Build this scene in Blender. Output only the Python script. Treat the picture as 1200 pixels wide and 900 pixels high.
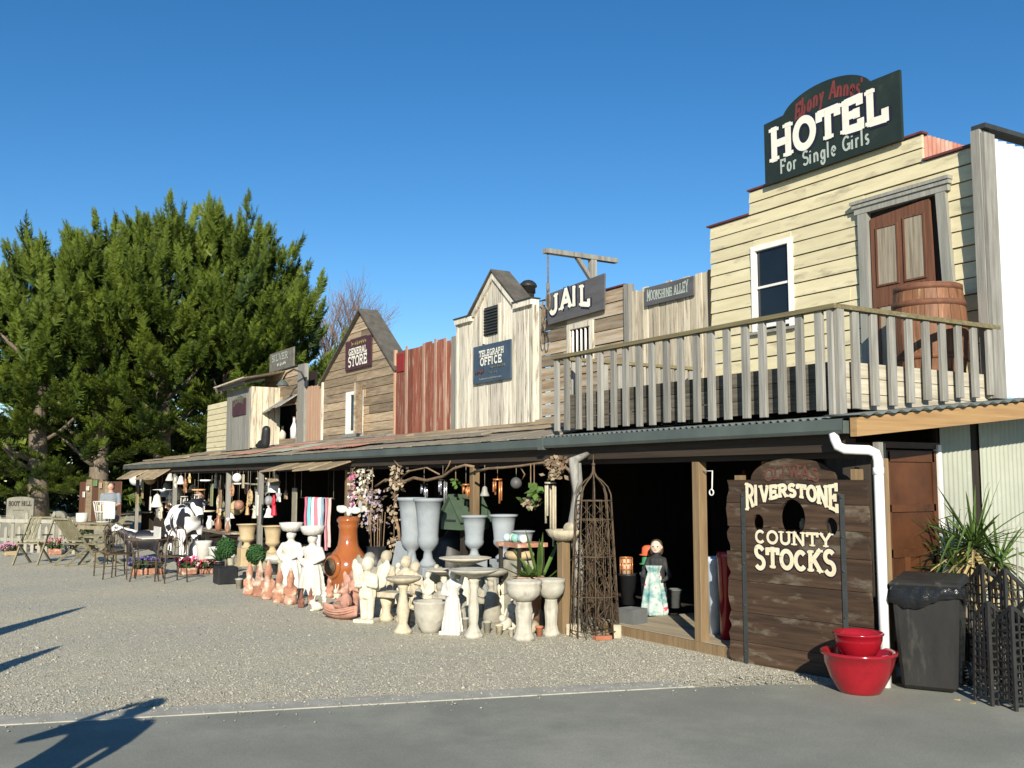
import bpy, bmesh, math, random
import numpy as np
from mathutils import Vector, Matrix, Euler
for o in list(bpy.data.objects): bpy.data.objects.remove(o)
scene = bpy.context.scene
COL = scene.collection
RND = random.Random(7)
rad = math.radians

# ------------------------------------------------------------------ camera
FPX = 1164.0; EYE = 1.75
PITCH = math.atan(113 / FPX); AZ = math.atan(718 / FPX)
cam_d = bpy.data.cameras.new('camera'); cam = bpy.data.objects.new('camera', cam_d); COL.objects.link(cam)
cam.location = (0, 0, EYE)
cam.rotation_euler = (math.pi / 2 + PITCH, 0, math.pi / 2 - AZ)
cam_d.sensor_fit = 'HORIZONTAL'; cam_d.sensor_width = 36; cam_d.lens = 36 * FPX / 1200
cam_d.clip_start = 0.05; cam_d.clip_end = 3000
scene.camera = cam
# ------------------------------------------------------------------ sky, sun, exposure
SUN_EL = rad(22.5)
SDX, SDY = -0.845, 0.535                       # the way the shadows fall on the ground
world = bpy.data.worlds.new('World'); scene.world = world; world.use_nodes = True
wn = world.node_tree.nodes; wl = world.node_tree.links; wn.clear()
sky = wn.new('ShaderNodeTexSky'); sky.sky_type = 'NISHITA'; sky.sun_disc = False
sky.sun_elevation = SUN_EL; sky.sun_rotation = math.atan2(-SDX, -SDY)
sky.altitude = 0; sky.air_density = 0.8; sky.dust_density = 0.05; sky.ozone_density = 2.0
bg = wn.new('ShaderNodeBackground'); bg.inputs['Strength'].default_value = 0.09
wo = wn.new('ShaderNodeOutputWorld')
grade = wn.new('ShaderNodeHueSaturation'); grade.inputs['Saturation'].default_value = 1.32
wl.new(sky.outputs[0], grade.inputs['Color']); wl.new(grade.outputs[0], bg.inputs[0]); wl.new(bg.outputs[0], wo.inputs[0])
sun_d = bpy.data.lights.new('sun', 'SUN'); sun_d.energy = 5.0; sun_d.angle = rad(0.5); sun_d.color = (1.0, 0.915, 0.77)
sun = bpy.data.objects.new('sun', sun_d); COL.objects.link(sun); sun.location = (20, -15, 20)
_sd = Vector((SDX, SDY, -math.tan(SUN_EL) * math.hypot(SDX, SDY))).normalized()
sun.rotation_euler = _sd.to_track_quat('-Z', 'Y').to_euler()
scene.view_settings.view_transform = 'Standard'; scene.view_settings.look = 'None'
scene.view_settings.exposure = 0.6; scene.view_settings.gamma = 1.0
scene.render.resolution_x = 1024; scene.render.resolution_y = 768
scene.render.engine = 'CYCLES'

# ------------------------------------------------------------------ photograph pixel -> place
_F = Vector((-math.cos(AZ) * math.cos(PITCH), math.sin(AZ) * math.cos(PITCH), math.sin(PITCH)))
_R = Vector((math.sin(AZ), math.cos(AZ), 0)); _U = _R.cross(_F); _C = Vector((0, 0, EYE))
def ray(x, y): return _F + _R * ((x - 600) / FPX) + _U * ((450 - y) / FPX)
def G(x, y, z=0.0): d = ray(x, y); return _C + d * ((z - EYE) / d.z)      # on a level surface
def W(x, y, Y): d = ray(x, y); return _C + d * (Y / d.y)                  # on a plane along the facade
def depth(p): return (Vector(p) - _C).dot(_F)
YG, YP, YH = 6.97, 7.17, 9.59        # gutter, post line, false fronts

# ------------------------------------------------------------------ mesh builder
class MB:
    def __init__(s): s.v = []; s.f = []; s.sm = []
    def add(s, vs, fs, smooth=False):
        n = len(s.v); s.v += [tuple(v) for v in vs]
        s.f += [tuple(i + n for i in f) for f in fs]; s.sm += [smooth] * len(fs); return s
    def box(s, x0, x1, y0, y1, z0, z1):
        return s.add([(x0,y0,z0),(x1,y0,z0),(x1,y1,z0),(x0,y1,z0),(x0,y0,z1),(x1,y0,z1),(x1,y1,z1),(x0,y1,z1)],
                     [(3,2,1,0),(4,5,6,7),(0,1,5,4),(1,2,6,5),(2,3,7,6),(3,0,4,7)])
    def hexa(s, p):   # eight corners, bottom ring then top ring
        return s.add(p, [(3,2,1,0),(4,5,6,7),(0,1,5,4),(1,2,6,5),(2,3,7,6),(3,0,4,7)])
    def bar(s, a, b, w, t, up=(0,0,1)):      # rectangular bar from a to b
        a = Vector(a); b = Vector(b); d = (b - a).normalized(); up = Vector(up)
        if abs(d.dot(up)) > .98: up = Vector((0, 1, 0)) if abs(d.y) < .9 else Vector((1, 0, 0))
        r = d.cross(up).normalized() * (w / 2); u = r.cross(d).normalized() * (t / 2)
        return s.hexa([a-r-u, a+r-u, b+r-u, b-r-u, a-r+u, a+r+u, b+r+u, b-r+u])
    def tube(s, pts, r, n=8, caps=True, smooth=True, closed=False):
        pts = [Vector(p) for p in pts]; m = len(pts)
        rs = r if isinstance(r, (list, tuple)) else [r] * m
        vs = []; prev = None
        for i, p in enumerate(pts):
            if closed: t = pts[(i+1) % m] - pts[i-1]
            else: t = pts[min(i+1, m-1)] - pts[max(i-1, 0)]
            if t.length < 1e-9: t = Vector((0,0,1))
            t.normalize()
            if prev is None:
                q = Vector((0,0,1)) if abs(t.z) < .9 else Vector((1,0,0)); e = t.cross(q).normalized()
            else:
                e = prev - t * prev.dot(t)
                e = e.normalized() if e.length > 1e-6 else t.orthogonal().normalized()
            prev = e; g = t.cross(e)
            for k in range(n):
                a = 2 * math.pi * k / n; vs.append(p + (e * math.cos(a) + g * math.sin(a)) * rs[i])
        fs = []
        for i in range(m if closed else m - 1):
            j = (i + 1) % m
            for k in range(n): fs.append((i*n+k, i*n+(k+1)%n, j*n+(k+1)%n, j*n+k))
        if caps and not closed:
            fs.append(tuple(range(n-1, -1, -1))); fs.append(tuple((m-1)*n+k for k in range(n)))
        return s.add(vs, fs, smooth)
    def lathe(s, prof, c=(0,0,0), n=24, sx=1, sy=1, smooth=True, flute=0, nf=0, caps=True):
        vs = []; fs = []; m = len(prof)
        for (r, z) in prof:
            for k in range(n):
                a = 2 * math.pi * k / n; rr = r * (1 + (flute * math.cos(nf * a) if nf else 0))
                vs.append((c[0] + rr*math.cos(a)*sx, c[1] + rr*math.sin(a)*sy, c[2] + z))
        for i in range(m - 1):
            for k in range(n): fs.append((i*n+k, i*n+(k+1)%n, (i+1)*n+(k+1)%n, (i+1)*n+k))
        if caps: fs.append(tuple(range(n-1, -1, -1))); fs.append(tuple((m-1)*n+k for k in range(n)))
        return s.add(vs, fs, smooth)
    def sphere(s, c, r, n=12, m=8):
        r = (r, r, r) if not isinstance(r, (tuple, list)) else r
        vs = [(c[0], c[1], c[2]-r[2])]; fs = []
        for i in range(1, m):
            t = -math.pi/2 + math.pi*i/m
            for k in range(n):
                a = 2*math.pi*k/n; vs.append((c[0]+r[0]*math.cos(t)*math.cos(a), c[1]+r[1]*math.cos(t)*math.sin(a), c[2]+r[2]*math.sin(t)))
        vs.append((c[0], c[1], c[2]+r[2])); L = len(vs)-1
        for k in range(n):
            fs.append((0, 1+(k+1)%n, 1+k)); fs.append((L, 1+(m-2)*n+k, 1+(m-2)*n+(k+1)%n))
        for i in range(m-2):
            for k in range(n): fs.append((1+i*n+k, 1+i*n+(k+1)%n, 1+(i+1)*n+(k+1)%n, 1+(i+1)*n+k))
        return s.add(vs, fs, True)
    def prism(s, poly, y0, y1):              # polygon in x,z (anticlockwise seen from -Y), extruded along y
        n = len(poly)
        vs = [(x, y0, z) for x, z in poly] + [(x, y1, z) for x, z in poly]
        fs = [tuple(range(n)), tuple(range(2*n-1, n-1, -1))] + [((i+1)%n, i, i+n, (i+1)%n+n) for i in range(n)]
        return s.add(vs, fs)
    def corr(s, o, along, across, pitch, amp, nsub=6, nrm=None, thick=0.0, nl=1):
        o = Vector(o); along = Vector(along); across = Vector(across); L = across.length
        nrm = Vector(nrm) if nrm else along.cross(across).normalized()
        n = max(2, int(L / pitch * nsub)); vs = []; fs = []
        for j in range(nl + 1):
            for i in range(n + 1):
                vs.append(o + along*(j/nl) + across*(i/n) + nrm*(amp*math.sin(2*math.pi*i/nsub)))
        for j in range(nl):
            for i in range(n): a = j*(n+1)+i; fs.append((a, a+1, a+n+2, a+n+1))
        s.add(vs, fs, True)
        if thick:
            s.add([v - nrm*thick for v in vs], [tuple(reversed(f)) for f in fs], True)
            k = nl*(n+1); N = len(s.v) - 2*len(vs); m = len(vs)
            for i in range(n):
                s.f.append((N+i+1, N+i, N+m+i, N+m+i+1)); s.sm.append(False)
                s.f.append((N+k+i, N+k+i+1, N+m+k+i+1, N+m+k+i)); s.sm.append(False)
        return s
    def mesh(s, name):
        me = bpy.data.meshes.new(name); me.from_pydata(s.v, [], s.f)
        me.polygons.foreach_set('use_smooth', s.sm); me.update(); return me
    def build(s, name, m, parent=None, local=False, bevel=0):
        return obj(name, s.mesh(name), m, parent, local, bevel)
def obj(name, me, m, parent=None, local=False, bevel=0):
    o = bpy.data.objects.new(name, me); COL.objects.link(o)
    if m is not None: me.materials.clear(); me.materials.append(m)
    if parent is not None:
        o.parent = parent
        if not local: o.matrix_parent_inverse = ploc(parent).inverted()
    if bevel:
        b = o.modifiers.new('bevel', 'BEVEL'); b.width = bevel; b.segments = 1; b.limit_method = 'ANGLE'
    return o
def ploc(o):
    M = Matrix.LocRotScale(o.location, o.rotation_euler, o.scale)
    return (ploc(o.parent) @ o.matrix_parent_inverse @ M) if o.parent else M
LABELS = {}
def tag(o, label=None, cat=None, group=None, kind=None):
    if label: o['label'] = label
    if cat: o['category'] = cat
    if group: o['group'] = group
    if kind: o['kind'] = kind
    return o
def thing(name, label, cat, loc=(0,0,0), rz=0, group=None):
    o = bpy.data.objects.new(name, None); COL.objects.link(o); o.empty_display_size = .2
    o.location = loc; o.rotation_euler = (0, 0, rz); return tag(o, label, cat, group)

# ------------------------------------------------------------------ materials
def mat(name, c1, c2=None, rough=.8, scale=6, stretch=(1,1,1), bump=.25, dist=.01, rand=.12, metal=0,
        spec=.3, c3=None, c3t=(.55,.62), c3scale=3, c3stretch=None, detail=7, coat=0, trans=0, hue=0):
    m = bpy.data.materials.new(name); m.use_nodes = True
    N = m.node_tree.nodes; L = m.node_tree.links; N.clear()
    out = N.new('ShaderNodeOutputMaterial'); p = N.new('ShaderNodeBsdfPrincipled'); L.new(p.outputs[0], out.inputs[0])
    p.inputs['Roughness'].default_value = rough; p.inputs['Metallic'].default_value = metal
    p.inputs['Specular IOR Level'].default_value = spec; p.inputs['Coat Weight'].default_value = coat
    tc = N.new('ShaderNodeTexCoord'); oi = N.new('ShaderNodeObjectInfo')
    mul = N.new('ShaderNodeMath'); mul.operation = 'MULTIPLY'; mul.inputs[1].default_value = 41.0; L.new(oi.outputs['Random'], mul.inputs[0])
    add = N.new('ShaderNodeVectorMath'); add.operation = 'ADD'; L.new(tc.outputs['Object'], add.inputs[0]); L.new(mul.outputs[0], add.inputs[1])
    def noise(sc, st, det=detail):
        mp = N.new('ShaderNodeMapping'); mp.inputs['Scale'].default_value = st; L.new(add.outputs[0], mp.inputs['Vector'])
        n = N.new('ShaderNodeTexNoise'); n.inputs['Scale'].default_value = sc; n.inputs['Detail'].default_value = det
        n.inputs['Roughness'].default_value = .62; L.new(mp.outputs[0], n.inputs['Vector']); return n
    n1 = noise(scale, stretch)
    c2 = c2 or tuple(x * .7 for x in c1)
    r = N.new('ShaderNodeValToRGB'); L.new(n1.outputs['Fac'], r.inputs['Fac'])
    r.color_ramp.elements[0].position = .33; r.color_ramp.elements[1].position = .67
    r.color_ramp.elements[0].color = (*c2, 1); r.color_ramp.elements[1].color = (*c1, 1)
    col = r.outputs['Color']
    if c3:
        n2 = noise(c3scale, c3stretch or stretch); mr = N.new('ShaderNodeMapRange'); mr.inputs[1].default_value = c3t[0]; mr.inputs[2].default_value = c3t[1]
        L.new(n2.outputs['Fac'], mr.inputs[0]); mx = N.new('ShaderNodeMix'); mx.data_type = 'RGBA'
        L.new(mr.outputs[0], mx.inputs['Factor']); L.new(col, mx.inputs['A']); mx.inputs['B'].default_value = (*c3, 1); col = mx.outputs['Result']
    if rand:
        hs = N.new('ShaderNodeHueSaturation'); mm = N.new('ShaderNodeMapRange'); L.new(oi.outputs['Random'], mm.inputs[0])
        mm.inputs[3].default_value = 1 - rand; mm.inputs[4].default_value = 1 + rand
        L.new(mm.outputs[0], hs.inputs['Value']); L.new(col, hs.inputs['Color']); col = hs.outputs['Color']
    L.new(col, p.inputs['Base Color'])
    if bump:
        b = N.new('ShaderNodeBump'); b.inputs['Strength'].default_value = bump; b.inputs['Distance'].default_value = dist
        L.new(n1.outputs['Fac'], b.inputs['Height']); L.new(b.outputs[0], p.inputs['Normal'])
    if trans:
        t = N.new('ShaderNodeBsdfTranslucent'); L.new(col, t.inputs[0]); ms = N.new('ShaderNodeMixShader'); ms.inputs[0].default_value = trans
        L.new(p.outputs[0], ms.inputs[1]); L.new(t.outputs[0], ms.inputs[2]); L.new(ms.outputs[0], out.inputs[0])
    return m
H = (.25, 3, 7); V = (7, 3, .3)      # grain along x, grain along z
YL = (7, .3, 3)
M = {}
def mk(k, *a, **kw): M[k] = mat(k, *a, **kw)
mk('hotel_paint', (.63,.57,.375), (.53,.475,.30), rough=.65, scale=4, stretch=(.5,2,3), rand=.07, c3=(.30,.26,.18), c3t=(.56,.74), c3scale=3.2, c3stretch=(.6,1,2.2), bump=.15)
mk('grey_plank', (.36,.28,.185), (.16,.115,.075), scale=5, stretch=(.35,3,5), rand=.42, c3=(.36,.33,.27), c3t=(.45,.7), c3scale=1.6)
mk('store_plank', (.40,.31,.20), (.22,.165,.11), scale=5, stretch=(.4,3,5), rand=.45, c3=(.13,.11,.085), c3t=(.54,.72), c3scale=2)
mk('white_board', (.68,.64,.54), (.48,.44,.35), scale=4, stretch=(5,3,.35), rand=.2, c3=(.20,.17,.14), c3t=(.52,.66), c3scale=5)
mk('moon_board', (.58,.52,.40), (.38,.33,.24), scale=4, stretch=(5,3,.35), rand=.25, c3=(.16,.13,.10), c3t=(.52,.68), c3scale=5)
mk('red_board', (.27,.085,.05), (.15,.05,.032), scale=6, stretch=V, rand=.25, c3=(.42,.34,.26), c3t=(.56,.66), c3scale=5)
mk('batten', (.44,.33,.25), (.26,.13,.09), scale=6, stretch=V, c3=(.27,.08,.05), c3t=(.55,.66), c3scale=3)
mk('pink_board', (.46,.30,.20), (.32,.20,.13), scale=5, stretch=V, rand=.12)
mk('grey_post', (.30,.29,.26), (.17,.165,.145), scale=6, stretch=V, rand=.15, c3=(.13,.13,.12), c3t=(.6,.72))
mk('rail_wood', (.30,.295,.265), (.17,.165,.145), scale=6, stretch=V, rand=.22, c3=(.12,.115,.095), c3t=(.62,.72))
mk('cap_rail', (.21,.18,.085), (.12,.10,.06), scale=7, stretch=H, rand=.1, c3=(.28,.27,.23), c3t=(.58,.7))
mk('deck_dark', (.15,.135,.105), (.07,.062,.05), scale=6, stretch=H, rand=.3, c3=(.14,.13,.11), c3t=(.58,.7))
mk('deck_pale', (.47,.44,.35), (.30,.27,.21), scale=5, stretch=(3,.3,6), rand=.15, c3=(.17,.15,.12), c3t=(.58,.7))
mk('timber', (.37,.24,.11), (.26,.155,.07), scale=4, stretch=(3,.25,8), rand=.08, bump=.1, c3=(.20,.09,.03), c3t=(.68,.74))
mk('post_wood', (.24,.17,.09), (.15,.10,.055), scale=5, stretch=V, rand=.12, bump=.15, c3=(.17,.10,.05), c3t=(.62,.72))
mk('roof_plank', (.30,.265,.20), (.19,.165,.125), scale=5, stretch=YL, rand=.14, c3=(.24,.15,.11), c3t=(.58,.7), c3scale=1.2)
mk('roof_batten', (.40,.31,.19), (.23,.175,.105), scale=5, stretch=H, rand=.2, c3=(.12,.11,.08), c3t=(.58,.7))
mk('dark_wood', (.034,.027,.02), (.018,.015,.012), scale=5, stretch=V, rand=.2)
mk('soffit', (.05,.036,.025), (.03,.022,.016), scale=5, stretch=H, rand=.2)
mk('gutter', (.095,.115,.105), (.065,.08,.075), rough=.45, scale=2, rand=.05, bump=.05, spec=.4)
mk('corr_iron', (.13,.15,.145), (.09,.105,.10), rough=.5, scale=2, rand=.05, bump=.05, spec=.4)
mk('white_iron', (.35,.37,.30), (.29,.305,.25), rough=.55, scale=1.5, rand=.03, bump=.03, c3=(.5,.48,.4), c3t=(.62,.8))
mk('bright_iron', (.60,.61,.63), (.54,.55,.57), rough=.35, scale=1.5, rand=.02, bump=.03, spec=.5)
mk('rusty_iron', (.32,.10,.06), (.42,.30,.24), rough=.7, scale=3, stretch=(1,1,.4))
mk('flash', (.15,.05,.05), (.09,.03,.03), rough=.6)
mk('stocks_wood', (.075,.045,.026), (.028,.017,.011), scale=4, stretch=(.35,2,6), rand=.35, c3=(.20,.175,.13), c3t=(.54,.74), c3scale=2.6, c3stretch=(.8,1,2.4))
mk('iron_black', (.028,.028,.026), (.016,.016,.016), rough=.5, scale=8, rand=.05, bump=.1, spec=.4)
mk('iron_strap', (.045,.05,.05), (.03,.033,.033), rough=.55, scale=8, bump=.1)
mk('iron_rust', (.13,.095,.06), (.055,.038,.025), rough=.8, scale=14, rand=.1, metal=.2)
mk('pvc', (.84,.84,.82), (.80,.80,.78), rough=.35, rand=0, bump=0)
mk('white_paint', (.80,.80,.77), (.70,.69,.64), rough=.5, scale=5, rand=.04, bump=.1)
mk('glass', (.012,.016,.020), (.008,.010,.013), rough=.08, rand=0, bump=.02, spec=.5, scale=1.5)
mk('frame_grey', (.30,.30,.265), (.20,.20,.175), scale=5, stretch=V, rand=.1)
mk('door_brown', (.165,.075,.042), (.095,.042,.025), scale=5, stretch=V, rand=.08, rough=.6, c3=(.30,.20,.13), c3t=(.64,.76))
mk('door_panel', (.34,.30,.23), (.18,.15,.105), scale=5, stretch=V, rand=.1)
mk('side_door', (.105,.04,.016), (.05,.02,.009), scale=4, stretch=(3,.6,.6), rough=.45, rand=.1)
mk('barrel', (.26,.12,.06), (.13,.06,.03), scale=5, stretch=V, rand=.15, rough=.6, c3=(.45,.33,.2), c3t=(.62,.75))
mk('hoop', (.20,.085,.045), (.11,.05,.03), rough=.7, scale=9)
mk('sign_green', (.020,.032,.026), (.013,.022,.020), rough=.6, scale=3, rand=0, c3=(.05,.06,.035), c3t=(.62,.8))
mk('sign_grey', (.115,.115,.12), (.075,.075,.08), rough=.7, scale=3, stretch=(.5,1,3), rand=.04)
mk('sign_blue', (.055,.085,.125), (.04,.065,.10), rough=.6, scale=3, rand=0)
mk('sign_plum', (.075,.030,.040), (.05,.022,.03), rough=.65, scale=3, rand=0)
mk('sign_old', (.17,.16,.13), (.09,.085,.07), rough=.8, scale=7)
mk('letter_white', (.78,.77,.68), (.68,.66,.55), rough=.6, scale=14, rand=0, bump=0, c3=(.35,.3,.22), c3t=(.68,.72), c3scale=20)
mk('letter_cream', (.70,.64,.47), (.60,.53,.36), rough=.6, scale=14, rand=0, bump=0, c3=(.22,.14,.09), c3t=(.64,.70), c3scale=18)
mk('letter_pale', (.42,.47,.42), (.33,.38,.34), rough=.6, scale=14, rand=0, bump=0)
mk('letter_navy', (.016,.016,.045), (.012,.012,.03), rough=.6, rand=0, bump=0)
mk('letter_red', (.20,.045,.04), (.13,.03,.03), rough=.6, rand=0, bump=0)
mk('letter_faded_red', (.13,.05,.035), (.09,.035,.025), rough=.7, rand=0, bump=0)
mk('letter_faded', (.16,.17,.11), (.11,.13,.10), rough=.7, rand=0, bump=0)
mk('letter_dark', (.05,.045,.035), rough=.7, rand=0, bump=0)
mk('stone_white', (.62,.59,.49), (.50,.46,.36), rough=.85, scale=14, rand=.1, bump=.5, dist=.02, c3=(.30,.27,.20), c3t=(.58,.76), c3scale=7)
mk('stone_pure', (.60,.59,.54), (.48,.47,.42), rough=.8, scale=12, rand=.06, bump=.35, dist=.02, c3=(.34,.32,.27), c3t=(.60,.78), c3scale=6)
mk('stone_cream', (.52,.47,.35), (.39,.34,.24), rough=.9, scale=14, rand=.12, bump=.5, dist=.02, c3=(.24,.21,.15), c3t=(.56,.74), c3scale=7)
mk('stone_grey', (.38,.36,.29), (.25,.235,.19), rough=.9, scale=9, rand=.1, bump=.35)
mk('stone_bath', (.48,.46,.39), (.34,.325,.27), rough=.9, scale=8, rand=.08, bump=.3, c3=(.22,.21,.17), c3t=(.56,.76), c3scale=6)
mk('urn_grey', (.30,.335,.355), (.235,.265,.285), rough=.85, scale=5, rand=.06, bump=.15)
mk('urn_tan', (.50,.40,.24), (.40,.31,.18), rough=.85, scale=6, rand=.06, bump=.15)
mk('terra', (.40,.20,.13), (.26,.12,.075), rough=.85, scale=8, rand=.12, bump=.25, c3=(.56,.45,.35), c3t=(.50,.62), c3scale=6)
mk('terra_pink', (.47,.26,.19), (.33,.165,.12), rough=.85, scale=8, rand=.08, bump=.25, c3=(.55,.43,.35), c3t=(.55,.68), c3scale=6)
mk('terra_brown', (.25,.11,.075), (.15,.065,.045), rough=.85, scale=8, rand=.1, c3=(.5,.33,.22), c3t=(.6,.72))
mk('glaze_brown', (.33,.105,.03), (.26,.075,.02), rough=.15, scale=3, rand=0, bump=.03, spec=.5, coat=.4)
mk('mouth_shade_clay', (.20,.14,.085), (.09,.06,.04), rough=.9, scale=5, rand=0)
mk('glaze_red', (.31,.009,.018), (.22,.006,.012), rough=.16, scale=3, rand=0, bump=.03, spec=.5, coat=.4, c3=(.13,.006,.01), c3t=(.56,.8), c3scale=5)
mk('bin_plastic', (.026,.026,.025), (.017,.017,.016), rough=.5, scale=5, stretch=(2,2,.5), rand=0, bump=.08, c3=(.075,.072,.062), c3t=(.58,.75))
mk('bin_bag', (.012,.012,.013), (.008,.008,.009), rough=.2, scale=7, bump=.5, dist=.03, rand=0, spec=.5)
mk('leaf_blade', (.12,.20,.045), (.06,.11,.03), rough=.5, scale=3, rand=.2, bump=0, trans=.25)
mk('leaf_dry', (.46,.36,.17), (.30,.22,.10), rough=.8, scale=3, rand=.2, bump=0)
mk('dried', (.36,.29,.20), (.20,.15,.10), rough=.9, scale=5, rand=.2, bump=0)
mk('vine', (.26,.18,.11), (.13,.085,.05), rough=.9, scale=9, rand=.1)
mk('topiary', (.035,.10,.025), (.018,.06,.015), rough=.7, scale=20, rand=.1, bump=.6)
mk('bark', (.20,.165,.125), (.10,.08,.06), rough=.95, scale=5, stretch=(4,4,.7), bump=.6, dist=.03)
mk('twig_red', (.26,.19,.165), (.18,.13,.115), rough=.9, rand=.05, bump=0)
mk('silver', (.75,.76,.78), (.68,.69,.72), rough=.2, metal=.8, rand=0, bump=0)
mk('copper', (.62,.25,.10), (.5,.2,.08), rough=.35, metal=.5, rand=0, bump=0)
mk('string', (.25,.22,.17), rough=.9, rand=0, bump=0)
mk('rope', (.22,.17,.11), (.12,.09,.06), rough=.95, scale=30)
mk('teak', (.25,.23,.145), (.155,.14,.09), scale=6, stretch=(3,3,.5), rand=.14)
mk('picket', (.36,.35,.29), (.24,.23,.19), scale=6, stretch=V, rand=.14)
mk('headstone', (.24,.23,.18), (.15,.145,.115), rough=.95, scale=5, rand=.08, c3=(.17,.17,.13), c3t=(.6,.75))
mk('plywood', (.30,.23,.13), (.26,.17,.085), scale=4, stretch=V, rand=.1)
mk('skin', (.55,.33,.24), (.50,.29,.21), rough=.6, rand=0, bump=0)
mk('shirt_grey', (.22,.25,.28), (.17,.20,.22), rough=.9, rand=0, bump=.2, scale=10)
mk('denim', (.05,.075,.10), (.035,.05,.075), rough=.9, rand=0, bump=.2, scale=12)
mk('hair', (.09,.065,.045), (.05,.035,.025), rough=.7, rand=0)
mk('pot_black', (.022,.024,.026), (.015,.016,.018), rough=.45, rand=.05, bump=.05)
mk('mail_green', (.075,.115,.075), (.055,.085,.055), rough=.6, rand=.03, bump=.08)
mk('tray_grey', (.13,.14,.14), (.10,.105,.105), rough=.7, rand=.03)
mk('brick_red', (.40,.16,.09), (.30,.11,.06), rough=.9, scale=10)
mk('granite', (.36,.35,.31), (.24,.235,.21), rough=.95, scale=14)

def cow_mat():
    m = bpy.data.materials.new('cow_hide'); m.use_nodes = True; N = m.node_tree.nodes; L = m.node_tree.links
    p = N['Principled BSDF']; p.inputs['Roughness'].default_value = .5
    tc = N.new('ShaderNodeTexCoord'); n = N.new('ShaderNodeTexNoise'); n.inputs['Scale'].default_value = 3.2; n.inputs['Detail'].default_value = 1.5
    L.new(tc.outputs['Object'], n.inputs['Vector']); r = N.new('ShaderNodeValToRGB'); r.color_ramp.interpolation = 'CONSTANT'
    r.color_ramp.elements[0].color = (.015,.014,.018,1); r.color_ramp.elements[1].position = .49; r.color_ramp.elements[1].color = (.82,.82,.80,1)
    L.new(n.outputs['Fac'], r.inputs['Fac']); L.new(r.outputs[0], p.inputs['Base Color']); return m
M['cow'] = cow_mat()
mk('floral', (.62,.64,.58), (.06,.22,.24), rough=.9, scale=9, rand=0, bump=.2, c3=(.45,.08,.12), c3t=(.60,.64), c3scale=9)
def cow_dark_mat():
    m = M['cow'].copy(); m.name = 'calf_hide'; m.node_tree.nodes['Color Ramp'].color_ramp.elements[1].position = .56; return m
M['calf'] = cow_dark_mat()
def col_mat(c, rough=.7):
    k = 'plain_%d_%d_%d' % tuple(int(x*100) for x in c)
    if k not in M: mk(k, c, tuple(x*.8 for x in c), rough=rough, rand=.05, bump=.1, scale=8)
    return M[k]
def leaf_mat(name, ca, cb, trans=.2):
    m = bpy.data.materials.new(name); m.use_nodes = True; N = m.node_tree.nodes; L = m.node_tree.links; N.clear()
    out = N.new('ShaderNodeOutputMaterial'); p = N.new('ShaderNodeBsdfPrincipled'); t = N.new('ShaderNodeBsdfTranslucent')
    a = N.new('ShaderNodeAttribute'); a.attribute_name = 'tint'; mx = N.new('ShaderNodeMix'); mx.data_type = 'RGBA'
    mx.inputs['A'].default_value = (*ca, 1); mx.inputs['B'].default_value = (*cb, 1); L.new(a.outputs['Fac'], mx.inputs['Factor'])
    L.new(mx.outputs['Result'], p.inputs['Base Color']); L.new(mx.outputs['Result'], t.inputs[0])
    p.inputs['Roughness'].default_value = .55; p.inputs['Specular IOR Level'].default_value = .25
    ms = N.new('ShaderNodeMixShader'); ms.inputs[0].default_value = trans
    L.new(p.outputs[0], ms.inputs[1]); L.new(t.outputs[0], ms.inputs[2]); L.new(ms.outputs[0], out.inputs[0]); return m
M['cypress'] = leaf_mat('cypress', (.014,.034,.006), (.125,.172,.020), .10)  # shadow green to sunlit green, mixed by tint
def ground_mat():
    m = bpy.data.materials.new('gravel'); m.use_nodes = True; N = m.node_tree.nodes; L = m.node_tree.links
    p = N['Principled BSDF']; p.inputs['Roughness'].default_value = .95; p.inputs['Specular IOR Level'].default_value = .15
    tc = N.new('ShaderNodeTexCoord')
    def nz(s, d=6, st=None):
        n = N.new('ShaderNodeTexNoise'); n.inputs['Scale'].default_value = s; n.inputs['Detail'].default_value = d; n.inputs['Roughness'].default_value = .6
        if st:
            mp = N.new('ShaderNodeMapping'); mp.inputs['Scale'].default_value = st; mp.inputs['Rotation'].default_value = (0,0,.3); L.new(tc.outputs['Object'], mp.inputs[0]); L.new(mp.outputs[0], n.inputs['Vector'])
        else: L.new(tc.outputs['Object'], n.inputs['Vector'])
        return n
    big = nz(.35, 4, (1,.45,1)); r = N.new('ShaderNodeValToRGB'); L.new(big.outputs['Fac'], r.inputs['Fac'])
    r.color_ramp.elements[0].position = .36; r.color_ramp.elements[0].color = (.315,.31,.25,1)
    r.color_ramp.elements[1].position = .64; r.color_ramp.elements[1].color = (.385,.355,.265,1)
    vo = N.new('ShaderNodeTexVoronoi'); vo.inputs['Scale'].default_value = 62; L.new(tc.outputs['Object'], vo.inputs['Vector'])
    mx = N.new('ShaderNodeMix'); mx.data_type = 'RGBA'; mx.blend_type = 'OVERLAY'; mx.inputs['Factor'].default_value = .55
    hs = N.new('ShaderNodeHueSaturation'); hs.inputs['Saturation'].default_value = .12; L.new(vo.outputs['Color'], hs.inputs['Color'])
    L.new(r.outputs[0], mx.inputs['A']); L.new(hs.outputs[0], mx.inputs['B']); L.new(mx.outputs['Result'], p.inputs['Base Color'])
    f = nz(45, 5); ad = N.new('ShaderNodeMath'); ad.operation = 'ADD'; L.new(f.outputs['Fac'], ad.inputs[0]); L.new(vo.outputs['Distance'], ad.inputs[1])
    b = N.new('ShaderNodeBump'); b.inputs['Strength'].default_value = .55; b.inputs['Distance'].default_value = .012; L.new(ad.outputs[0], b.inputs['Height']); L.new(b.outputs[0], p.inputs['Normal'])
    return m
M['gravel'] = ground_mat()
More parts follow.
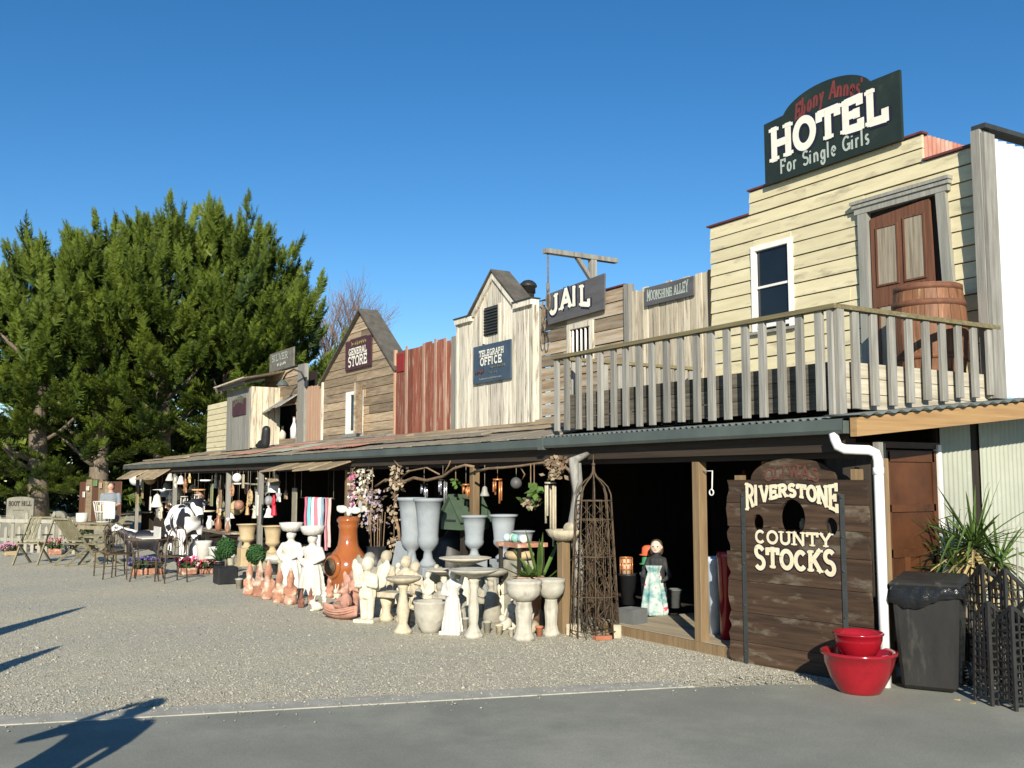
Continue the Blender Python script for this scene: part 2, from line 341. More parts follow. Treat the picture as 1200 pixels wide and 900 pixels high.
mk('asphalt', (.255,.262,.218), (.195,.20,.168), rough=.9, scale=.9, rand=0, bump=0, c3=(.30,.30,.25), c3t=(.52,.72), c3scale=.45)
def grain(m, sc=220, st=.35):
    N = m.node_tree.nodes; L = m.node_tree.links; p = [n for n in N if n.type == 'BSDF_PRINCIPLED'][0]
    tc = N.new('ShaderNodeTexCoord'); n = N.new('ShaderNodeTexNoise'); n.inputs['Scale'].default_value = sc; n.inputs['Detail'].default_value = 3
    L.new(tc.outputs['Object'], n.inputs['Vector']); b = N.new('ShaderNodeBump'); b.inputs['Strength'].default_value = st; b.inputs['Distance'].default_value = .004
    L.new(n.outputs['Fac'], b.inputs['Height']); L.new(b.outputs[0], p.inputs['Normal'])
    src = p.inputs['Base Color'].links[0].from_socket; mx = N.new('ShaderNodeMix'); mx.data_type = 'RGBA'; mx.blend_type = 'OVERLAY'; mx.inputs['Factor'].default_value = .35
    L.new(src, mx.inputs['A']); L.new(n.outputs['Fac'], mx.inputs['B']); L.new(mx.outputs['Result'], p.inputs['Base Color'])
grain(M['asphalt'], 90, .4)
mk("roof_dark", (.12,.11,.09), (.07,.065,.055), scale=5, rand=.1)
mk("deck_walk", (.42,.36,.26), (.30,.25,.17), scale=5, stretch=H, rand=.15)
mk('edge_concrete', (.40,.395,.34), (.29,.285,.24), rough=.9, scale=6, rand=0, bump=.2)
# ------------------------------------------------------------------ shape helpers
def evaluated(o):
    dg = bpy.context.evaluated_depsgraph_get(); dg.update()
    me = bpy.data.meshes.new_from_object(o.evaluated_get(dg)); return me
def blob(prims, vox=.012, sm=4):
    """one continuous body: ellipsoids, tapered limbs and turned shapes fused by a voxel remesh"""
    b = MB()
    for p in prims:
        if p[0] == 'e':
            b.sphere(p[1], p[2], 16, 10)
        elif p[0] == 'c':
            a, c = Vector(p[1]), Vector(p[2]); n = 7
            pts = [a.lerp(c, i / n) for i in range(n + 1)]; rs = [p[3] + (p[4] - p[3]) * i / n for i in range(n + 1)]
            b.tube(pts, rs, 12); b.sphere(a, p[3] * .99, 12, 8); b.sphere(c, p[4] * .99, 12, 8)
        elif p[0] == 'l':
            b.lathe(p[2], p[1], 24, p[3] if len(p) > 3 else 1, p[4] if len(p) > 4 else 1, flute=p[5] if len(p) > 5 else 0, nf=p[6] if len(p) > 6 else 0)
        elif p[0] == 'b':
            b.box(*p[1])
        elif p[0] == 't':
            b.tube(p[1], p[2], 10)
    o = bpy.data.objects.new('tmp', b.mesh('tmp')); COL.objects.link(o)
    r = o.modifiers.new('r', 'REMESH'); r.mode = 'VOXEL'; r.voxel_size = vox; r.use_smooth_shade = True
    if sm: s = o.modifiers.new('s', 'SMOOTH'); s.factor = .5; s.iterations = sm
    me = evaluated(o); bpy.data.objects.remove(o)
    me.polygons.foreach_set('use_smooth', [True] * len(me.polygons)); return me
def scaled(me, s):
    me.transform(Matrix.Scale(s, 4) if not isinstance(s, tuple) else Matrix.Diagonal((*s, 1))); return me

# ---- lettering: strokes on a unit box, slab serifs, drawn as thin raised paint
def arc(cx, cy, rx, ry, a0, a1, n=12): return [(cx + rx*math.cos(rad(a0+(a1-a0)*i/n)), cy + ry*math.sin(rad(a0+(a1-a0)*i/n))) for i in range(n+1)]
GL = {   # strokes, serif spots (x, y), advance
 'A': ([[(.12,0),(.5,1)],[(.5,1),(.88,0)],[(.27,.35),(.73,.35)]], [(.12,0),(.88,0)], 1.0),
 'B': ([[(.2,0),(.2,1)],[(.2,.92)]+arc(.5,.74,.28,.2,70,-90,8)+[(.2,.54)],[(.2,.54)]+arc(.5,.3,.32,.25,80,-90,8)+[(.2,.06)]], [], .9),
 'C': ([arc(.5,.5,.36,.44,45,315,20)], [], .92), 'D': ([[(.2,0),(.2,1)],[(.2,.93)]+arc(.42,.5,.4,.44,80,-80,12)+[(.2,.07)]], [(.2,0),(.2,1)], .95),
 'E': ([[(.22,0),(.22,1)],[(.22,.93),(.82,.93)],[(.22,.5),(.68,.5)],[(.22,.07),(.84,.07)],[(.8,1),(.8,.74)],[(.82,0),(.82,.28)],[(.66,.62),(.66,.38)]], [(.2,0),(.2,1)], .95),
 'F': ([[(.22,0),(.22,1)],[(.22,.93),(.82,.93)],[(.22,.5),(.68,.5)],[(.8,1),(.8,.74)]], [(.24,0),(.2,1)], .88),
 'G': ([arc(.5,.5,.36,.44,45,340,20),[(.84,.05),(.84,.42)],[(.58,.42),(.92,.42)]], [], 1.0),
 'H': ([[(.2,0),(.2,1)],[(.8,0),(.8,1)],[(.2,.5),(.8,.5)]], [(.2,0),(.2,1),(.8,0),(.8,1)], 1.05),
 'I': ([[(.28,0),(.28,1)]], [(.28,0),(.28,1)], .56), 'J': ([[(.62,1),(.62,.3)]+arc(.36,.28,.26,.24,0,-170,10)], [(.62,1)], .85),
 'K': ([[(.2,0),(.2,1)],[(.84,1),(.24,.45)],[(.4,.58),(.86,0)]], [(.2,0),(.2,1),(.82,0),(.82,1)], 1.0),
 'L': ([[(.22,0),(.22,1)],[(.22,.07),(.84,.07)],[(.82,0),(.82,.32)]], [(.22,0),(.22,1)], .9),
 'M': ([[(.15,0),(.17,1)],[(.17,1),(.5,.25)],[(.5,.25),(.83,1)],[(.83,1),(.85,0)]], [(.15,0),(.85,0)], 1.15),
 'N': ([[(.18,0),(.18,1)],[(.18,1),(.82,0)],[(.82,0),(.82,1)]], [(.18,0),(.82,1),(.14,1)], 1.05),
 'O': ([arc(.5,.5,.37,.45,90,450,28)], [], 1.0), 'P': ([[(.22,0),(.22,1)],[(.22,.93)]+arc(.5,.7,.3,.24,80,-90,8)+[(.22,.45)]], [(.22,0),(.18,1)], .88),
 'R': ([[(.2,0),(.2,1)],[(.2,.93)]+arc(.5,.72,.3,.22,80,-90,8)+[(.2,.5)],[(.5,.5),(.84,0)]], [(.2,0),(.2,1),(.86,0)], .98),
 'S': ([arc(.5,.73,.31,.22,35,265,12)+arc(.5,.27,.33,.24,85,-145,12)], [], .88),
 'T': ([[(.5,0),(.5,1)],[(.1,.93),(.9,.93)],[(.12,1),(.12,.7)],[(.88,1),(.88,.7)]], [(.5,0)], .98),
 'U': ([[(.2,1),(.2,.35)]+arc(.5,.33,.3,.28,180,360,12)+[(.8,1)]], [(.2,1),(.8,1)], 1.0),
 'V': ([[(.12,1),(.5,0)],[(.5,0),(.88,1)]], [(.12,1),(.88,1)], .98),
 'W': ([[(.1,1),(.3,0)],[(.3,0),(.5,.8)],[(.5,.8),(.7,0)],[(.7,0),(.9,1)]], [(.1,1),(.9,1)], 1.2),
 'Y': ([[(.12,1),(.5,.45)],[(.88,1),(.5,.45)],[(.5,.45),(.5,0)]], [(.12,1),(.88,1),(.5,0)], .95),
 'a': ([arc(.4,.3,.26,.29,60,400,16),[(.68,.6),(.68,0)]], [], .82), 'b': ([[(.2,1.05),(.2,0)],arc(.42,.3,.24,.29,180,-180,16)], [], .78),
 'e': ([[(.16,.3),(.66,.34)]+arc(.42,.3,.26,.3,10,310,14)], [], .78), 'g': ([arc(.42,.32,.24,.27,90,450,16),[(.66,.6),(.66,-.1)]+arc(.42,-.12,.24,.2,0,-200,8)], [], .82),
 'i': ([[(.25,.6),(.25,0)],[(.25,.8),(.25,.86)]], [], .45), 'l': ([[(.25,1.05),(.25,0)]], [], .45),
 'n': ([[(.18,.6),(.18,0)],arc(.42,.34,.24,.25,170,0,8)+[(.66,0)]], [], .82), 'o': ([arc(.42,.3,.26,.29,90,450,18)], [], .82),
 'r': ([[(.2,.6),(.2,0)],arc(.44,.36,.24,.22,170,50,6)], [], .62), 's': ([arc(.36,.44,.2,.15,40,265,8)+arc(.36,.15,.2,.15,85,-140,8)], [], .66),
 'u': ([[(.18,.6),(.18,.25)]+arc(.42,.24,.24,.23,180,350,8),[(.66,.6),(.66,0)]], [], .82),
 'y': ([[(.18,.6),(.42,.05)],[(.68,.6),(.3,-.35)]], [], .78), 'd': ([[(.66,1.05),(.66,0)],arc(.42,.3,.24,.29,0,360,16)], [], .82),
 "'": ([[(.15,1),(.12,.75)]], [], .3), ' ': ([], [], .5),
}
def lettering(parent, text, x0, z0, w, h, y, m, wt=.15, serif=True, fn=None, slant=0, name='lettering', sp=1.0):
    tot = sum(GL[c][2] for c in text) * sp; k = w / tot; b = MB(); cur = 0; lay = 0
    fn = fn or (lambda u, v: (u, v))
    def put(p): u, v = fn((p[0]), p[1]); return (x0 + u * w, z0 + v * h)
    for c in text:
        st, se, adv = GL[c]
        cw = (adv if not c.islower() else adv)
        segs = [(s, wt) for s in st]
        if serif:
            for (sx, sy) in se:
                yy = sy + (.055 if sy < .5 else -.055); segs.append(([(sx - .2, yy), (sx + .2, yy)], .11))
        for s, t in segs:
            pts = [Vector(((cur + q[0] * cw + slant * q[1] * cw) * k / w, q[1])) for q in s]
            P = [Vector(put(q)) for q in pts]
            # densify so that warps bend long strokes
            th = t * h; n = len(P); vs = []; fs = []; yy = y - .0004 * lay; lay = (lay + 1) % 9
            closed = (P[0] - P[-1]).length < .001 * h
            for i in range(n):
                if closed: d = P[(i + 1) % (n - 1)] - P[(i - 1) % (n - 1)]
                else: d = P[min(i + 1, n - 1)] - P[max(i - 1, 0)]
                d.normalize(); nn = Vector((-d.y, d.x)) * (th / 2); p = P[i]
                if not closed and i == 0: p = p - d * (th * .12)
                if not closed and i == n - 1: p = p + d * (th * .12)
                vs += [(p.x + nn.x, yy, p.y + nn.y), (p.x - nn.x, yy, p.y - nn.y)]
            for i in range(n - 1): fs.append((2*i, 2*i+1, 2*i+3, 2*i+2))
            b.add(vs, fs)
        cur += cw * sp
    return b.build(name, m, parent)
def scribble(parent, x0, z0, w, h, y, m, n=9, seed=1):
    r = random.Random(seed); b = MB()
    for i in range(n):
        u = x0 + w * (i + .2) / n; ww = w / n
        b.tube([(u, y, z0 + h*r.uniform(0,.3)), (u + ww*.3, y, z0 + h*r.uniform(.6,1)), (u + ww*.6, y, z0 + h*r.uniform(0,.3)), (u + ww*.8, y, z0 + h*r.uniform(.4,.8))], h*.07, 4)
    return b.build('faded_lettering', m, parent)

# ---- boards
def subtract(rects, hole):
    out = []; hx0, hx1, hz0, hz1 = hole
    for (a, b, c, d) in rects:
        if b <= hx0 or a >= hx1 or d <= hz0 or c >= hz1: out.append((a, b, c, d)); continue
        if a < hx0: out.append((a, hx0, c, d))
        if b > hx1: out.append((hx1, b, c, d))
        aa, bb = max(a, hx0), min(b, hx1)
        if c < hz0: out.append((aa, bb, c, hz0))
        if d > hz1: out.append((aa, bb, hz1, d))
    return out
def hboards(parent, x0, x1, z0, z1, n, m, y=YH, th=.028, gap=.015, prof=None, holes=(), joint=.5, lap=0, jit=.004, name='board', wob=.0):
    bh = (z1 - z0) / n
    for i in range(n):
        za, zb = z0 + i*bh, z0 + (i+1)*bh - gap
        if prof:
            la, ra = prof(za); lb, rb = prof(zb)
            if ra - la < .02: continue
            j = RND.uniform(-jit, jit); b = MB()
            segs = [(0, 1)]
            if RND.random() < joint and ra - la > 1.2: s = RND.uniform(.3, .7); segs = [(0, s - .002), (s + .002, 1)]
            for s0, s1 in segs:
                L = lambda l, r, s: l + (r - l) * s
                j = RND.uniform(-jit, jit)
                rects = [None]
                if holes and za < max(h[3] for h in holes) and zb > min(h[2] for h in holes):
                    rects = [(L(la,ra,s0), L(la,ra,s1), za, zb)]
                    for h in holes: rects = subtract(rects, h)
                    for (a, bb, c, d) in rects: MB().box(a, bb, y+j, y+th+j, c, d).build(name, m, parent)
                    continue
                MB().prism([(L(la,ra,s0), za), (L(la,ra,s1), za), (L(lb,rb,s1), zb), (L(lb,rb,s0), zb)], y+j, y+th+j).build(name, m, parent)
            continue
        cuts = [x0, x1]
        if RND.random() < joint: cuts = [x0, RND.uniform(x0 + .25*(x1-x0), x0 + .75*(x1-x0)), x1]
        rects = [(cuts[k] + (.002 if k else 0), cuts[k+1], za, zb) for k in range(len(cuts) - 1)]
        for h in holes: rects = subtract(rects, h)
        for (a, bb, c, d) in rects:
            if bb - a < .01 or d - c < .01: continue
            j = RND.uniform(-jit, jit); w1 = RND.uniform(-wob, wob); w2 = RND.uniform(-wob, wob)
            MB().hexa([(a,y-lap+j,c+w1),(bb,y-lap+j,c+w2),(bb,y+th,c+w2),(a,y+th,c+w1),(a,y+j,d+w1),(bb,y+j,d+w2),(bb,y+th,d+w2),(a,y+th,d+w1)]).build(name, m, parent)
def vboards(parent, x0, x1, z0, top, n, m, y=YH, th=.028, gap=.012, jit=.006, rag=0, name='board', holes=()):
    bw = (x1 - x0) / n; x = x0
    for i in range(n):
        w = bw; a, b = x0 + i*bw, x0 + (i+1)*bw - gap
        j = RND.uniform(-jit, jit); r = RND.uniform(-rag, rag)
        ta, tb = (top(a), top(b)) if callable(top) else (top, top)
        zs = z0(a) if callable(z0) else z0
        MB().prism([(a, zs), (b, zs), (b, tb + r), (a, ta + r)], y+j, y+th+j).build(name, m if not isinstance(m, list) else RND.choice(m), parent)

# ------------------------------------------------------------------ ground
def sheet(name, pts, z, m, parent=None, kind='structure'):
    b = MB(); b.add([(x, y, z) for x, y in pts], [tuple(range(len(pts)))]); o = b.build(name, m, parent)
    return tag(o, kind=kind)
sheet('gravel_ground', [(-900,-900),(900,-900),(900,900),(-900,900)], 0, M['gravel'])
E0 = (-8.12, .72); E1 = (-6.61, 5.59)
def edge(y): return E0[0] + (E1[0] - E0[0]) * (y - E0[1]) / (E1[1] - E0[1])
# road edge as in the photograph: straight from lower left, bending up to the stocks
ed = [(edge(-60), -60), (edge(0), 0), (edge(3), 3), (edge(5.6), 5.6), (-6.22, 6.55), (-5.95, 6.95), (-5.85, 9.5), (-5.85, 30)]
sheet('road', [(60,-60),(60,30)] + ed[::-1], .008, M['asphalt'])
st = MB()
for a, b in zip([(edge(y), y) for y in (-30, 0, 1.5, 3, 4.5)], [(edge(y), y) for y in (0, 1.5, 3, 4.5, 5.85)]):
    st.hexa([(a[0]-.30,a[1],-.02),(a[0],a[1],-.02),(b[0],b[1]-.004,-.02),(b[0]-.30,b[1]-.004,-.02),(a[0]-.30,a[1],.016),(a[0],a[1],.016),(b[0],b[1]-.004,.016),(b[0]-.30,b[1]-.004,.016)])
tag(st.build('concrete_edging', M['edge_concrete']), kind='structure')
def gravel_stones():
    r = np.random.default_rng(5); n = 40000
    # thicker near the road edge and by the stocks, thinner with distance
    y = r.uniform(-1.5, 7.0, n); d = r.exponential(2.6, n)
    ex = E0[0] + (E1[0]-E0[0]) * (y - E0[1]) / (E1[1]-E0[1])
    x = ex - .32 + .05*np.sin(y*5) - d; 
    m = 7000
    x2 = r.uniform(-9.2, -5.95, m); y2 = r.uniform(5.4, 7.05, m)
    ex2 = E0[0] + (E1[0]-E0[0]) * (y2 - E0[1]) / (E1[1]-E0[1])
    lim = np.where(y2 > 5.6, -6.62 + (y2-5.6)*.43, ex2-.31); ok = x2 < lim - .01
    m3 = 900; x3 = r.uniform(-7.6, -6.0, m3); y3 = r.uniform(0, 6.8, m3); ex3 = E0[0] + (E1[0]-E0[0]) * (y3 - E0[1]) / (E1[1]-E0[1]); x3 = ex3 - .30 + np.abs(r.normal(0, .25, m3))
    x = np.concatenate([x, x2[ok], x3]); y = np.concatenate([y, y2[ok], y3])
    z0 = np.where(x > (E0[0] + (E1[0]-E0[0]) * (y - E0[1]) / (E1[1]-E0[1])) - .30, .014, 0.0)
    n = len(x); s = np.clip(r.lognormal(math.log(.0062), .36, n), .004, .026)
    base = np.array([(1,0,0),(-1,0,0),(0,1,0),(0,-1,0),(0,0,1),(0,0,-1)], float)
    v = base[None] * (s[:,None,None] * r.uniform(.6,1.25,(n,6,1))) * np.array([1.15,1.15,.75])
    a = r.uniform(0, 6.28, n); c, sn = np.cos(a)[:,None], np.sin(a)[:,None]
    vx = v[...,0]*c - v[...,1]*sn; vy = v[...,0]*sn + v[...,1]*c; tl = r.uniform(-.5,.5,(n,1))
    vz = v[...,2] + vx*tl
    P = np.stack([vx + x[:,None], vy + y[:,None], vz + (z0 + s*.35)[:,None]], -1).reshape(-1, 3)
    f = np.array([(0,2,4),(2,1,4),(1,3,4),(3,0,4),(2,0,5),(1,2,5),(3,1,5),(0,3,5)])
    F = (f[None] + (np.arange(n)*6)[:,None,None]).reshape(-1, 3)
    o = fast_mesh('gravel_stones', P, F, M['stones'], tint=np.repeat(r.uniform(0,1,n), 6)); tag(o, kind='stuff')
def fast_mesh(name, P, F, m, tint=None, parent=None, smooth=False):
    me = bpy.data.meshes.new(name); k = F.shape[1]
    me.vertices.add(len(P)); me.vertices.foreach_set('co', P.astype(np.float32).ravel())
    me.loops.add(F.size); me.loops.foreach_set('vertex_index', F.astype(np.int32).ravel())
    me.polygons.add(len(F)); me.polygons.foreach_set('loop_start', (np.arange(len(F))*k).astype(np.int32))
    me.update(calc_edges=True); me.validate()
    if tint is not None:
        at = me.attributes.new('tint', 'FLOAT', 'POINT'); at.data.foreach_set('value', tint.astype(np.float32))
    if smooth: me.polygons.foreach_set('use_smooth', [True]*len(F))
    return obj(name, me, m, parent)
M['stones'] = leaf_mat('stones', (.19,.185,.155), (.42,.40,.335), 0)
gravel_stones()
# ------------------------------------------------------------------ verandah
XL, XB, XR = -37.85, -10.52, -5.78
def roofz(y, x): return 2.285 + (y - YG) * ((.475 if x < XB else .25) / (YH - YG))
ver = thing('verandah', 'long low verandah with dark gutter, timber posts and patched roof along the shop fronts', 'verandah', (-20, YP, 0))
# gutter: an open channel in two lengths
def gutter(x0, x1, dz):
    b = MB(); y0 = YG - .06; y1 = YG + .06; z0 = 2.155 + dz; z1 = 2.275 + dz
    b.add([(x0,y1,z1),(x0,y1,z0),(x0,y0+.02,z0),(x0,y0,z0+.03),(x0,y0,z1),(x0,y0+.015,z1+.008),(x1,y1,z1),(x1,y1,z0),(x1,y0+.02,z0),(x1,y0,z0+.03),(x1,y0,z1),(x1,y0+.015,z1+.008)],
          [(i, i+1, i+7, i+6) for i in range(5)])
    for x in (x0, x1): b.box(x-.004, x+.004, y0, y1, z0, z1 - .01)
    return b.build('gutter', M['gutter'], ver)
gutter(XL, XB - .01, -.012); gutter(XB + .01, XR, .0)
MB().box(XB-.06, XB+.06, YG-.068, YG+.05, 2.135, 2.285).build('gutter_joint', M['gutter'], ver)
# beams, rafters, soffit
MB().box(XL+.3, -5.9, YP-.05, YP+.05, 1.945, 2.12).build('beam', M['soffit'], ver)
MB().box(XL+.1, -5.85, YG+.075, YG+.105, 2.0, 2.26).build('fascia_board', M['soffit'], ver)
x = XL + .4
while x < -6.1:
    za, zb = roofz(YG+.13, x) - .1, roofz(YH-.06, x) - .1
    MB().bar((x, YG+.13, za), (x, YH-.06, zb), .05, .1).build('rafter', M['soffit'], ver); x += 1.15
# roof covering, left: weathered boards laid side by side, some slipped
x = XL - .05; k = 0
while x < XB - .05:
    w = RND.uniform(.17, .30); x2 = min(x + w, XB - .02)
    y0 = YG - .02 + RND.uniform(-.015, .015); lift = RND.uniform(0, .007)
    if -29 < x < -21: lift += .015
    za, zb = roofz(y0, x) + lift, roofz(YH - .05, x) + lift
    MB().hexa([(x,y0,za),(x2-.006,y0,za),(x2-.006,YH-.05,zb),(x,YH-.05,zb),(x,y0,za+.022),(x2-.006,y0,za+.022),(x2-.006,YH-.05,zb+.022),(x,YH-.05,zb+.022)]).build('roof_board', M['roof_plank'], ver); x = x2
# long loose battens lying along the roof
for (xa, xb, y, m) in ((-37.4,-31.5,7.6,'roof_batten'),(-36.9,-30.2,8.2,'roof_batten'),(-34,-27.5,8.9,'grey_post'),(-29,-21.5,7.75,'roof_batten'),(-27.6,-19.8,9.1,'grey_post'),(-24,-17.4,8.4,'batten'),(-20.8,-14.2,8.0,'roof_batten'),(-19.5,-12.9,7.5,'roof_plank'),(-17.2,-10.7,8.7,'roof_batten'),(-15.5,-10.8,7.9,'grey_plank'),(-14,-10.7,9.2,'roof_batten')):
    z = roofz(y, xa) + .062
    MB().hexa([(xa,y-.11,z-.02),(xb,y-.09,z-.02),(xb,y+.1,z+.015),(xa,y+.12,z+.015),(xa,y-.11,z+.012),(xb,y-.09,z+.012),(xb,y+.1,z+.045),(xa,y+.12,z+.045)]).build('roof_batten', M[m], ver)
# torn pieces of corrugated iron on the patched roof
for (xa, w_, y0, y1, m) in ((-25.6, 1.9, 7.15, 9.0, 'rusty_iron'), (-22.6, 1.5, 7.1, 8.8, 'white_iron'), (-20.4, 1.8, 7.1, 8.3, 'rusty_iron'), (-18.2, 1.2, 7.05, 8.0, 'rusty_iron')):
    MB().corr((xa, y0, roofz(y0, xa)+.07), (0, y1-y0, roofz(y1, xa)-roofz(y0, xa)), (w_, 0, 0), .076, .009, nrm=(0,0,1)).build('iron_sheet', M[m], ver)
# roof covering, right: corrugated iron
def corr_roof(): 
    a = Vector((XB, YG-.045, roofz(YG-.045, 0)+.012)); d = Vector((0, YH-.03-a.y, roofz(YH-.03,0)-roofz(a.y,0)))
    MB().corr(a, d, (-6.02-XB, 0, 0), .090, .014, nsub=8, nrm=(0,0,1), thick=.004).build('iron_roof', M['corr_iron'], ver)
    a = Vector((-6.03, YG-.02, roofz(YG-.02,0)+.030)); 
    MB().corr(a, (.40, 0, -.004), (0, 3.6, .25*3.6/2.62), .17, .013, nsub=10, nrm=(0,0,1), thick=.004).build('iron_flashing', M['corr_iron'], ver)
corr_roof()
MB().hexa([(-5.75,YG+.0,2.125),(-5.68,YG+.0,2.125),(-5.68,10.4,2.45),(-5.75,10.4,2.45),(-5.75,YG+.0,2.288),(-5.68,YG+.0,2.288),(-5.68,10.4,2.612),(-5.75,10.4,2.612)]).build('end_beam', M['timber'], ver)
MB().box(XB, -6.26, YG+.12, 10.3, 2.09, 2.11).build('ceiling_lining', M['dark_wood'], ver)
# posts
POSTX = [-36.5, -31.0, -25.3, -22.67, -17.42, -12.66, -7.88, -7.15, -5.83]
for x in POSTX:
    s = .055; y = YP if x < -7.5 else 7.44
    m = 'post_wood' if x > -13 else 'grey_post' if x < -18 else 'post_wood'
    MB().box(x-s, x+s, y-s, y+s, 0, 1.945).build('post', M[m], ver, bevel=.006)
# tilted scraps of board nailed as little awnings under the gutter
for (xa, xb, ya, yb, za, zb) in ((-36.6,-33.2,6.35,6.95,1.93,2.14),(-34.6,-33.0,6.15,6.9,1.80,2.08)):
    pass
# dark shop interiors behind the posts
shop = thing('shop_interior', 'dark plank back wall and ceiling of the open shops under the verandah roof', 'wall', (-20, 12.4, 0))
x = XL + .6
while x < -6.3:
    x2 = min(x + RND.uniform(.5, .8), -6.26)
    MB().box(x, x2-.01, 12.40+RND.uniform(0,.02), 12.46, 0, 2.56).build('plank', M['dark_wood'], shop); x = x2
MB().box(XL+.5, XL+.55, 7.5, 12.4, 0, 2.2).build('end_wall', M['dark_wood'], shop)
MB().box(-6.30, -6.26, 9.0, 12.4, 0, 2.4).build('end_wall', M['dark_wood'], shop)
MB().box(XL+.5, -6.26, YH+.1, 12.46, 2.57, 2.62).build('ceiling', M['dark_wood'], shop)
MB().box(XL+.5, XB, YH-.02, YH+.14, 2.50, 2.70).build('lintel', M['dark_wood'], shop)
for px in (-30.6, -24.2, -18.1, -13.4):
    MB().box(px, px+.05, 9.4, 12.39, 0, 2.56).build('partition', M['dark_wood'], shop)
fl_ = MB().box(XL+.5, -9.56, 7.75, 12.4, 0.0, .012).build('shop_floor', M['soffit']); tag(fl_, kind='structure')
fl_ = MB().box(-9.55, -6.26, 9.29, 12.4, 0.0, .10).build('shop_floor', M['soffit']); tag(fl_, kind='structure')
# boardwalk
bw = thing('boardwalk', 'low timber boardwalk at the open shop doorway beside the stocks', 'boardwalk', (-7.6, 8, 0))
y = 7.13
while y < 9.25:
    y2 = min(y + .145, 9.28)
    MB().box(-9.55, -7.32, y, y2-.006, .06, .105).build('deck_board', M['deck_walk'] if 'deck_walk' in M else M['roof_batten'], bw); y = y2
MB().box(-9.55, -7.32, 7.09, 7.126, 0, .10).build('edge_board', M['post_wood'], bw)

# ------------------------------------------------------------------ side wall, door, sheets (facing +X)
XS = -6.2
side = thing('side_wall', 'white corrugated iron side wall with a brown panelled door behind the bin', 'wall', (XS, 8.8, 0))
MB().corr((XS, 8.84, .02), (0,0,2.36), (0,.50,0), .076, .008, nrm=(1,0,0)).build('iron_sheet', M['white_iron'], side)
MB().corr((XS, 9.49, .02), (0,0,2.40), (0,2.3,0), .076, .008, nrm=(1,0,0)).build('iron_sheet', M['white_iron'], side)
MB().box(XS-.08, XS-.03, 8.83, 11.8, 0, 2.42).build('backing', M['dark_wood'], side)
dr = MB().box(XS-.05, XS-.005, 7.97, 8.77, .02, 2.04).build('door', M['side_door'], side)
for (ya, yb, za, zb) in ((8.02,8.72,1.93,2.03),(8.02,8.72,1.45,1.52),(7.985,8.05,.05,2.03),(8.69,8.755,.05,2.03),(8.02,8.72,1.02,1.10),(8.02,8.72,.05,.25),(8.22,8.30,.25,1.02),(8.45,8.53,.25,1.02)):
    MB().box(XS-.01, XS+.012, ya, yb, za, zb).build('door_rail', M['side_door'], dr)
MB().box(XS-.03, XS+.035, 7.86, 7.965, 0, 2.10).build('door_post', M['grey_post'], side)
MB().box(XS-.03, XS+.025, 8.775, 8.825, 0, 2.10).build('door_post', M['white_paint'], side)
MB().box(XS-.05, XS+.0, 7.86, 8.83, 2.06, 2.12).build('door_head', M['side_door'], side)
MB().box(XS-.06, XS-.03, 7.22, 7.86, 0, 2.1).build('infill_panel', M['dark_wood'], side)

# ------------------------------------------------------------------ balcony
bal = thing('balcony', 'grey weathered balcony with picket railing on the verandah roof', 'balcony', (-8.2, 8.3, 2.3))
BX0, BX1, BY0 = -10.46, -6.0, 7.10
for i, z in enumerate((2.40, 2.545, 2.69)):
    xa = BX0 + .06
    for xb in ((-9.2, -7.6, BX1-.09) if i % 2 == 0 else (-8.5, -7.0, BX1-.09)):
        MB().box(xa, xb-.005, BY0+.10, BY0+.13, z, z+.138).build('cladding_board', M['deck_dark'], bal); xa = xb  # dark wood and the shade of the pickets, both in this colour
    MB().box(BX1-.085, BX1-.055, BY0+.09, YH-.06, z + .07*(i==0)*0, z+.138).build('cladding_board', M['deck_pale'], bal)  # paler than the front: weathering, plus sunlight on this side painted in
y = BY0 + .14
while y < YH - .1:
    MB().box(BX0+.05, BX1-.09, y, min(y+.14, YH-.03), 2.80, 2.826).build('deck_board', M['rail_wood'], bal); y += .146
RZ = 3.33
def caprail(a, b): 
    MB().bar(a, b, .095, .042).build('cap_rail', M['cap_rail'], bal)
caprail((BX0-.03, BY0, RZ-.021), (BX1+.045, BY0, RZ-.021))
caprail((BX1, BY0+.05, RZ-.0205), (BX1, YH-.03, RZ-.0205))
caprail((BX0, BY0+.05, RZ-.0205), (BX0, YH-.03, RZ-.0205))
def picket(x, y, z0, w, d): MB().box(x-w/2, x+w/2, y-d/2, y+d/2, z0, RZ-.043).build('picket', M['rail_wood'], bal, bevel=.004)
n = 19
for i in range(n):
    x = BX0 + .03 + (BX1 - .16 - BX0 - .03) * i / (n - 1) + RND.uniform(-.008,.008)
    x += RND.uniform(-.01,.01); picket(x, BY0 + RND.uniform(-.006,.006), 2.365 + RND.uniform(-.015,.01), .088, .04)
MB().box(BX1-.058, BX1-.006, BY0-.03, BY0+.055, 2.33, RZ-.043).build('corner_post', M['rail_wood'], bal)
MB().box(BX1-.002, BX1+.042, BY0+.0, BY0+.09, 2.33, RZ-.043).build('corner_post', M['rail_wood'], bal)
for i in range(9):
    y = BY0 + .27 + i*.255; picket(BX1 + .005, y, roofz(y,0) + .075 + RND.uniform(-.01,.02), .04, .088)
for i in range(9):
    y = BY0 + .3 + i*.25; picket(BX0 - .005, y, 2.5, .04, .085)

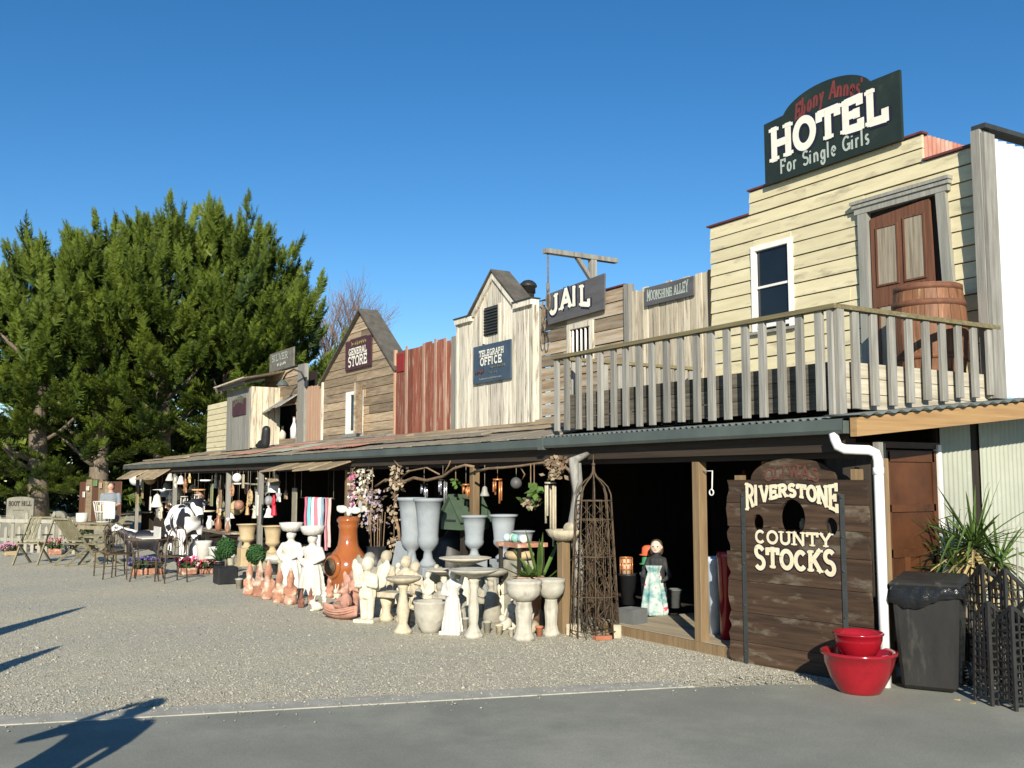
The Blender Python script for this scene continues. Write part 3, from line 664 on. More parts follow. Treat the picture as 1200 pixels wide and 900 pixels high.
# ------------------------------------------------------------------ hotel
hot = thing('hotel_building', 'cream weatherboard false-front building with a stepped parapet, the tallest of the row', 'building', (-8.1, YH, 2.6))
HX0, HX1 = -10.22, -6.10
MB().box(-9.43, -6.85, YH+.03, YH+.06, 2.6, 5.60).build('backing', M['dark_wood'], hot)
MB().box(-6.85, HX1-.02, YH+.03, YH+.06, 2.6, 5.28).build('backing', M['dark_wood'], hot)
MB().box(HX0+.03, -9.48, YH+.065, YH+.09, 2.6, 5.25).build('backing', M['dark_wood'], hot)
hboards(hot, HX0, HX1, 2.66, 5.30, 15, M['hotel_paint'], holes=[(-9.40,-8.74,3.72,4.83),(-7.60,-6.52,2.6,4.95)], lap=.016, joint=.4, gap=.012, wob=.003)
hboards(hot, -9.45, -6.79, 5.302, 5.62, 2, M['hotel_paint'], lap=.016, joint=.6, gap=.012)
MB().box(-9.47, -6.77, YH-.03, YH+.08, 5.622, 5.645).build('coping', M['flash'], hot)
MB().box(-10.27, -9.455, YH-.03, YH+.10, 5.302, 5.325).build('coping', M['flash'], hot)
MB().box(-6.785, -6.12, YH-.03, YH+.08, 5.302, 5.325).build('coping', M['flash'], hot)
MB().corr((-6.80, YH+.0, 5.33), (0,0,.30), (.0,1.2,0), .076, .009, nrm=(1,0,0)).build('rusty_sheet', M['rusty_iron'], hot)
MB().box(-6.10, -6.0, YH-.17, YH+.03, 2.58, 5.40).build('corner_post', M['grey_post'], hot)
MB().box(-5.995, -5.955, YH-.155, YH+.03, 2.58, 5.36).build('corner_trim', M['rail_wood'], hot)
MB().corr((-5.97, YH+.04, 2.6), (0,0,2.72), (0,3.2,0), .15, .016, nsub=10, nrm=(1,0,0)).build('side_sheet', M['bright_iron'], hot)
MB().bar((-6.02, YH-.15, 5.43), (-6.02, YH+3.2, 5.47), .16, .05).build('barge_flashing', M['iron_strap'], hot)
# window
wi = MB().box(-9.36, -8.79, YH+.015, YH+.03, 3.76, 4.79).build('window', M['glass'], hot)
for (a, b, c, d, e) in ((-9.43,-9.355,3.70,4.85,.03),(-8.785,-8.71,3.70,4.85,.03),(-9.355,-8.785,4.78,4.85,.03),(-9.355,-8.785,3.74,3.79,.028),(-9.355,-8.785,4.27,4.30,.012)):
    MB().box(a, b, YH-e, YH+.02, c, d).build('frame', M['white_paint'], wi)
MB().box(-9.47, -8.67, YH-.06, YH+.0, 3.665, 3.70).build('sill', M['frame_grey'], wi)
# door and its leaning surround
dfr = MB()
dfr.hexa([(-7.66,YH-.06,2.83),(-7.53,YH-.06,2.83),(-7.53,YH+.02,2.83),(-7.66,YH+.02,2.83),(-7.66,YH-.06,4.88),(-7.53,YH-.06,4.88),(-7.53,YH+.02,4.88),(-7.66,YH+.02,4.88)])
dframe = dfr.build('door_frame', M['frame_grey'], hot)
MB().hexa([(-6.53,YH-.06,2.83),(-6.39,YH-.06,2.83),(-6.39,YH+.02,2.83),(-6.53,YH+.02,2.83),(-6.62,YH-.06,4.88),(-6.50,YH-.06,4.88),(-6.50,YH+.02,4.88),(-6.62,YH+.02,4.88)]).build('jamb', M['frame_grey'], dframe)
MB().box(-7.70, -6.46, YH-.065, YH+.02, 4.882, 5.0).build('head', M['frame_grey'], dframe)
MB().box(-7.74, -6.43, YH-.10, YH+.02, 5.002, 5.04).build('cornice', M['frame_grey'], dframe)
MB().box(-7.72, -6.44, YH-.085, YH+.02, 4.955, 4.998).build('cornice', M['frame_grey'], dframe)
MB().box(-7.53, -6.52, YH+.02, YH+.028, 2.83, 4.88).build('door_void', M['dark_wood'], dframe)
dl = MB().hexa([(-7.50,YH-.025,2.84),(-6.68,YH-.025,2.84),(-6.68,YH+.01,2.84),(-7.50,YH+.01,2.84),(-7.51,YH-.025,4.80),(-6.72,YH-.025,4.86),(-6.72,YH+.01,4.86),(-7.51,YH+.01,4.80)]).build('door', M['door_brown'], hot)
for (a, b, c, d) in ((-7.41,-7.15,4.00,4.66),(-7.04,-6.80,4.00,4.70),(-7.40,-7.14,3.05,3.74),(-7.03,-6.77,3.05,3.76)):
    MB().box(a, b, YH-.032, YH-.02, c, d).build('panel', M['door_panel'], dl)
    for (p, q, r_, s_) in ((a-.02,a,c-.02,d+.02),(b,b+.02,c-.02,d+.02),(a,b,d,d+.02),(a,b,c-.02,c)):
        MB().box(p, q, YH-.042, YH-.02, r_, s_).build('moulding', M['door_brown'], dl)
MB().sphere((-6.79, YH-.07, 3.86), .03).tube([(-6.79,YH-.07,3.86),(-6.79,YH-.02,3.86)], .012).tube([(-6.79,YH-.075,3.86),(-6.86,YH-.075,3.86)], .011).build('handle', M['iron_black'], dl)

def signboard(name, label, x0, x1, z0, z1, y, th, m, frame=None):
    t = thing(name, label, 'sign', ((x0+x1)/2, y, z0))
    MB().box(x0, x1, y, y+th, z0, z1).build('board', M[m], t)
    return t
# hotel sign with arched top
hs = thing('hotel_sign', 'dark green arched board reading HOTEL For Single Girls above the cream parapet', 'sign', (-8.04, YH-.08, 5.6))
a0, a1, zt, zb = -9.08, -6.99, 6.42, 5.60
poly = [(a0, zb), (a1, zb), (a1, zt)] + [(-8.08 + .69*math.cos(rad(t)), zt - .06 + .30*math.sin(rad(t))) for t in range(12, 169, 8)] + [(a0, zt)]
MB().prism(poly, YH-.085, YH-.045).build('board', M['sign_green'], hs)
MB().box(-8.9, -8.82, YH-.044, YH-.02, 5.61, 6.3).build('stay', M['grey_post'], hs); MB().box(-7.3, -7.22, YH-.044, YH-.02, 5.61, 6.3).build('stay', M['grey_post'], hs)
ys = YH - .088
def hw(u, v): k = .90 + .22*abs(u-.5)*2; return (u, .5 + (v-.5)*k)
for m_, wt, dy in (('letter_navy', .40, 0), ('letter_white', .25, .006)):
    lettering(hs, 'HOTEL', a0+.10, 5.90, 1.85, .40, ys-dy, M[m_], wt=wt, fn=hw)
lettering(hs, 'For Single Girls', a0+.26, 5.685, 1.42, .185, ys-.001, M['letter_pale'], wt=.15, serif=False)
lettering(hs, "Ebony Annes'", a0+.52, 6.36, 1.08, .21, ys-.001, M['letter_red'], wt=.16, serif=False, slant=.25, fn=lambda u, v: (u, v + .55*math.sin(math.pi*min(max(u,0),1)) - .35))

# barrel on the balcony
def barrel(loc, h, r, label):
    t = thing('barrel', label, 'barrel', loc)
    prof = [(r*(.80 + .20*math.sin(math.pi*(.12+.76*i/10))), h*i/10) for i in range(11)]
    n = 18
    for k in range(n):
        b = MB(); vs = []; fs = []
        a0_, a1_ = 2*math.pi*k/n + .006, 2*math.pi*(k+1)/n - .006
        for (rr, z) in prof:
            for (ra, aa) in ((rr, a0_), (rr*1.004, (a0_+a1_)/2), (rr, a1_)): vs.append((ra*math.cos(aa), ra*math.sin(aa), z))
        for i in range(10):
            for q in range(2): fs.append((i*3+q, i*3+q+1, (i+1)*3+q+1, (i+1)*3+q))
        b.add(vs, fs, True); b.build('stave', M['barrel'], t, local=True)
    for z in (.02, .2, .78, .96):
        rr = r*(.80 + .20*math.sin(math.pi*(.12+.76*z)))
        MB().lathe([(rr+.001, h*z-.03), (rr+.008, h*z-.03), (rr+.008, h*z+.03), (rr+.001, h*z+.03)], n=36, caps=False).build('hoop', M['hoop'], t, local=True)
    MB().lathe([(r*.86, h*.97), (r*.86, h*.985)], n=24).build('lid', M['barrel'], t, local=True)
    return t
_bq = W(1089, 390, 9.15)
barrel((_bq.x, 9.15, 2.828), .95, .375, 'brown wooden barrel with rusty hoops standing on the balcony before the hotel door')

# ------------------------------------------------------------------ stocks
stk = thing('stocks_board', 'dark plank pillory board with three holes reading RIVERSTONE COUNTY STOCKS', 'stocks', (-7.34, 7.02, 0))
SY = 7.02
SX0, SX1 = -7.34, -5.77
rows = [(0, .20), (.205, .48), (.485, .78), (.785, 1.06), (1.065, 1.30), (1.305, 1.53), (1.535, 1.755)]
cut = MB()
for (cx, cz, rx, rz) in ((-6.555, 1.40, .14, .175), (-6.95, 1.345, .066, .082), (-6.145, 1.335, .066, .082)):
    cut.add([(cx+rx*math.cos(a), SY+d, cz+rz*math.sin(a)) for d in (-.2, .2) for a in [2*math.pi*k/28 for k in range(28)]],
            [tuple(range(28)), tuple(range(55, 27, -1))] + [((k+1)%28, k, 28+k, 28+(k+1)%28) for k in range(28)])
cuto = bpy.data.objects.new('tmpcut', cut.mesh('tmpcut')); COL.objects.link(cuto)
for i, (za, zb) in enumerate(rows):
    # ragged, broken left ends
    L = [(SX0 + RND.uniform(0, .05), za + (zb-za)*q/4) for q in range(5)]; Rr = [(SX1 + RND.uniform(-.012, .012), za + (zb-za)*q/2) for q in range(3)]
    o = MB().prism([L[0], Rr[0], Rr[1], Rr[2]] + L[::-1][:-1], SY + RND.uniform(-.003,.003), SY+.035).build('plank', M['stocks_wood'], stk)
    if i >= 4:
        md = o.modifiers.new('b', 'BOOLEAN'); md.operation = 'DIFFERENCE'; md.object = cuto; md.solver = 'EXACT'
        me = evaluated(o); o.modifiers.clear(); o.data = me; o.data.materials.clear(); o.data.materials.append(M['stocks_wood'])
bpy.data.objects.remove(cuto)
MB().prism([(-6.55 + .47*math.cos(rad(t)), 1.758 + .20*math.sin(rad(t))) for t in range(0, 181, 9)], SY-.003, SY+.03).build('arched_top', M['stocks_wood'], stk)
for x in (-7.115, -6.015): MB().box(x-.022, x+.022, SY-.016, SY-.005, .0, 1.63).build('strap', M['iron_strap'], stk)
for x in (-7.115, -6.015):
    for z in (.12, .55, .95, 1.25, 1.6): MB().sphere((x, SY-.017, z), .011, 8, 5).build('bolt', M['iron_strap'], stk)
MB().box(-7.25, -7.17, SY+.036, SY+.11, 0, 1.8).build('back_post', M['post_wood'], stk); MB().box(-5.95, -5.87, SY+.036, SY+.11, 0, 1.85).build('back_post', M['post_wood'], stk)
def rv(u, v):
    s = abs(u - .5) * 2; big = .66 + .95 * s**2.6; lift = .52 - .78*s**1.8
    return (u, lift + v*big*.9 + .02)
for m_, wt, dy in (('letter_navy', .33, .006), ('letter_cream', .225, .011)):
    lettering(stk, 'RIVERSTONE', -7.085, 1.50, 1.035, .19, SY-dy, M[m_], wt=wt*.82, fn=rv)
    lettering(stk, 'COUNTY', -6.985, 1.155, .86, .12, SY-dy, M[m_], wt=wt)
    def sv(u, v): s = abs(u-.5)*2; return (u, v*(.86+.34*s**2) - .34*(u>.8)*1 * (u-.8)/.2*.5 - .1*(u<.2))
    lettering(stk, 'STOCKS', -7.0, .93, .91, .20, SY-dy, M[m_], wt=wt*.95, fn=sv)
lettering(stk, 'OLIWAS', -6.86, 1.765, .62, .13, SY-.008, M['letter_faded_red'], wt=.15, fn=lambda u, v: (u, v*.9 + .35*math.sin(math.pi*min(max(u,0),1)) - .25))

stk.rotation_euler = (0, 0, rad(6.5))
# downpipe
dp = thing('downpipe', 'white plastic downpipe with an elbow from the gutter end to the ground', 'downpipe', (-5.66, 6.95, 0))
pts = [(-5.93,6.95,2.15),(-5.93,6.95,2.10),(-5.91,6.955,2.05),(-5.86,6.96,2.03),(-5.78,6.99,2.025),(-5.72,7.0,2.02),(-5.685,7.0,1.99),(-5.675,7.0,1.94),(-5.675,7.0,1.0),(-5.675,7.0,.012)]
pts = [tuple(W(*q)) for q in ((977,508,6.95),(978.5,515,6.95),(982,523,6.955),(990,526.5,6.98),(1004,527,7.06),(1018,527.5,7.14),(1026,531,7.19),(1029,540,7.2))]
pts += [(pts[-1][0]+.0, 7.2, 1.2), (pts[-1][0], 7.2, .012)]
MB().tube(pts, .042, 14).build('pipe', M['pvc'], dp)
MB().tube([(pts[-1][0], 7.2, 1.80), (pts[-1][0], 7.2, 1.86)], .047, 14).build('bracket', M['pvc'], dp)
MB().box(-5.80, -5.74, 7.32, 7.38, 0, 2.085).build('corner_stud', M['grey_post'], side)
# ------------------------------------------------------------------ Moonshine Alley boards
mn = thing('boarded_building', 'whitewashed vertical board front between the jail and the hotel', 'building', (-11.2, YH, 2.6))
vboards(mn, -12.0, -10.27, 2.66, lambda x: 4.68 + .0*x, 13, M['moon_board'], rag=.02)
MB().box(-12.0, -10.28, YH+.04, YH+.06, 2.62, 4.6).build('backing', M['dark_wood'], mn)
MB().box(-12.13, -12.01, YH-.06, YH+.06, 2.62, 4.80).build('corner_post', M['grey_post'], mn)
MB().box(-10.266, -10.235, YH-.02, YH+.06, 2.62, 4.70).build('edge_board', M['dark_wood'], mn)
sg = thing('alley_sign', 'long grey sign reading MOONSHINE ALLEY on white vertical boards', 'sign', (-11.1, YH-.05, 4.38))
MB().box(-11.63, -10.54, YH-.05, YH-.022, 4.38, 4.66).build('board', M['sign_grey'], sg)
lettering(sg, 'MOONSHINE ALLEY', -11.57, 4.46, .93, .13, YH-.053, M['letter_pale'], wt=.13, fn=lambda u, v: (u, v*(1.0 + .4*(abs(u-.5)*2)**2) - .1))

# ------------------------------------------------------------------ jail
jl = thing('jail_building', 'brown horizontal plank jail front with a small barred window', 'building', (-13.3, YH, 2.6))
hboards(jl, -14.55, -12.14, 2.66, 4.80, 10, M['grey_plank'], holes=[(-13.64,-13.08,3.72,4.28)], wob=.006, joint=.6)
MB().box(-14.5, -12.16, YH+.16, YH+.18, 2.62, 4.75).build('backing', M['dark_wood'], jl)
MB().box(-12.7, -12.14, YH-.03, YH+.08, 4.803, 4.825).build('coping', M['flash'], jl)
for (a, b, c, d) in ((-13.74,-13.645,3.66,4.37),(-13.075,-12.99,3.66,4.37),(-13.645,-13.075,4.285,4.37),(-13.645,-13.075,3.64,3.715)):
    MB().box(a, b, YH-.03, YH+.02, c, d).build('window_frame', M['white_board'], jl)
for i in range(5):
    x = -13.60 + .12*i; MB().tube([(x,YH+.01,3.70),(x,YH+.01,4.30)], .018, 8).build('window_bar', M['white_paint'], jl)
MB().box(-14.6, -14.553, YH-.02, YH+.08, 2.62, 4.86).build('edge_board', M['grey_post'], jl)
sg = thing('jail_sign', 'grey board with arched white letters reading JAIL', 'sign', (-13.4, YH-.1, 4.5))
b = MB().prism([(-14.26,4.44),(-12.60,4.48),(-12.58,5.06),(-14.26,4.98)], YH-.09, YH-.06).build('board', M['sign_grey'], sg)
MB().box(-13.9, -13.84, YH-.058, YH-.02, 4.5, 4.9).build('stay', M['grey_post'], sg); MB().box(-12.9, -12.84, YH-.058, YH-.02, 4.5, 4.9).build('stay', M['grey_post'], sg)
jf = lambda u, v: (u, v*(.86 + .1*u) + .30*math.sin(math.pi*min(max(u*.8+.12,0),1)) - .02)
for m_, wt, dy in (('letter_navy', .44, .003), ('letter_white', .23, .009)):
    lettering(sg, 'JAIL', -14.14, 4.56, 1.20, .36, YH-.09-dy, M[m_], wt=wt, fn=jf)

# gallows behind the jail front, beam over the street
gal = thing('gallows', 'weathered timber gallows beam on a braced post above the jail', 'gallows', (-13.2, 9.9, 2.6))
gp = W(694, 302, 9.80); gx = gp.x
def ybeam(px): # where along the beam a column of the picture falls
    lo, hi = 7.0, 14.0
    for _ in range(40):
        mid = (lo+hi)/2; d = Vector((gx, mid, gp.z)) - _C; X_ = 600 + FPX*d.dot(_R)/d.dot(_F)
        lo, hi = (mid, hi) if X_ < px else (lo, mid)
    return lo
ya, yb = ybeam(638), ybeam(722)
MB().bar((gx, ya, gp.z), (gx, yb, gp.z), .12, .075).build('beam', M['rail_wood'], gal)
MB().box(gx-.05, gx+.05, 9.75, 9.86, 2.7, gp.z-.04).build('post', M['rail_wood'], gal)
y2 = ybeam(676)
MB().bar((gx, y2, gp.z-.03), (gx, 9.76, gp.z-.36), .07, .06).build('brace', M['rail_wood'], gal)
def noose(label, x, y, zt, drop, loop):
    t = thing('noose', label, 'rope', (x, y, zt))
    MB().tube([(x,y,zt),(x+.004,y,zt-drop*.5),(x,y,zt-drop)], .013, 7).build('rope', M['rope'], t)
    MB().tube([(x,y,zt-drop+.12),(x,y,zt-drop-.02)], .026, 8).build('knot', M['rope'], t)
    lp = [(x + loop*.2*math.sin(a), y, zt-drop-.02-loop*(1-math.cos(a))*.5) for a in [2*math.pi*i/20 for i in range(21)]]
    MB().tube(lp, .012, 6).build('loop', M['rope'], t)
    return t
yn = ybeam(642)
noose('pale rope noose hanging from the end of the gallows beam', gx, yn, gp.z-.03, .62, .30)
hk = W(636, 352, YH-.12)
noose('dark rope noose hanging on the edge of the telegraph office', hk.x, YH-.12, hk.z-.01, .40, .34)
hook = thing('rope_hook', 'small iron hook bar holding the noose beside the telegraph office', 'hook', (hk.x, YH-.1, hk.z))
MB().tube([(hk.x-.1,YH-.12,hk.z),(hk.x+.12,YH-.12,hk.z)], .012, 6).tube([(hk.x,YH-.12,hk.z),(hk.x,YH+.0,hk.z)], .012, 6).build('bar', M['iron_black'], hook)

# ------------------------------------------------------------------ telegraph office
tg = thing('telegraph_office', 'narrow white board gabled front with a louvred vent', 'building', (-16, YH, 2.7))
def tgtop(x):
    if x < -16.83 or x > -15.19: return 4.93
    return 4.98 + (5.66 - 4.98) * (1 - abs(x + 16.0) / .84)
YT = YH - .12
vboards(tg, -17.40, -14.64, 2.72, tgtop, 19, M['white_board'], y=YT)
MB().prism([(-17.38,2.7),(-14.66,2.7),(-14.66,4.85),(-15.2,4.9),(-16.0,5.55),(-16.82,4.9),(-17.38,4.85)], YT+.04, YT+.06).build('backing', M['dark_wood'], tg)
for (a, b) in ((-17.46,-16.80),(-15.22,-14.60)):
    MB().box(a, b, YT-.07, YT+.10, 4.86, 4.96).build('cornice', M['white_board'], tg); MB().box(a-.02, b+.02, YT-.09, YT+.12, 4.962, 4.985).build('coping', M['iron_strap'], tg)
for s in (-1, 1):
    MB().prism([(-16.0 + s*.86, 4.93), (-16.0 + s*.74, 4.93), (-16.0, 5.56), (-16.0, 5.68)][::(-1 if s > 0 else 1)], YT-.05, YT-.005).build('barge_board', M['white_board'], tg)
    a = Vector((-16.0 + s*.95, 0, 4.93)); c = Vector((-16.0, 0, 5.71))
    MB().hexa([(a.x,YT-.08,a.z),(c.x,YT-.08,c.z),(c.x,YH+.22,c.z),(a.x,YH+.22,a.z),(a.x,YT-.08,a.z+.035),(c.x,YT-.08,c.z+.035),(c.x,YH+.22,c.z+.035),(a.x,YH+.22,a.z+.035)]).build('roof', M['roof_dark'], tg)
MB().box(-17.47, -17.405, YT-.02, YH+.0, 2.7, 4.86).build('edge_board', M['white_board'], tg)
MB().box(-14.635, -14.60, YT-.03, YH+.0, 2.7, 4.86).build('edge_board', M['white_board'], tg)
vt = MB().box(-16.32, -15.78, YT-.03, YT-.004, 4.50, 5.04).build('vent', M['iron_black'], tg)
for i in range(9): MB().hexa([(-16.30,YT-.06,4.52+i*.057),(-15.80,YT-.06,4.52+i*.057),(-15.80,YT-.028,4.55+i*.057),(-16.30,YT-.028,4.55+i*.057),(-16.30,YT-.06,4.53+i*.057),(-15.80,YT-.06,4.53+i*.057),(-15.80,YT-.028,4.56+i*.057),(-16.30,YT-.028,4.56+i*.057)]).build('louvre', M['iron_strap'], vt)
MB().box(-16.37, -16.325, YT-.05, YT-.003, 4.35, 5.06).build('vent_side', M['white_board'], vt); MB().box(-15.775, -15.73, YT-.05, YT-.003, 4.30, 5.06).build('vent_side', M['white_board'], vt)
sg = thing('telegraph_sign', 'square slate blue sign reading TELEGRAPH OFFICE', 'sign', (-16, YT-.06, 3.6))
MB().box(-16.69, -15.31, YT-.06, YT-.03, 3.60, 4.32).build('board', M['sign_blue'], sg)
lettering(sg, 'TELEGRAPH', -16.46, 4.10, .92, .12, YT-.063, M['letter_white'], wt=.18)
lettering(sg, 'OFFICE', -16.42, 3.93, .82, .15, YT-.063, M['letter_white'], wt=.21)
scribble(sg, -16.05, 3.83, .55, .08, YT-.063, M['letter_faded'], 9, 3); scribble(sg, -16.6, 3.76, .35, .12, YT-.063, M['letter_faded_red'], 5, 4); scribble(sg, -16.1, 3.74, .3, .06, YT-.063, M['letter_faded'], 5, 5)
scribble(sg, -16.46, 3.65, .84, .045, YT-.063, M['letter_pale'], 16, 6)
fl = thing('chimney_flue', 'black metal flue pipe with a domed cap behind the telegraph office', 'flue', (-14.95, YH+.5, 2.7))
fx = W(619, 345, YH+.5)
MB().lathe([(.115,2.7),(.115,fx.z+.12)], (fx.x, YH+.5, 0), 18).build('pipe', M['iron_black'], fl)
MB().lathe([(.14,fx.z+.02),(.14,fx.z+.13),(.17,fx.z+.14),(.17,fx.z+.17),(.15,fx.z+.21),(.09,fx.z+.26),(.02,fx.z+.28)], (fx.x, YH+.5, 0), 18).build('cap', M['iron_black'], fl)

# ------------------------------------------------------------------ red board front
rd = thing('red_board_building', 'tall fence-like front of peeling red vertical boards with pale battens', 'building', (-19, YH, 2.7))
vboards(rd, -20.58, -17.95, 2.72, 4.68, 9, M['red_board'], rag=.05, y=YH)
for x in (-20.0, -19.15, -18.6, -18.15):
    MB().box(x-.045, x+.045, YH-.03, YH-.006, 2.75, 4.70 + RND.uniform(-.03,.05)).build('batten', M['batten'], rd)
MB().box(-20.64, -20.585, YH-.04, YH+.03, 2.72, 4.72).build('batten', M['pink_board'], rd)
vboards(rd, -17.94, -17.48, 2.72, 4.70, 2, M['grey_post'], y=YH)
MB().box(-20.55, -17.5, YH+.04, YH+.06, 2.72, 4.6).build('backing', M['dark_wood'], rd)
MB().box(-20.5, -20.15, YH-.03, YH-.008, 4.2, 4.6).build('patch', col_mat((.26,.025,.025)), rd)

# ------------------------------------------------------------------ general store
gs = thing('general_store', 'gabled brown plank store front with a white framed window', 'building', (-22.9, YH, 2.7))
def gprof(z):
    if z <= 4.38: return (-25.12, -20.68)
    t = (z - 4.38) / (5.88 - 4.38); return (-25.12 + (2.5)*t, -20.68 - (1.94)*t)
hboards(gs, 0, 0, 2.72, 5.86, 15, M['store_plank'], prof=gprof, holes=[(-23.40,-22.52,2.92,3.92)], joint=.7)
MB().prism([(-25.1,2.7),(-20.7,2.7),(-20.7,4.3),(-22.62,5.8),(-25.1,4.3)], YH+.12, YH+.14).build('backing', M['dark_wood'], gs)
for (a, c) in (((-25.28,4.27),(-22.62,5.93)), ((-20.50,4.24),(-22.62,5.93))):
    MB().hexa([(a[0],YH-.10,a[1]),(c[0],YH-.10,c[1]),(c[0],YH+.42,c[1]),(a[0],YH+.42,a[1]),(a[0],YH-.10,a[1]+.05),(c[0],YH-.10,c[1]+.05),(c[0],YH+.42,c[1]+.05),(a[0],YH+.42,a[1]+.05)]).build('roof', M['roof_dark'], gs)
wi = MB().box(-23.38, -22.54, YH-.022, YH+.02, 2.95, 3.9).build('window', M['glass'], gs)
for (a, b, c, d) in ((-23.48,-23.38,2.90,3.96),(-22.54,-22.46,2.90,3.96),(-23.38,-22.54,3.87,3.96),(-23.38,-22.54,2.90,2.98),(-23.35,-23.18,2.98,3.87)):
    MB().box(a, b, YH-.04, YH+.03, c, d).build('frame', M['white_paint'], wi)
MB().box(-23.56, -22.4, YH-.1, YH+.0, 2.82, 2.90).build('sill', M['frame_grey'], wi)
MB().hexa([(-22.44,YH-.05,2.88),(-22.38,YH-.06,2.88),(-22.22,YH-.30,2.88),(-22.28,YH-.32,2.88),(-22.44,YH-.05,4.04),(-22.38,YH-.06,4.04),(-22.22,YH-.30,4.10),(-22.28,YH-.32,4.10)]).build('shutter', M['grey_plank'], gs)
MB().box(-25.19, -25.125, YH-.05, YH+.03, 2.7, 4.36).build('edge_board', M['white_board'], gs)
sg = thing('store_sign', 'plum coloured sign reading GENERAL STORE in the gable', 'sign', (-22.7, YH-.06, 4.5))
MB().box(-23.50, -21.90, YH-.06, YH-.03, 4.50, 5.24).build('board', M['sign_plum'], sg)
MB().box(-23.2, -22.2, YH-.0585, YH-.031, 5.242, 5.27).build('board_top', M['sign_plum'], sg)
lettering(sg, 'GENERAL', -23.28, 4.86, 1.15, .17, YH-.063, M['letter_white'], wt=.21)
lettering(sg, 'STORE', -23.32, 4.58, 1.22, .25, YH-.063, M['letter_white'], wt=.19)
scribble(sg, -23.15, 5.07, .95, .13, YH-.063, col_mat((.30,.26,.10)), 8, 8)

# vertical boards left of the store
pk = thing('board_lean_to', 'strip of pinkish vertical boards between the store and the small plank hut', 'building', (-25.9, YH, 2.7))
vboards(pk, -26.4, -25.2, 2.72, 4.34, 6, M['pink_board'], rag=.02)
MB().box(-26.38, -25.2, YH+.04, YH+.06, 2.72, 4.25).build('backing', M['dark_wood'], pk)

# ------------------------------------------------------------------ plank hut with awning window
ob = thing('plank_hut', 'old brown plank hut front with a dark open window', 'building', (-28.4, YH, 2.7))
hboards(ob, -30.2, -26.98, 2.72, 5.0, 9, M['store_plank'], holes=[(-29.75,-27.25,2.95,3.92)], wob=.01, joint=1)
MB().box(-30.2, -27.0, YH+.5, YH+.52, 2.72, 4.9).build('backing', M['dark_wood'], ob)
MB().box(-30.15, -27.0, YH+.02, YH+.5, 2.90, 2.94).build('window_board', M['dark_wood'], ob)
MB().box(-26.96, -26.42, YH-.08, YH+.04, 2.72, 5.0).build('corner_post', M['grey_post'], ob)
MB().box(-30.22, -26.9, YH-.04, YH+.08, 5.003, 5.03).build('coping', M['iron_strap'], ob)
aw = thing('window_awning', 'ragged plank awning sloping over the dark window of the old plank hut', 'awning', (-28.5, YH-.2, 3.9))
for i in range(7):
    xa = -30.0 + i*.42; d = RND.uniform(.5,.62)
    MB().hexa([(xa,YH-d,3.62+RND.uniform(-.02,.02)+i*.03),(xa+.40,YH-d,3.64+i*.03),(xa+.40,YH-.01,4.0+i*.03),(xa,YH-.01,3.98+i*.03),(xa,YH-d,3.65+i*.03),(xa+.40,YH-d,3.67+i*.03),(xa+.40,YH-.01,4.03+i*.03),(xa,YH-.01,4.01+i*.03)]).build('slat', M['rail_wood'], aw)
for x in (-29.3, -28.6, -27.75): 
    pass
for i, (x, h_, c) in enumerate(((-29.35,.55,(.62,.62,.68)),(-28.75,.40,(.6,.55,.42)),(-27.75,.62,(.70,.70,.72)))):
    bt = thing('bottle', ['short fat pale bottle at the left of the hut window','small cream bottle in the middle of the hut window','tall thin white bottle at the right of the hut window'][i], 'bottle', (x, YH+.12, 2.94))
    MB().lathe([(.10,0),(.105,h_*.5),(.05,h_*.72),(.035,h_*.8),(.035,h_)], n=14).build('glass', col_mat(c, .3), bt, local=True)
    MB().lathe([(.042,h_),(.042,h_+.03)], n=10).build('stopper', M['post_wood'], bt, local=True)
sg = signboard('hut_sign', 'weathered grey sign board reading SILVER standing on the roof of the plank hut', -29.7, -27.55, 5.03, 5.60, YH-.02, .05, 'sign_old')
lettering(sg, 'SILVER', -29.5, 5.33, 1.5, .2, YH-.024, M['letter_pale'], wt=.15); scribble(sg, -29.0, 5.12, .8, .15, YH-.024, M['letter_pale'], 6, 9)
# gooseneck lamp
gl = thing('gooseneck_lamp', 'curved iron gooseneck lamp on the grey corner post', 'lamp', (-26.6, YH-.1, 4.4))
MB().tube([(-26.3,YH-.09,4.5),(-26.2,YH-.25,4.72),(-26.35,YH-.42,4.8),(-26.75,YH-.48,4.72),(-27.0,YH-.5,4.55)], .025, 8).build('arm', M['iron_strap'], gl)
MB().lathe([(.04,.1),(.09,.05),(.16,-.05),(.17,-.08)], (-27.0, YH-.5, 4.48), 16).build('shade', M['gutter'], gl)
MB().box(-26.36, -26.24, YH-.1, YH-.06, 4.35, 4.6).build('bracket', M['iron_strap'], gl)

# ------------------------------------------------------------------ outhouse
oh = thing('outhouse', 'small grey board outhouse with a sloping tin roof at the far end of the row', 'outhouse', (-32.3, 9.0, 2.7))
OY = 8.7
xa, xb = W(266,480,OY).x, W(292.5,480,OY).x
vboards(oh, xa, xb, 2.66, 4.52, 7, M['grey_post'], y=OY, rag=.01)
w_ = YH - OY
for i in range(5):
    MB().box(xb+.0, xb+.03, OY+.03+i*w_/5, OY+.03+(i+1)*w_/5-.012, 2.7, 4.5).build('side_board', M['moon_board'], oh)  # paler than the front boards: sunlight on this side put into the colour
MB().box(xa+.03, xb-.03, OY+.05, YH, 2.7, 4.45).build('core', M['dark_wood'], oh)
rt = MB()
rt.corr((xa-.35, OY-.35, 4.66), (0, 1.5, .30), (xb-xa+.85, 0, .06), .15, .012, nrm=(0,0,1), thick=.02); rt.build('roof', M['moon_board'], oh)
MB().box(xa-.2, xb+.2, OY-.25, OY-.2, 4.52, 4.62).build('purlin', M['iron_black'], oh)
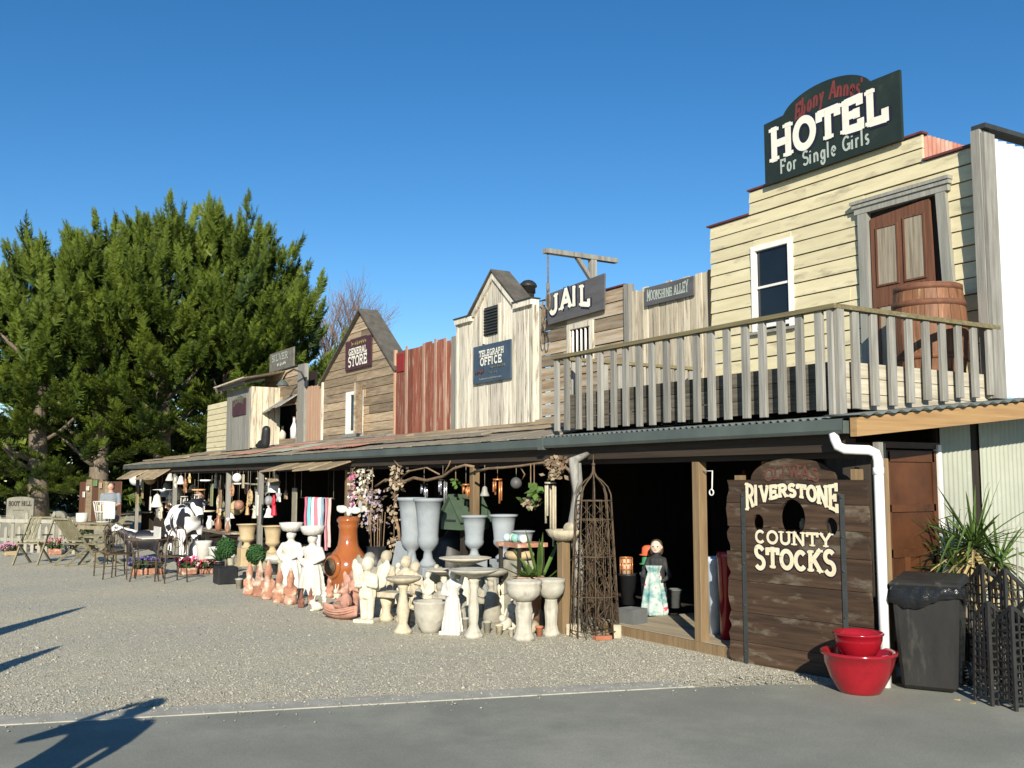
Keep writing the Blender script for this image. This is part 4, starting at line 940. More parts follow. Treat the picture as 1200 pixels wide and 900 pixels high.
pq = thing('outhouse_sign', 'plum plaque reading DUNNY with arched letters on the grey outhouse', 'sign', (xa+.8, OY-.03, 3.7))
pa, pb = W(272.5,488,OY-.03), W(288,466,OY-.03)
MB().box(pa.x, pb.x, OY-.045, OY-.02, pa.z, pb.z).build('board', M['sign_plum'], pq)
lettering(pq, 'DUNNY', pa.x+.12, pa.z+.28, pb.x-pa.x-.24, .28, OY-.048, M['letter_faded'], wt=.16, fn=lambda u,v:(u, v*.8+.4*math.sin(math.pi*min(max(u,0),1))))
yl = thing('weatherboard_building', 'pale yellow weatherboard wall at the far left end of the shops', 'building', (-35.6, YH, 2.7))
hboards(yl, W(243,500,YH).x, xa+.2 if xa+.2 < -34 else -34.2, 2.72, 4.5, 9, M['hotel_paint'], lap=.012, joint=0)
MB().box(W(243,500,YH).x+.03, -31, YH+.04, YH+.06, 2.7, 4.4).build('backing', M['dark_wood'], yl)
sp = MB(); 
bird = thing('black_boot', 'dark lump like an old boot lying on the verandah roof below the hut window', 'boot', (-30.2, 8.9, 2.7))
bp = W(308, 521, 8.6)
obj('boot', blob([('e',(0,0,.12),(.30,.14,.12)),('c',(.22,0,.12),(.28,0,.5),.13,.12),('e',(-.3,0,.08),(.16,.12,.08))], .03, 3), M['pot_black'], bird)
bird.location = (bp.x, 8.6, roofz(8.6,-30)+.06); bird.children[0].matrix_parent_inverse = Matrix()

# small awnings of scrap boards hanging below the gutter on the left
def scrap_awning(label, px0, px1, py0, py1, Y0):
    t = thing('scrap_awning', label, 'awning', tuple(W((px0+px1)/2, py1, Y0)))
    a = W(px0, py1, Y0-.45); b = W(px1, py1-6, Y0-.45); n = 4
    for i in range(n):
        xa_ = a.x + (b.x-a.x)*i/n; xb_ = a.x + (b.x-a.x)*(i+1)/n - .02; dd = RND.uniform(-.08,.08); z = a.z + RND.uniform(-.02,.02)
        MB().hexa([(xa_,Y0-.45+dd,z),(xb_,Y0-.45+dd,z+.02),(xb_,Y0+.12,2.10),(xa_,Y0+.12,2.09),(xa_,Y0-.45+dd,z+.03),(xb_,Y0-.45+dd,z+.05),(xb_,Y0+.12,2.13),(xa_,Y0+.12,2.12)]).build('slat', M['roof_batten'], t)
scrap_awning('scrap board awning under the gutter at the far left end', 135, 178, 551, 562, 6.93)
scrap_awning('scrap board awning under the gutter above the hanging scarves', 306, 380, 545, 553, 6.93)
# ------------------------------------------------------------------ trees
def frond_proto(r, L=1.5, n=54):
    """a flattened feathery plume along +X: many small blades"""
    vs = []; 
    for i in range(n):
        t = (i + .5) / n; x = L * t; side = -1 if i % 2 else 1
        ln = L * .34 * (1 - t) ** .7 * r.uniform(.7, 1.25) + .05; a = rad(r.uniform(28, 60)); up = rad(r.uniform(-22, 40))
        d = np.array([math.cos(a)*math.cos(up), side*math.sin(a)*math.cos(up), math.sin(up)])
        p = np.array([x, 0, .10*L*t*t]); w = np.cross(d, [0.2*r.uniform(-1,1), .5*r.uniform(-1,1), 1.0]); w /= np.linalg.norm(w); w *= ln * .13 + .012
        vs.append([p - w*.5, p + w*.5, p + d*ln*.6 + w*.8, p + d*ln]); 
    return np.array(vs).reshape(-1, 3)
def frames(d, r):
    d = d / np.linalg.norm(d, axis=1, keepdims=True); up = np.array([0,0,1.0]) + r.normal(0,.35,d.shape)
    s = np.cross(up, d); s /= np.linalg.norm(s, axis=1, keepdims=True) + 1e-9; u = np.cross(d, s); return np.stack([d, s, u], 1)
PROTOS = None
def cypress(label, px, Ydepth, top_px, crown_r, bottom, seed, n=900, trunk=.45, lean=0):
    """px: picture column of the stem, depth in metres along the view, top from the picture"""
    global PROTOS
    r = np.random.default_rng(seed); rr = random.Random(seed)
    if PROTOS is None: PROTOS = [frond_proto(random.Random(s)) for s in range(6)]
    d = ray(px, 563); base = _C + d * (Ydepth / d.dot(_F)); dt = ray(px, top_px); top = _C + dt * (Ydepth / dt.dot(_F)); H = top.z
    t = thing('cypress_tree', label, 'tree', (base.x, base.y, 0), group='big cypresses behind the shops')
    cx, cy = base.x, base.y
    b = MB(); b.tube([(cx,cy,0),(cx+rr.uniform(-.1,.1),cy,1.2),(cx+rr.uniform(-.25,.25),cy+rr.uniform(-.2,.2),H*.35),(cx,cy,H*.8)], [trunk*1.25, trunk, trunk*.8, .08], 12); b.build('trunk', M['bark'], t)
    lb = MB()
    for i in range(16):
        z0 = rr.uniform(bottom + .6, H*.55); a = rr.uniform(0, 6.28); l = crown_r * rr.uniform(.35,.6)
        lb.tube([(cx,cy,z0),(cx+math.cos(a)*l*.5,cy+math.sin(a)*l*.5,z0+l*.25),(cx+math.cos(a)*l,cy+math.sin(a)*l,z0+l*.7)], [.14,.09,.03], 6)
    lb.build('limbs', M['bark'], t)
    # plumes gathered into boughs with dark gaps between them
    nb = int(n * 1.45 // 11); zb = r.uniform(0, 1, nb) ** .8; tb = r.uniform(0, 2*math.pi, nb)
    lump = 1 + .17*np.sin(3*tb + seed) + .16*np.sin(6*tb + 13*zb + seed*2) + r.normal(0, .10, nb)
    prof = np.where(zb < .30, .82 + .18*np.sin(zb/.30*math.pi/2), np.cos(np.clip((zb-.30)/.70, 0, 1)*math.pi/2*.95)**.62)
    Rb = crown_r * prof * lump * np.sqrt(r.uniform(.30, 1.0, nb))
    outb = np.stack([np.cos(tb), np.sin(tb), np.zeros(nb)], 1)
    Pb = np.stack([cx + lean*zb, np.full(nb, cy), bottom + (H - bottom - 2.3)*zb], 1) + outb*Rb[:,None]
    Db = outb * (1.25 - .85*zb)[:,None] + np.array([0,0,1.0]) * (.12 + 1.5*zb)[:,None] + r.normal(0,.16,(nb,3))
    Db /= np.linalg.norm(Db, axis=1, keepdims=True)
    per = 15; k = nb*per; bi = np.repeat(np.arange(nb), per); u = np.tile((np.arange(per)+.5)/per, nb)
    Lb = r.uniform(1.3, 3.0, nb) * (1.1 - .2*zb)
    spread = (.46*(1-u)**.8 + .04)[:,None] * r.normal(0, .55, (k,3)) * np.stack([np.ones(k), np.ones(k), .25 + .55*zb[bi]], 1)
    P = Pb[bi] + Db[bi]*(u*Lb[bi] - .5)[:,None] + spread
    D = Db[bi] + spread*1.1 + r.normal(0,.10,(k,3)) + np.array([0,0,.12])
    Fm = frames(D, r); sc = r.uniform(.5, .85, k) * (1.05 - .35*u)
    zz = zb[bi]; sh = (Rb/ (crown_r*prof))[bi]
    V = np.empty((k, len(PROTOS[0]), 3))
    for j in range(k): V[j] = (PROTOS[j % 6] * sc[j]) @ Fm[j] + P[j]
    nq = len(PROTOS[0]) // 4
    tint = np.repeat(np.clip(r.normal(.28,.12,k) + .45*u + np.repeat(r.normal(0,.12,nb),per), 0, 1), len(PROTOS[0])) + np.tile(np.tile(np.array([-.15,-.15,.1,.3]), nq), k)  # plume roots dark, tips bright: shade and sunlight put into the leaf tint
    Vf = V.reshape(-1, 3); Vf[:,2] = np.maximum(Vf[:,2], .4)
    F = np.arange(len(Vf)).reshape(-1, 4)
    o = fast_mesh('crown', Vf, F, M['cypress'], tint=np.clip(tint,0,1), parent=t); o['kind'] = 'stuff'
    return t
cypress('leftmost big dark green cypress at the edge of the photo', -40, 47, 290, 4.6, .9, 1, 900)
cypress('broad green cypress second from the left, above the picket fence', 45, 46, 250, 4.4, .9, 2, 1000)
cypress('tall green cypress with a pale trunk showing behind the notice board', 116, 47, 232, 4.0, 1.6, 3, 1000)
cypress('green cypress just left of the tallest one', 190, 48, 222, 4.2, 2.4, 4, 1000)
cypress('tallest pointed green cypress of the row', 262, 49, 218, 4.3, 2.8, 5, 1050)
cypress('rightmost lower cypress spreading behind the outhouse', 318, 50, 300, 3.5, 2.4, 6, 850)
cypress('shaded cypress filling the gap behind the front row on the left', 20, 58, 300, 5.5, 1.2, 7, 650)
cypress('shaded cypress filling the gap behind the front row in the middle', 150, 59, 300, 5.5, 1.2, 8, 650)
cypress('shaded cypress behind the rightmost front cypress', 275, 60, 320, 5.0, 1.2, 9, 650)
def bare_tree(label, px, dep, top_px, seed):
    rr = random.Random(seed); d = ray(px, 563); base = _C + d*(dep/d.dot(_F)); dt = ray(px, top_px); H = (_C + dt*(dep/dt.dot(_F))).z
    t = thing('bare_tree', label, 'tree', (base.x, base.y, 0)); b = MB(); tw = MB()
    def grow(p, dr, L, r0, lev):
        q = p + dr*L; mid = p + dr*L*.5 + Vector((rr.uniform(-1,1),rr.uniform(-1,1),0))*L*.06
        (b if lev < 3 else tw).tube([p, mid, q], [r0, r0*.8, r0*.6], 6 if lev < 2 else 3, caps=False)
        if lev >= 5: return
        for i in range(4 if lev < 5 else 3):
            nd = (dr + Vector((rr.uniform(-1,1),rr.uniform(-1,1),rr.uniform(-.1,.7)))*(.55 + .05*lev)).normalized(); grow(p.lerp(q, rr.uniform(.55,1)), nd, L*rr.uniform(.58,.78), r0*.52, lev+1)
    grow(base.copy() + Vector((0,0,-base.z)), Vector((.02,.02,1)), H*.36, .28, 0)
    b.build('trunk', M['bark'], t); tw.build('twigs', M['twig_red'], t)
bare_tree('leafless reddish tree rising behind the store gable', 376, 66, 285, 11)
# ------------------------------------------------------------------ goods for sale
def spot(px, py): p = G(px, py); return p, depth(p) / FPX          # ground point, metres per picture pixel
def stand(px, ytop, Y):                                             # foot on the ground under a column, height up to ytop
    p = W(px, ytop, Y); return Vector((p.x, Y, 0)), p.z, depth(p) / FPX
FACE = math.atan2(-1, .9)   # towards the viewer, roughly
# ---- turned pieces
def birdbath(label, px, py, ytop, wpx, style, m, rz=0):
    p, k = spot(px, py); h = (py - ytop) * k; r = wpx * k / 2
    t = thing('birdbath', label, 'birdbath', p, rz, 'bird baths')
    if style == 'plain':
        ped = [(.30,0),(.30,.05),(.24,.08),(.17,.14),(.13,.2),(.155,.28),(.17,.40),(.14,.55),(.115,.68),(.15,.76),(.13,.80),(.20,.86)]
        bowl = [(.18,.86),(.45,.90),(.80,.95),(1.0,.985),(1.0,1.0),(.92,1.0),(.5,.955),(.1,.94)]
    elif style == 'cream':
        ped = [(.42,0),(.42,.05),(.30,.1),(.2,.18),(.24,.26),(.30,.4),(.22,.56),(.17,.7),(.2,.8),(.28,.86)]
        bowl = [(.25,.86),(.55,.89),(.92,.94),(1.0,.975),(1.0,1.0),(.9,.995),(.5,.95),(.1,.94)]
    elif style == 'round':
        ped = [(.48,0),(.48,.06),(.40,.1),(.34,.2),(.36,.35),(.40,.5),(.34,.62),(.36,.64)]
        bowl = [(.36,.64),(.62,.68),(.90,.76),(1.0,.86),(.97,.93),(1.02,.95),(1.02,1.0),(.90,.995),(.6,.93),(.1,.90)]
    else:
        ped = [(.40,0),(.40,.07),(.22,.12),(.2,.5),(.24,.8),(.36,.86)]
        bowl = [(.36,.86),(.7,.89),(1.0,.95),(1.0,1.0),(.9,.99),(.5,.95),(.1,.94)]
    sx = r
    MB().lathe([(a*r*1.25, z*h) for a, z in ped], n=28, flute=.05 if style in ('round','plain') else 0, nf=10).build('pedestal', M[m], t, local=True)
    MB().lathe([(a*r, z*h) for a, z in bowl], n=36, flute=.012 if style == 'round' else 0, nf=24).build('bowl', M[m], t, local=True)
    if style == 'cherub':
        obj('cherub', scaled(blob([('l',(0,0,0),[(.20,0),(.22,.1),(.16,.45),(.17,.55)]),('e',(0,0,.60),(.17,.14,.2)),('e',(0,-.03,.86),(.10,.10,.11)),('c',(.14,0,.68),(.2,-.05,.95),.05,.045),('c',(-.14,0,.68),(-.2,-.05,.95),.05,.045)], .02, 3), h*.85), M[m], t, local=True)
    return t
birdbath('cream birdbath on a slim baluster pedestal beside the white angel', 472, 742, 677, 42, 'cream', 'stone_cream')
birdbath('tall pale birdbath with a wide shallow bowl and bulbous pedestal', 555, 747, 668, 60, 'plain', 'stone_bath')
birdbath('wide flat birdbath just behind the tall bulbous one', 545, 722, 654, 62, 'plain', 'stone_white')
birdbath('dark cherub birdbath between the wide baths and the round basins', 577, 729, 668, 37, 'cherub', 'stone_grey')
birdbath('round fluted basin on a fluted pedestal, the larger of the two', 614, 750, 681, 42, 'round', 'stone_bath')
birdbath('round fluted basin next to the wooden post, the smaller of the two', 646, 745, 679, 33, 'round', 'stone_bath')
birdbath('low oval birdbath behind the small girl statue', 520, 716, 668, 44, 'plain', 'stone_white')
def pedestal_(label, px, py, ytop, wpx, m):
    p, k = spot(px, py); h = (py-ytop)*k; r = wpx*k/2; t = thing('pedestal', label, 'pedestal', p)
    MB().lathe([(r,0),(r,.08*h),(r*.7,.14*h),(r*.6,.5*h),(r*.65,.8*h),(r*.8,.86*h)], n=20, flute=.06, nf=8).build('shaft', M[m], t, local=True)
    MB().box(-r,r,-r,r,h*.87,h).build('top', M[m], t, local=True); return t
pedestal_('short grey stone pedestal standing between the urns and round basins', 601, 722, 657, 24, 'stone_bath')
def urn(label, px, ytop, ybowl, wpx, Y, m, plinth=None, group='garden urns', planted=False):
    p, h, k = stand(px, ytop, Y); zb = W(px, ybowl, Y).z; r = wpx*k/2; hu = h - zb
    t = thing('urn', label, 'urn', (p.x, Y, 0), 0, group)
    MB().lathe([(r*.55,zb),(r*.55,zb+.05*hu),(r*.32,zb+.12*hu),(r*.26,zb+.22*hu),(r*.50,zb+.27*hu),(r*.68,zb+.34*hu),(r*.70,zb+.40*hu),(r*.66,zb+.45*hu),(r*.70,zb+.6*hu),(r*.78,zb+.8*hu),(r*.88,zb+.95*hu),(r*1.0,zb+.96*hu),(r*1.0,h),(r*.84,h),(r*.7,h-.1*hu),(r*.1,h-.12*hu)], n=32).build('vase', M[m], t, local=True)
    b = MB(); q = r*.72; b.box(-q,q,-q,q,0,zb-.001); b.build('plinth', M[plinth or m], t, local=True, bevel=.01)
    b = MB(); b.box(-q-.02,q+.02,-q-.02,q+.02,-.0+.0,.06); b.build('plinth_foot', M[plinth or m], t, local=True)
    return t
urn('tall blue grey urn, left one of the close pair behind the statues', 483, 583, 664, 36, 6.95, 'urn_grey')
urn('tall blue grey urn, right one of the close pair behind the statues', 502, 584, 664, 36, 6.55, 'urn_grey')
urn('smaller blue grey urn in front of the green roofed mailbox', 556, 604, 655, 32, 6.85, 'urn_grey')
urn('smaller blue grey urn behind the shelf of glass balls', 590, 603, 655, 34, 7.0, 'urn_grey')
urn('low blue grey bowl urn peeping over the shelf of glass balls', 613, 622, 655, 28, 7.05, 'urn_grey')
urn('tan stone urn on a tall square plinth beside the first topiary', 290, 614, 642, 25, 6.25, 'urn_tan')
urn('tan stone urn on a plinth beside the white planter women', 320, 616, 648, 24, 6.5, 'urn_tan')
# ---- figures
def statue(name, label, px, py, ytop, m, prims, vox=.02, rz=FACE+math.pi/2, cat='statue', group='garden statues', base=True, sm=3):
    p, k = spot(px, py); h = (py - ytop) * k
    t = thing(name, label, cat, p, rz, group)
    me = scaled(blob(prims, vox, sm), h)
    obj('figure', me, M[m], t, local=True)
    if base: MB().box(-.17*h,.17*h,-.15*h,.15*h,0,.055*h).build('base', M[m], t, local=True, bevel=.006)
    return t
# all figures are one unit tall and look along -y
def robed(arm='down', fold=12):
    P = [('l',(0,0,.03),[(.165,0),(.17,.02),(.15,.15),(.125,.35),(.105,.5),(.085,.56),(.10,.64),(.125,.72),(.10,.78),(.05,.80)],1,.78,.13,fold),
         ('c',(0,0,.80),(0,0,.86),.042,.04),('e',(0,-.005,.92),(.062,.07,.08)),('e',(0,.02,.94),(.068,.065,.07)),('e',(0,-.072,.915),(.012,.02,.018)),
         ('e',(.05,-.06,.06),(.03,.05,.03)),('e',(-.05,-.06,.06),(.03,.05,.03))]
    if arm == 'down': P += [('c',(.125,0,.75),(.145,-.03,.58),.04,.032),('c',(.145,-.03,.58),(.06,-.10,.50),.032,.022),('c',(-.125,0,.75),(-.15,-.02,.57),.04,.032),('c',(-.15,-.02,.57),(-.05,-.11,.53),.032,.022)]
    if arm == 'up': P += [('c',(.125,0,.75),(.18,-.02,.90),.04,.03),('c',(.18,-.02,.90),(.09,-.02,1.0),.03,.022),('c',(-.125,0,.75),(-.16,-.03,.6),.04,.03),('c',(-.16,-.03,.6),(-.04,-.10,.6),.03,.022)]
    return P
def child(arm=0, wings=False):
    P = [('c',(.055,0,.05),(.06,0,.42),.05,.075),('c',(-.055,0,.05),(-.06,0,.42),.05,.075),('e',(.055,-.05,.04),(.04,.08,.035)),('e',(-.055,-.05,.04),(.04,.08,.035)),
         ('l',(0,0,.36),[(.12,0),(.14,.05),(.13,.15),(.12,.25),(.14,.33),(.09,.39)],1,.8,.10,8),('c',(0,0,.74),(0,0,.79),.05,.05),('e',(0,-.01,.88),(.10,.105,.115)),('e',(0,.02,.91),(.105,.10,.10)),('e',(0,-.115,.87),(.016,.02,.02)),
         ('c',(.13,0,.69),(.17,-.06,.55),.048,.038),('c',(.17,-.06,.55),(.06,-.14,.58),.038,.03),('c',(-.13,0,.69),(-.17,-.06,.55),.048,.038),('c',(-.17,-.06,.55),(-.06,-.14,.56),.038,.03)]
    if wings:
        for s in (-1, 1): P += [('e',(s*.20,.10,.70),(.10,.04,.19)),('e',(s*.27,.12,.83),(.06,.03,.13)),('e',(s*.13,.10,.60),(.07,.04,.14))]
    return P
def planter_woman(label, px, py, ytop):
    p, k = spot(px, py); h = (py-ytop)*k; t = thing('planter_statue', label, 'statue', p, FACE+math.pi/2, 'planter statues')
    obj('figure', scaled(blob([('l',(0,0,0),[(.20,0),(.21,.03),(.19,.2),(.16,.36),(.12,.46),(.10,.50),(.12,.56),(.14,.63),(.11,.70),(.05,.72)],1,.8,.12,11),('c',(0,0,.70),(0,0,.76),.045,.045),('e',(0,-.01,.81),(.068,.075,.08)),('e',(0,.02,.83),(.075,.07,.07)),('e',(0,-.083,.805),(.013,.02,.018)),
        ('c',(.13,0,.66),(.20,-.03,.54),.045,.036),('c',(.20,-.03,.54),(.09,-.12,.47),.036,.026),('c',(-.13,0,.66),(-.20,-.03,.54),.045,.036),('c',(-.20,-.03,.54),(-.09,-.12,.45),.036,.026)], .018, 3), h), M['stone_pure'], t, local=True)
    MB().lathe([(.06*h,.86*h),(.13*h,.875*h),(.165*h,.93*h),(.18*h,1.0*h),(.155*h,1.0*h),(.13*h,.95*h),(.02*h,.93*h)], n=28, flute=.05, nf=12).build('basket', M['stone_pure'], t, local=True)
    return t
planter_woman('white robed planter woman with a basket on her head, the left of the pair', 340, 690, 613)
planter_woman('white robed planter woman with a basket on her head, the right of the pair', 365, 697, 617)
statue('angel_statue', 'white winged angel child statue near the terracotta boat', 430, 729, 653, 'stone_white', child(0, True), .018)
statue('cherub_statue', 'cream standing child statue behind the angel, by the brown chiminea', 452, 712, 646, 'stone_cream', child(), .02)
statue('child_statue', 'taller cream child of the embracing pair behind the cream birdbath', 475, 716, 652, 'stone_cream', child(), .02)
statue('child_statue', 'shorter cream child of the embracing pair behind the cream birdbath', 486, 716, 659, 'stone_cream', child(), .02)
statue('girl_statue', 'small white girl statue holding her skirt beside the stone bowl', 501, 722, 671, 'stone_white', robed(), .02)
statue('lady_statue', 'slender bright white lady statue in front of the wide birdbaths', 530, 743, 667, 'stone_pure', robed('up'), .016)
statue('kneeling_statue', 'grey crouching figure statue behind the stone bowl', 515, 728, 683, 'stone_grey', child(), .02)
statue('small_grey_statue', 'narrow grey stone figure between the white lady and the tall birdbath', 540, 734, 690, 'stone_grey', robed(), .02)
statue('grey_cherub_statue', 'grey stone cherub half hidden behind the white angel', 432, 712, 648, 'stone_grey', child(0, True), .02)
statue('white_figurine', 'small white figurine behind the larger fluted basin', 600, 735, 702, 'stone_white', robed(), .025)
statue('seated_figurine', 'small cream child figurine sitting by the cream birdbath pedestal', 456, 722, 686, 'stone_cream', child(), .025)
rab = [('e',(0,.05,.28),(.26,.34,.28)),('e',(0,-.2,.52),(.17,.2,.18)),('c',(.07,-.12,.62),(.1,-.02,.95),.055,.04),('c',(-.07,-.12,.62),(-.1,-.02,.95),.055,.04),('e',(0,.36,.2),(.1,.08,.1)),('e',(.13,-.22,.06),(.07,.14,.06)),('e',(-.13,-.22,.06),(.07,.14,.06))]
for i, (px, py, yt, m, l) in enumerate(((370,716,697,'stone_white','white rabbit statue in front of the reddish gnome cluster'),(395,702,684,'stone_white','white rabbit statue above the terracotta boat'),(404,690,668,'stone_white','small white hen shaped statue beside the chiminea foot'),(592,738,712,'stone_white','white rabbit statue low between the basins and the cherub birdbath'),(624,742,716,'stone_cream','cream rabbit statue between the two fluted basins'))):
    statue('rabbit_statue', l, px, py, yt, m, rab, .03, rz=RND.uniform(-1,1), base=False)
gnome = [('l',(0,0,0),[(.17,0),(.19,.06),(.17,.22),(.15,.38),(.11,.5),(.05,.54)],1,.9),('e',(0,-.02,.60),(.10,.11,.11)),('l',(0,0,.66),[(.115,0),(.08,.12),(.045,.24),(.01,.34)]),('e',(0,-.10,.50),(.08,.06,.10)),('c',(.14,0,.42),(.16,-.1,.28),.05,.04),('c',(-.14,0,.42),(-.13,-.12,.30),.05,.04),('e',(.07,-.12,.04),(.06,.1,.05)),('e',(-.07,-.12,.04),(.06,.1,.05)),('e',(0,-.12,.6),(.025,.03,.025))]
for (px, py, yt, m, l) in ((292,697,658,'terra','terracotta gnome at the left end of the gnome row'),(304,699,656,'terra','second terracotta gnome of the row, beside the leftmost'),(314,702,655,'terra','third terracotta gnome of the row, taller with a pointed hat'),(327,706,664,'terra','fourth terracotta gnome of the row below the white planter women'),(340,708,664,'terra','fifth terracotta gnome at the right end of the upright row'),(353,712,690,'terra_brown','squat dark red gnome in front of the white planter women'),(364,708,688,'terra_brown','squat brown gnome leaning by the white rabbit'),(386,700,672,'terra','small terracotta gnome behind the terracotta boat')):
    statue('garden_gnome', l, px, py, yt, m, gnome, .025, group='terracotta gnomes', base=False, rz=FACE+math.pi/2+RND.uniform(-.4,.4), cat='gnome')
# terracotta boat with a pig
p, k = spot(398, 726)
bt = thing('boat_planter', 'pink terracotta boat planter carrying a seated pig', 'planter', p, FACE+math.pi/2-.25)
L = 52*k
hull = MB(); vs = []; fs = []; n = 14
for i in range(n+1):
    u = i/n*2-1; wd = .17*L*(1-abs(u)**2.6)+.004; lift = .10*L*abs(u)**2
    for (a, b_) in ((-1,1),(-.92,.72),(-.6,.25),(0,.0),(.6,.25),(.92,.72),(1,1),(.86,.98),(.5,.45),(0,.35),(-.5,.45),(-.86,.98)): vs.append((u*L/2, a*wd, lift + b_*.26*L))
for i in range(n):
    for j in range(12): fs.append((i*12+j, i*12+(j+1)%12, (i+1)*12+(j+1)%12, (i+1)*12+j))
hull.add(vs, fs, True); hull.build('hull', M['terra_pink'], bt, local=True)
for i in range(3): MB().tube([(u*L/2, -(.17*L*(1-abs(u)**2.6)+.006), .10*L*abs(u)**2 + (.14+.05*i)*L) for u in [-.9+.15*j for j in range(13)]], .006, 5).build('hull_strake', M['terra_pink'], bt, local=True)
pig = blob([('e',(.1,0,.36),(.2,.16,.24)),('e',(.06,-.03,.68),(.14,.14,.14)),('c',(.02,-.12,.66),(-.01,-.2,.65),.06,.055),('e',(.15,0,.84),(.05,.04,.08)),('e',(-.04,0,.84),(.05,.04,.08)),('c',(-.06,-.06,.45),(-.24,-.1,.34),.06,.04),('c',(.22,-.06,.45),(.30,-.12,.3),.06,.04),('c',(.0,0,.2),(-.3,0,.22),.09,.07)], .025, 3)
obj('pig', scaled(pig, 40*k), M['terra_pink'], bt, local=True).location = (.1*L, 0, .13*L)
st2 = statue('winged_statue', 'pink terracotta seated fairy right behind the terracotta boat', 414, 722, 668, 'terra_pink', child(0, True), .022)
# chiminea
p, k = spot(407, 699)
ch = thing('chiminea', 'glazed brown clay chiminea with a tall neck and a round mouth', 'chiminea', p, FACE+math.pi/2-.45)
s = 93*k
body = [(.15,0),(.17,.03),(.17,.10),(.22,.20),(.265,.30),(.275,.39),(.24,.49),(.175,.57),(.135,.63),(.12,.72),(.115,.84),(.13,.89),(.12,.91),(.145,.94),(.145,.965),(.12,1.0),(.10,1.0),(.09,.9)]
MB().lathe([(a*s, z*s) for a, z in body], n=36).build('body', M['glaze_brown'], ch, local=True)
for nm_, pr2, m2, off in (('mouth_rim', [(.12,.0),(.16,.0),(.165,.04),(.13,.075),(.115,.06)], 'glaze_brown', .205), ('mouth_lining', [(.118,.012),(.06,.010),(.005,.008)], 'mouth_shade_clay', .272)):  # lining disc lies on the solid body; dark clay paints the hollow's shade
    mo = MB().lathe(pr2, (0,0,0), 28).build(nm_, M[m2], ch, local=True); mo.scale = (s*.92, s*.92, s*1.0); mo.rotation_euler = (math.pi/2, 0, 0); mo.location = (0, -off*s, .385*s)
MB().lathe([(.20*s,0),(.20*s,.012),(.16*s,.02)], n=24).build('foot_ring', M['iron_black'], ch, local=True)
cb = thing('white_bow', 'white plaster butterfly ornament perched on top of the chiminea', 'ornament', (p.x, p.y, 1.0*s))
obj('ornament', scaled(blob([('e',(.5,0,.42),(.42,.10,.26)),('e',(-.5,0,.5),(.44,.10,.28)),('e',(0,0,.25),(.16,.14,.27)),('e',(-.75,0,.62),(.2,.08,.14))], .05, 3), 17*k), M['stone_pure'], cb, local=True); cb.rotation_euler = (0,0,FACE+math.pi/2)
# stone bowl pot
p, k = spot(504, 741); t = thing('stone_bowl', 'round cream stone bowl pot between the slim birdbath and the white lady', 'pot', p)
r = 19*k; MB().lathe([(r*.55,0),(r*.62,.04),(r*.9,r*.7),(r*1.0,r*1.3),(r*1.03,r*1.75),(r*1.08,r*1.82),(r*1.06,r*1.92),(r*.92,r*1.9),(r*.85,r*1.6),(r*.1,r*1.55)], n=30).build('bowl', M['stone_bath'], t, local=True)
# wing shaped white bowl on a dark stand
p, h, k = stand(322, 652, 6.15); t = thing('leaf_bowl', 'white leaf shaped basin on a dark stand left of the planter women', 'basin', p, .3)
MB().lathe([(.02,h-.15),(.2,h-.13),(.38,h-.05),(.42,h),(.40,h),(.3,h-.07),(.02,h-.1)], n=28, sx=1.0, sy=.5).build('basin', M['stone_pure'], t, local=True)
MB().lathe([(.2,0),(.2,.04),(.07,.08),(.06,h-.12)], n=14).build('stand', M['pot_black'], t, local=True)
# ---- topiary in black pots
def topiary(label, px, py, ytop):
    p, k = spot(px, py); h = (py-ytop)*k; t = thing('topiary', label, 'plant', p, 0, 'topiary balls in pots')
    MB().box(-.17,.17,-.17,.17,0,h*.36).build('pot', M['pot_black'], t, local=True, bevel=.02)
    MB().tube([(0,0,h*.34),(0,0,h*.6)], .02, 6).build('stem', M['bark'], t, local=True)
    r = random.Random(px); b = MB(); R_ = h*.20
    for i in range(420):
        a, c = r.uniform(0,6.28), r.uniform(-1,1); q = math.sqrt(1-c*c); d = Vector((q*math.cos(a), q*math.sin(a), c)); o_ = Vector((0,0,h*.74)) + d*R_*r.uniform(.85,1.05); e = d.orthogonal().normalized()*.022; g = d.cross(e).normalized()*.022
        o2 = d*.02; b.add([o_-e, o_+g+o2, o_+e, o_-g+o2], [(0,1,2,3)])
    b.sphere((0,0,h*.74), R_*.9, 14, 10); b.build('foliage', M['topiary'], t, local=True)
topiary('clipped ball topiary in a dark pot near the milk can', 264, 684, 628)
topiary('clipped ball topiary in a dark pot behind the terracotta gnomes', 299, 690, 636)
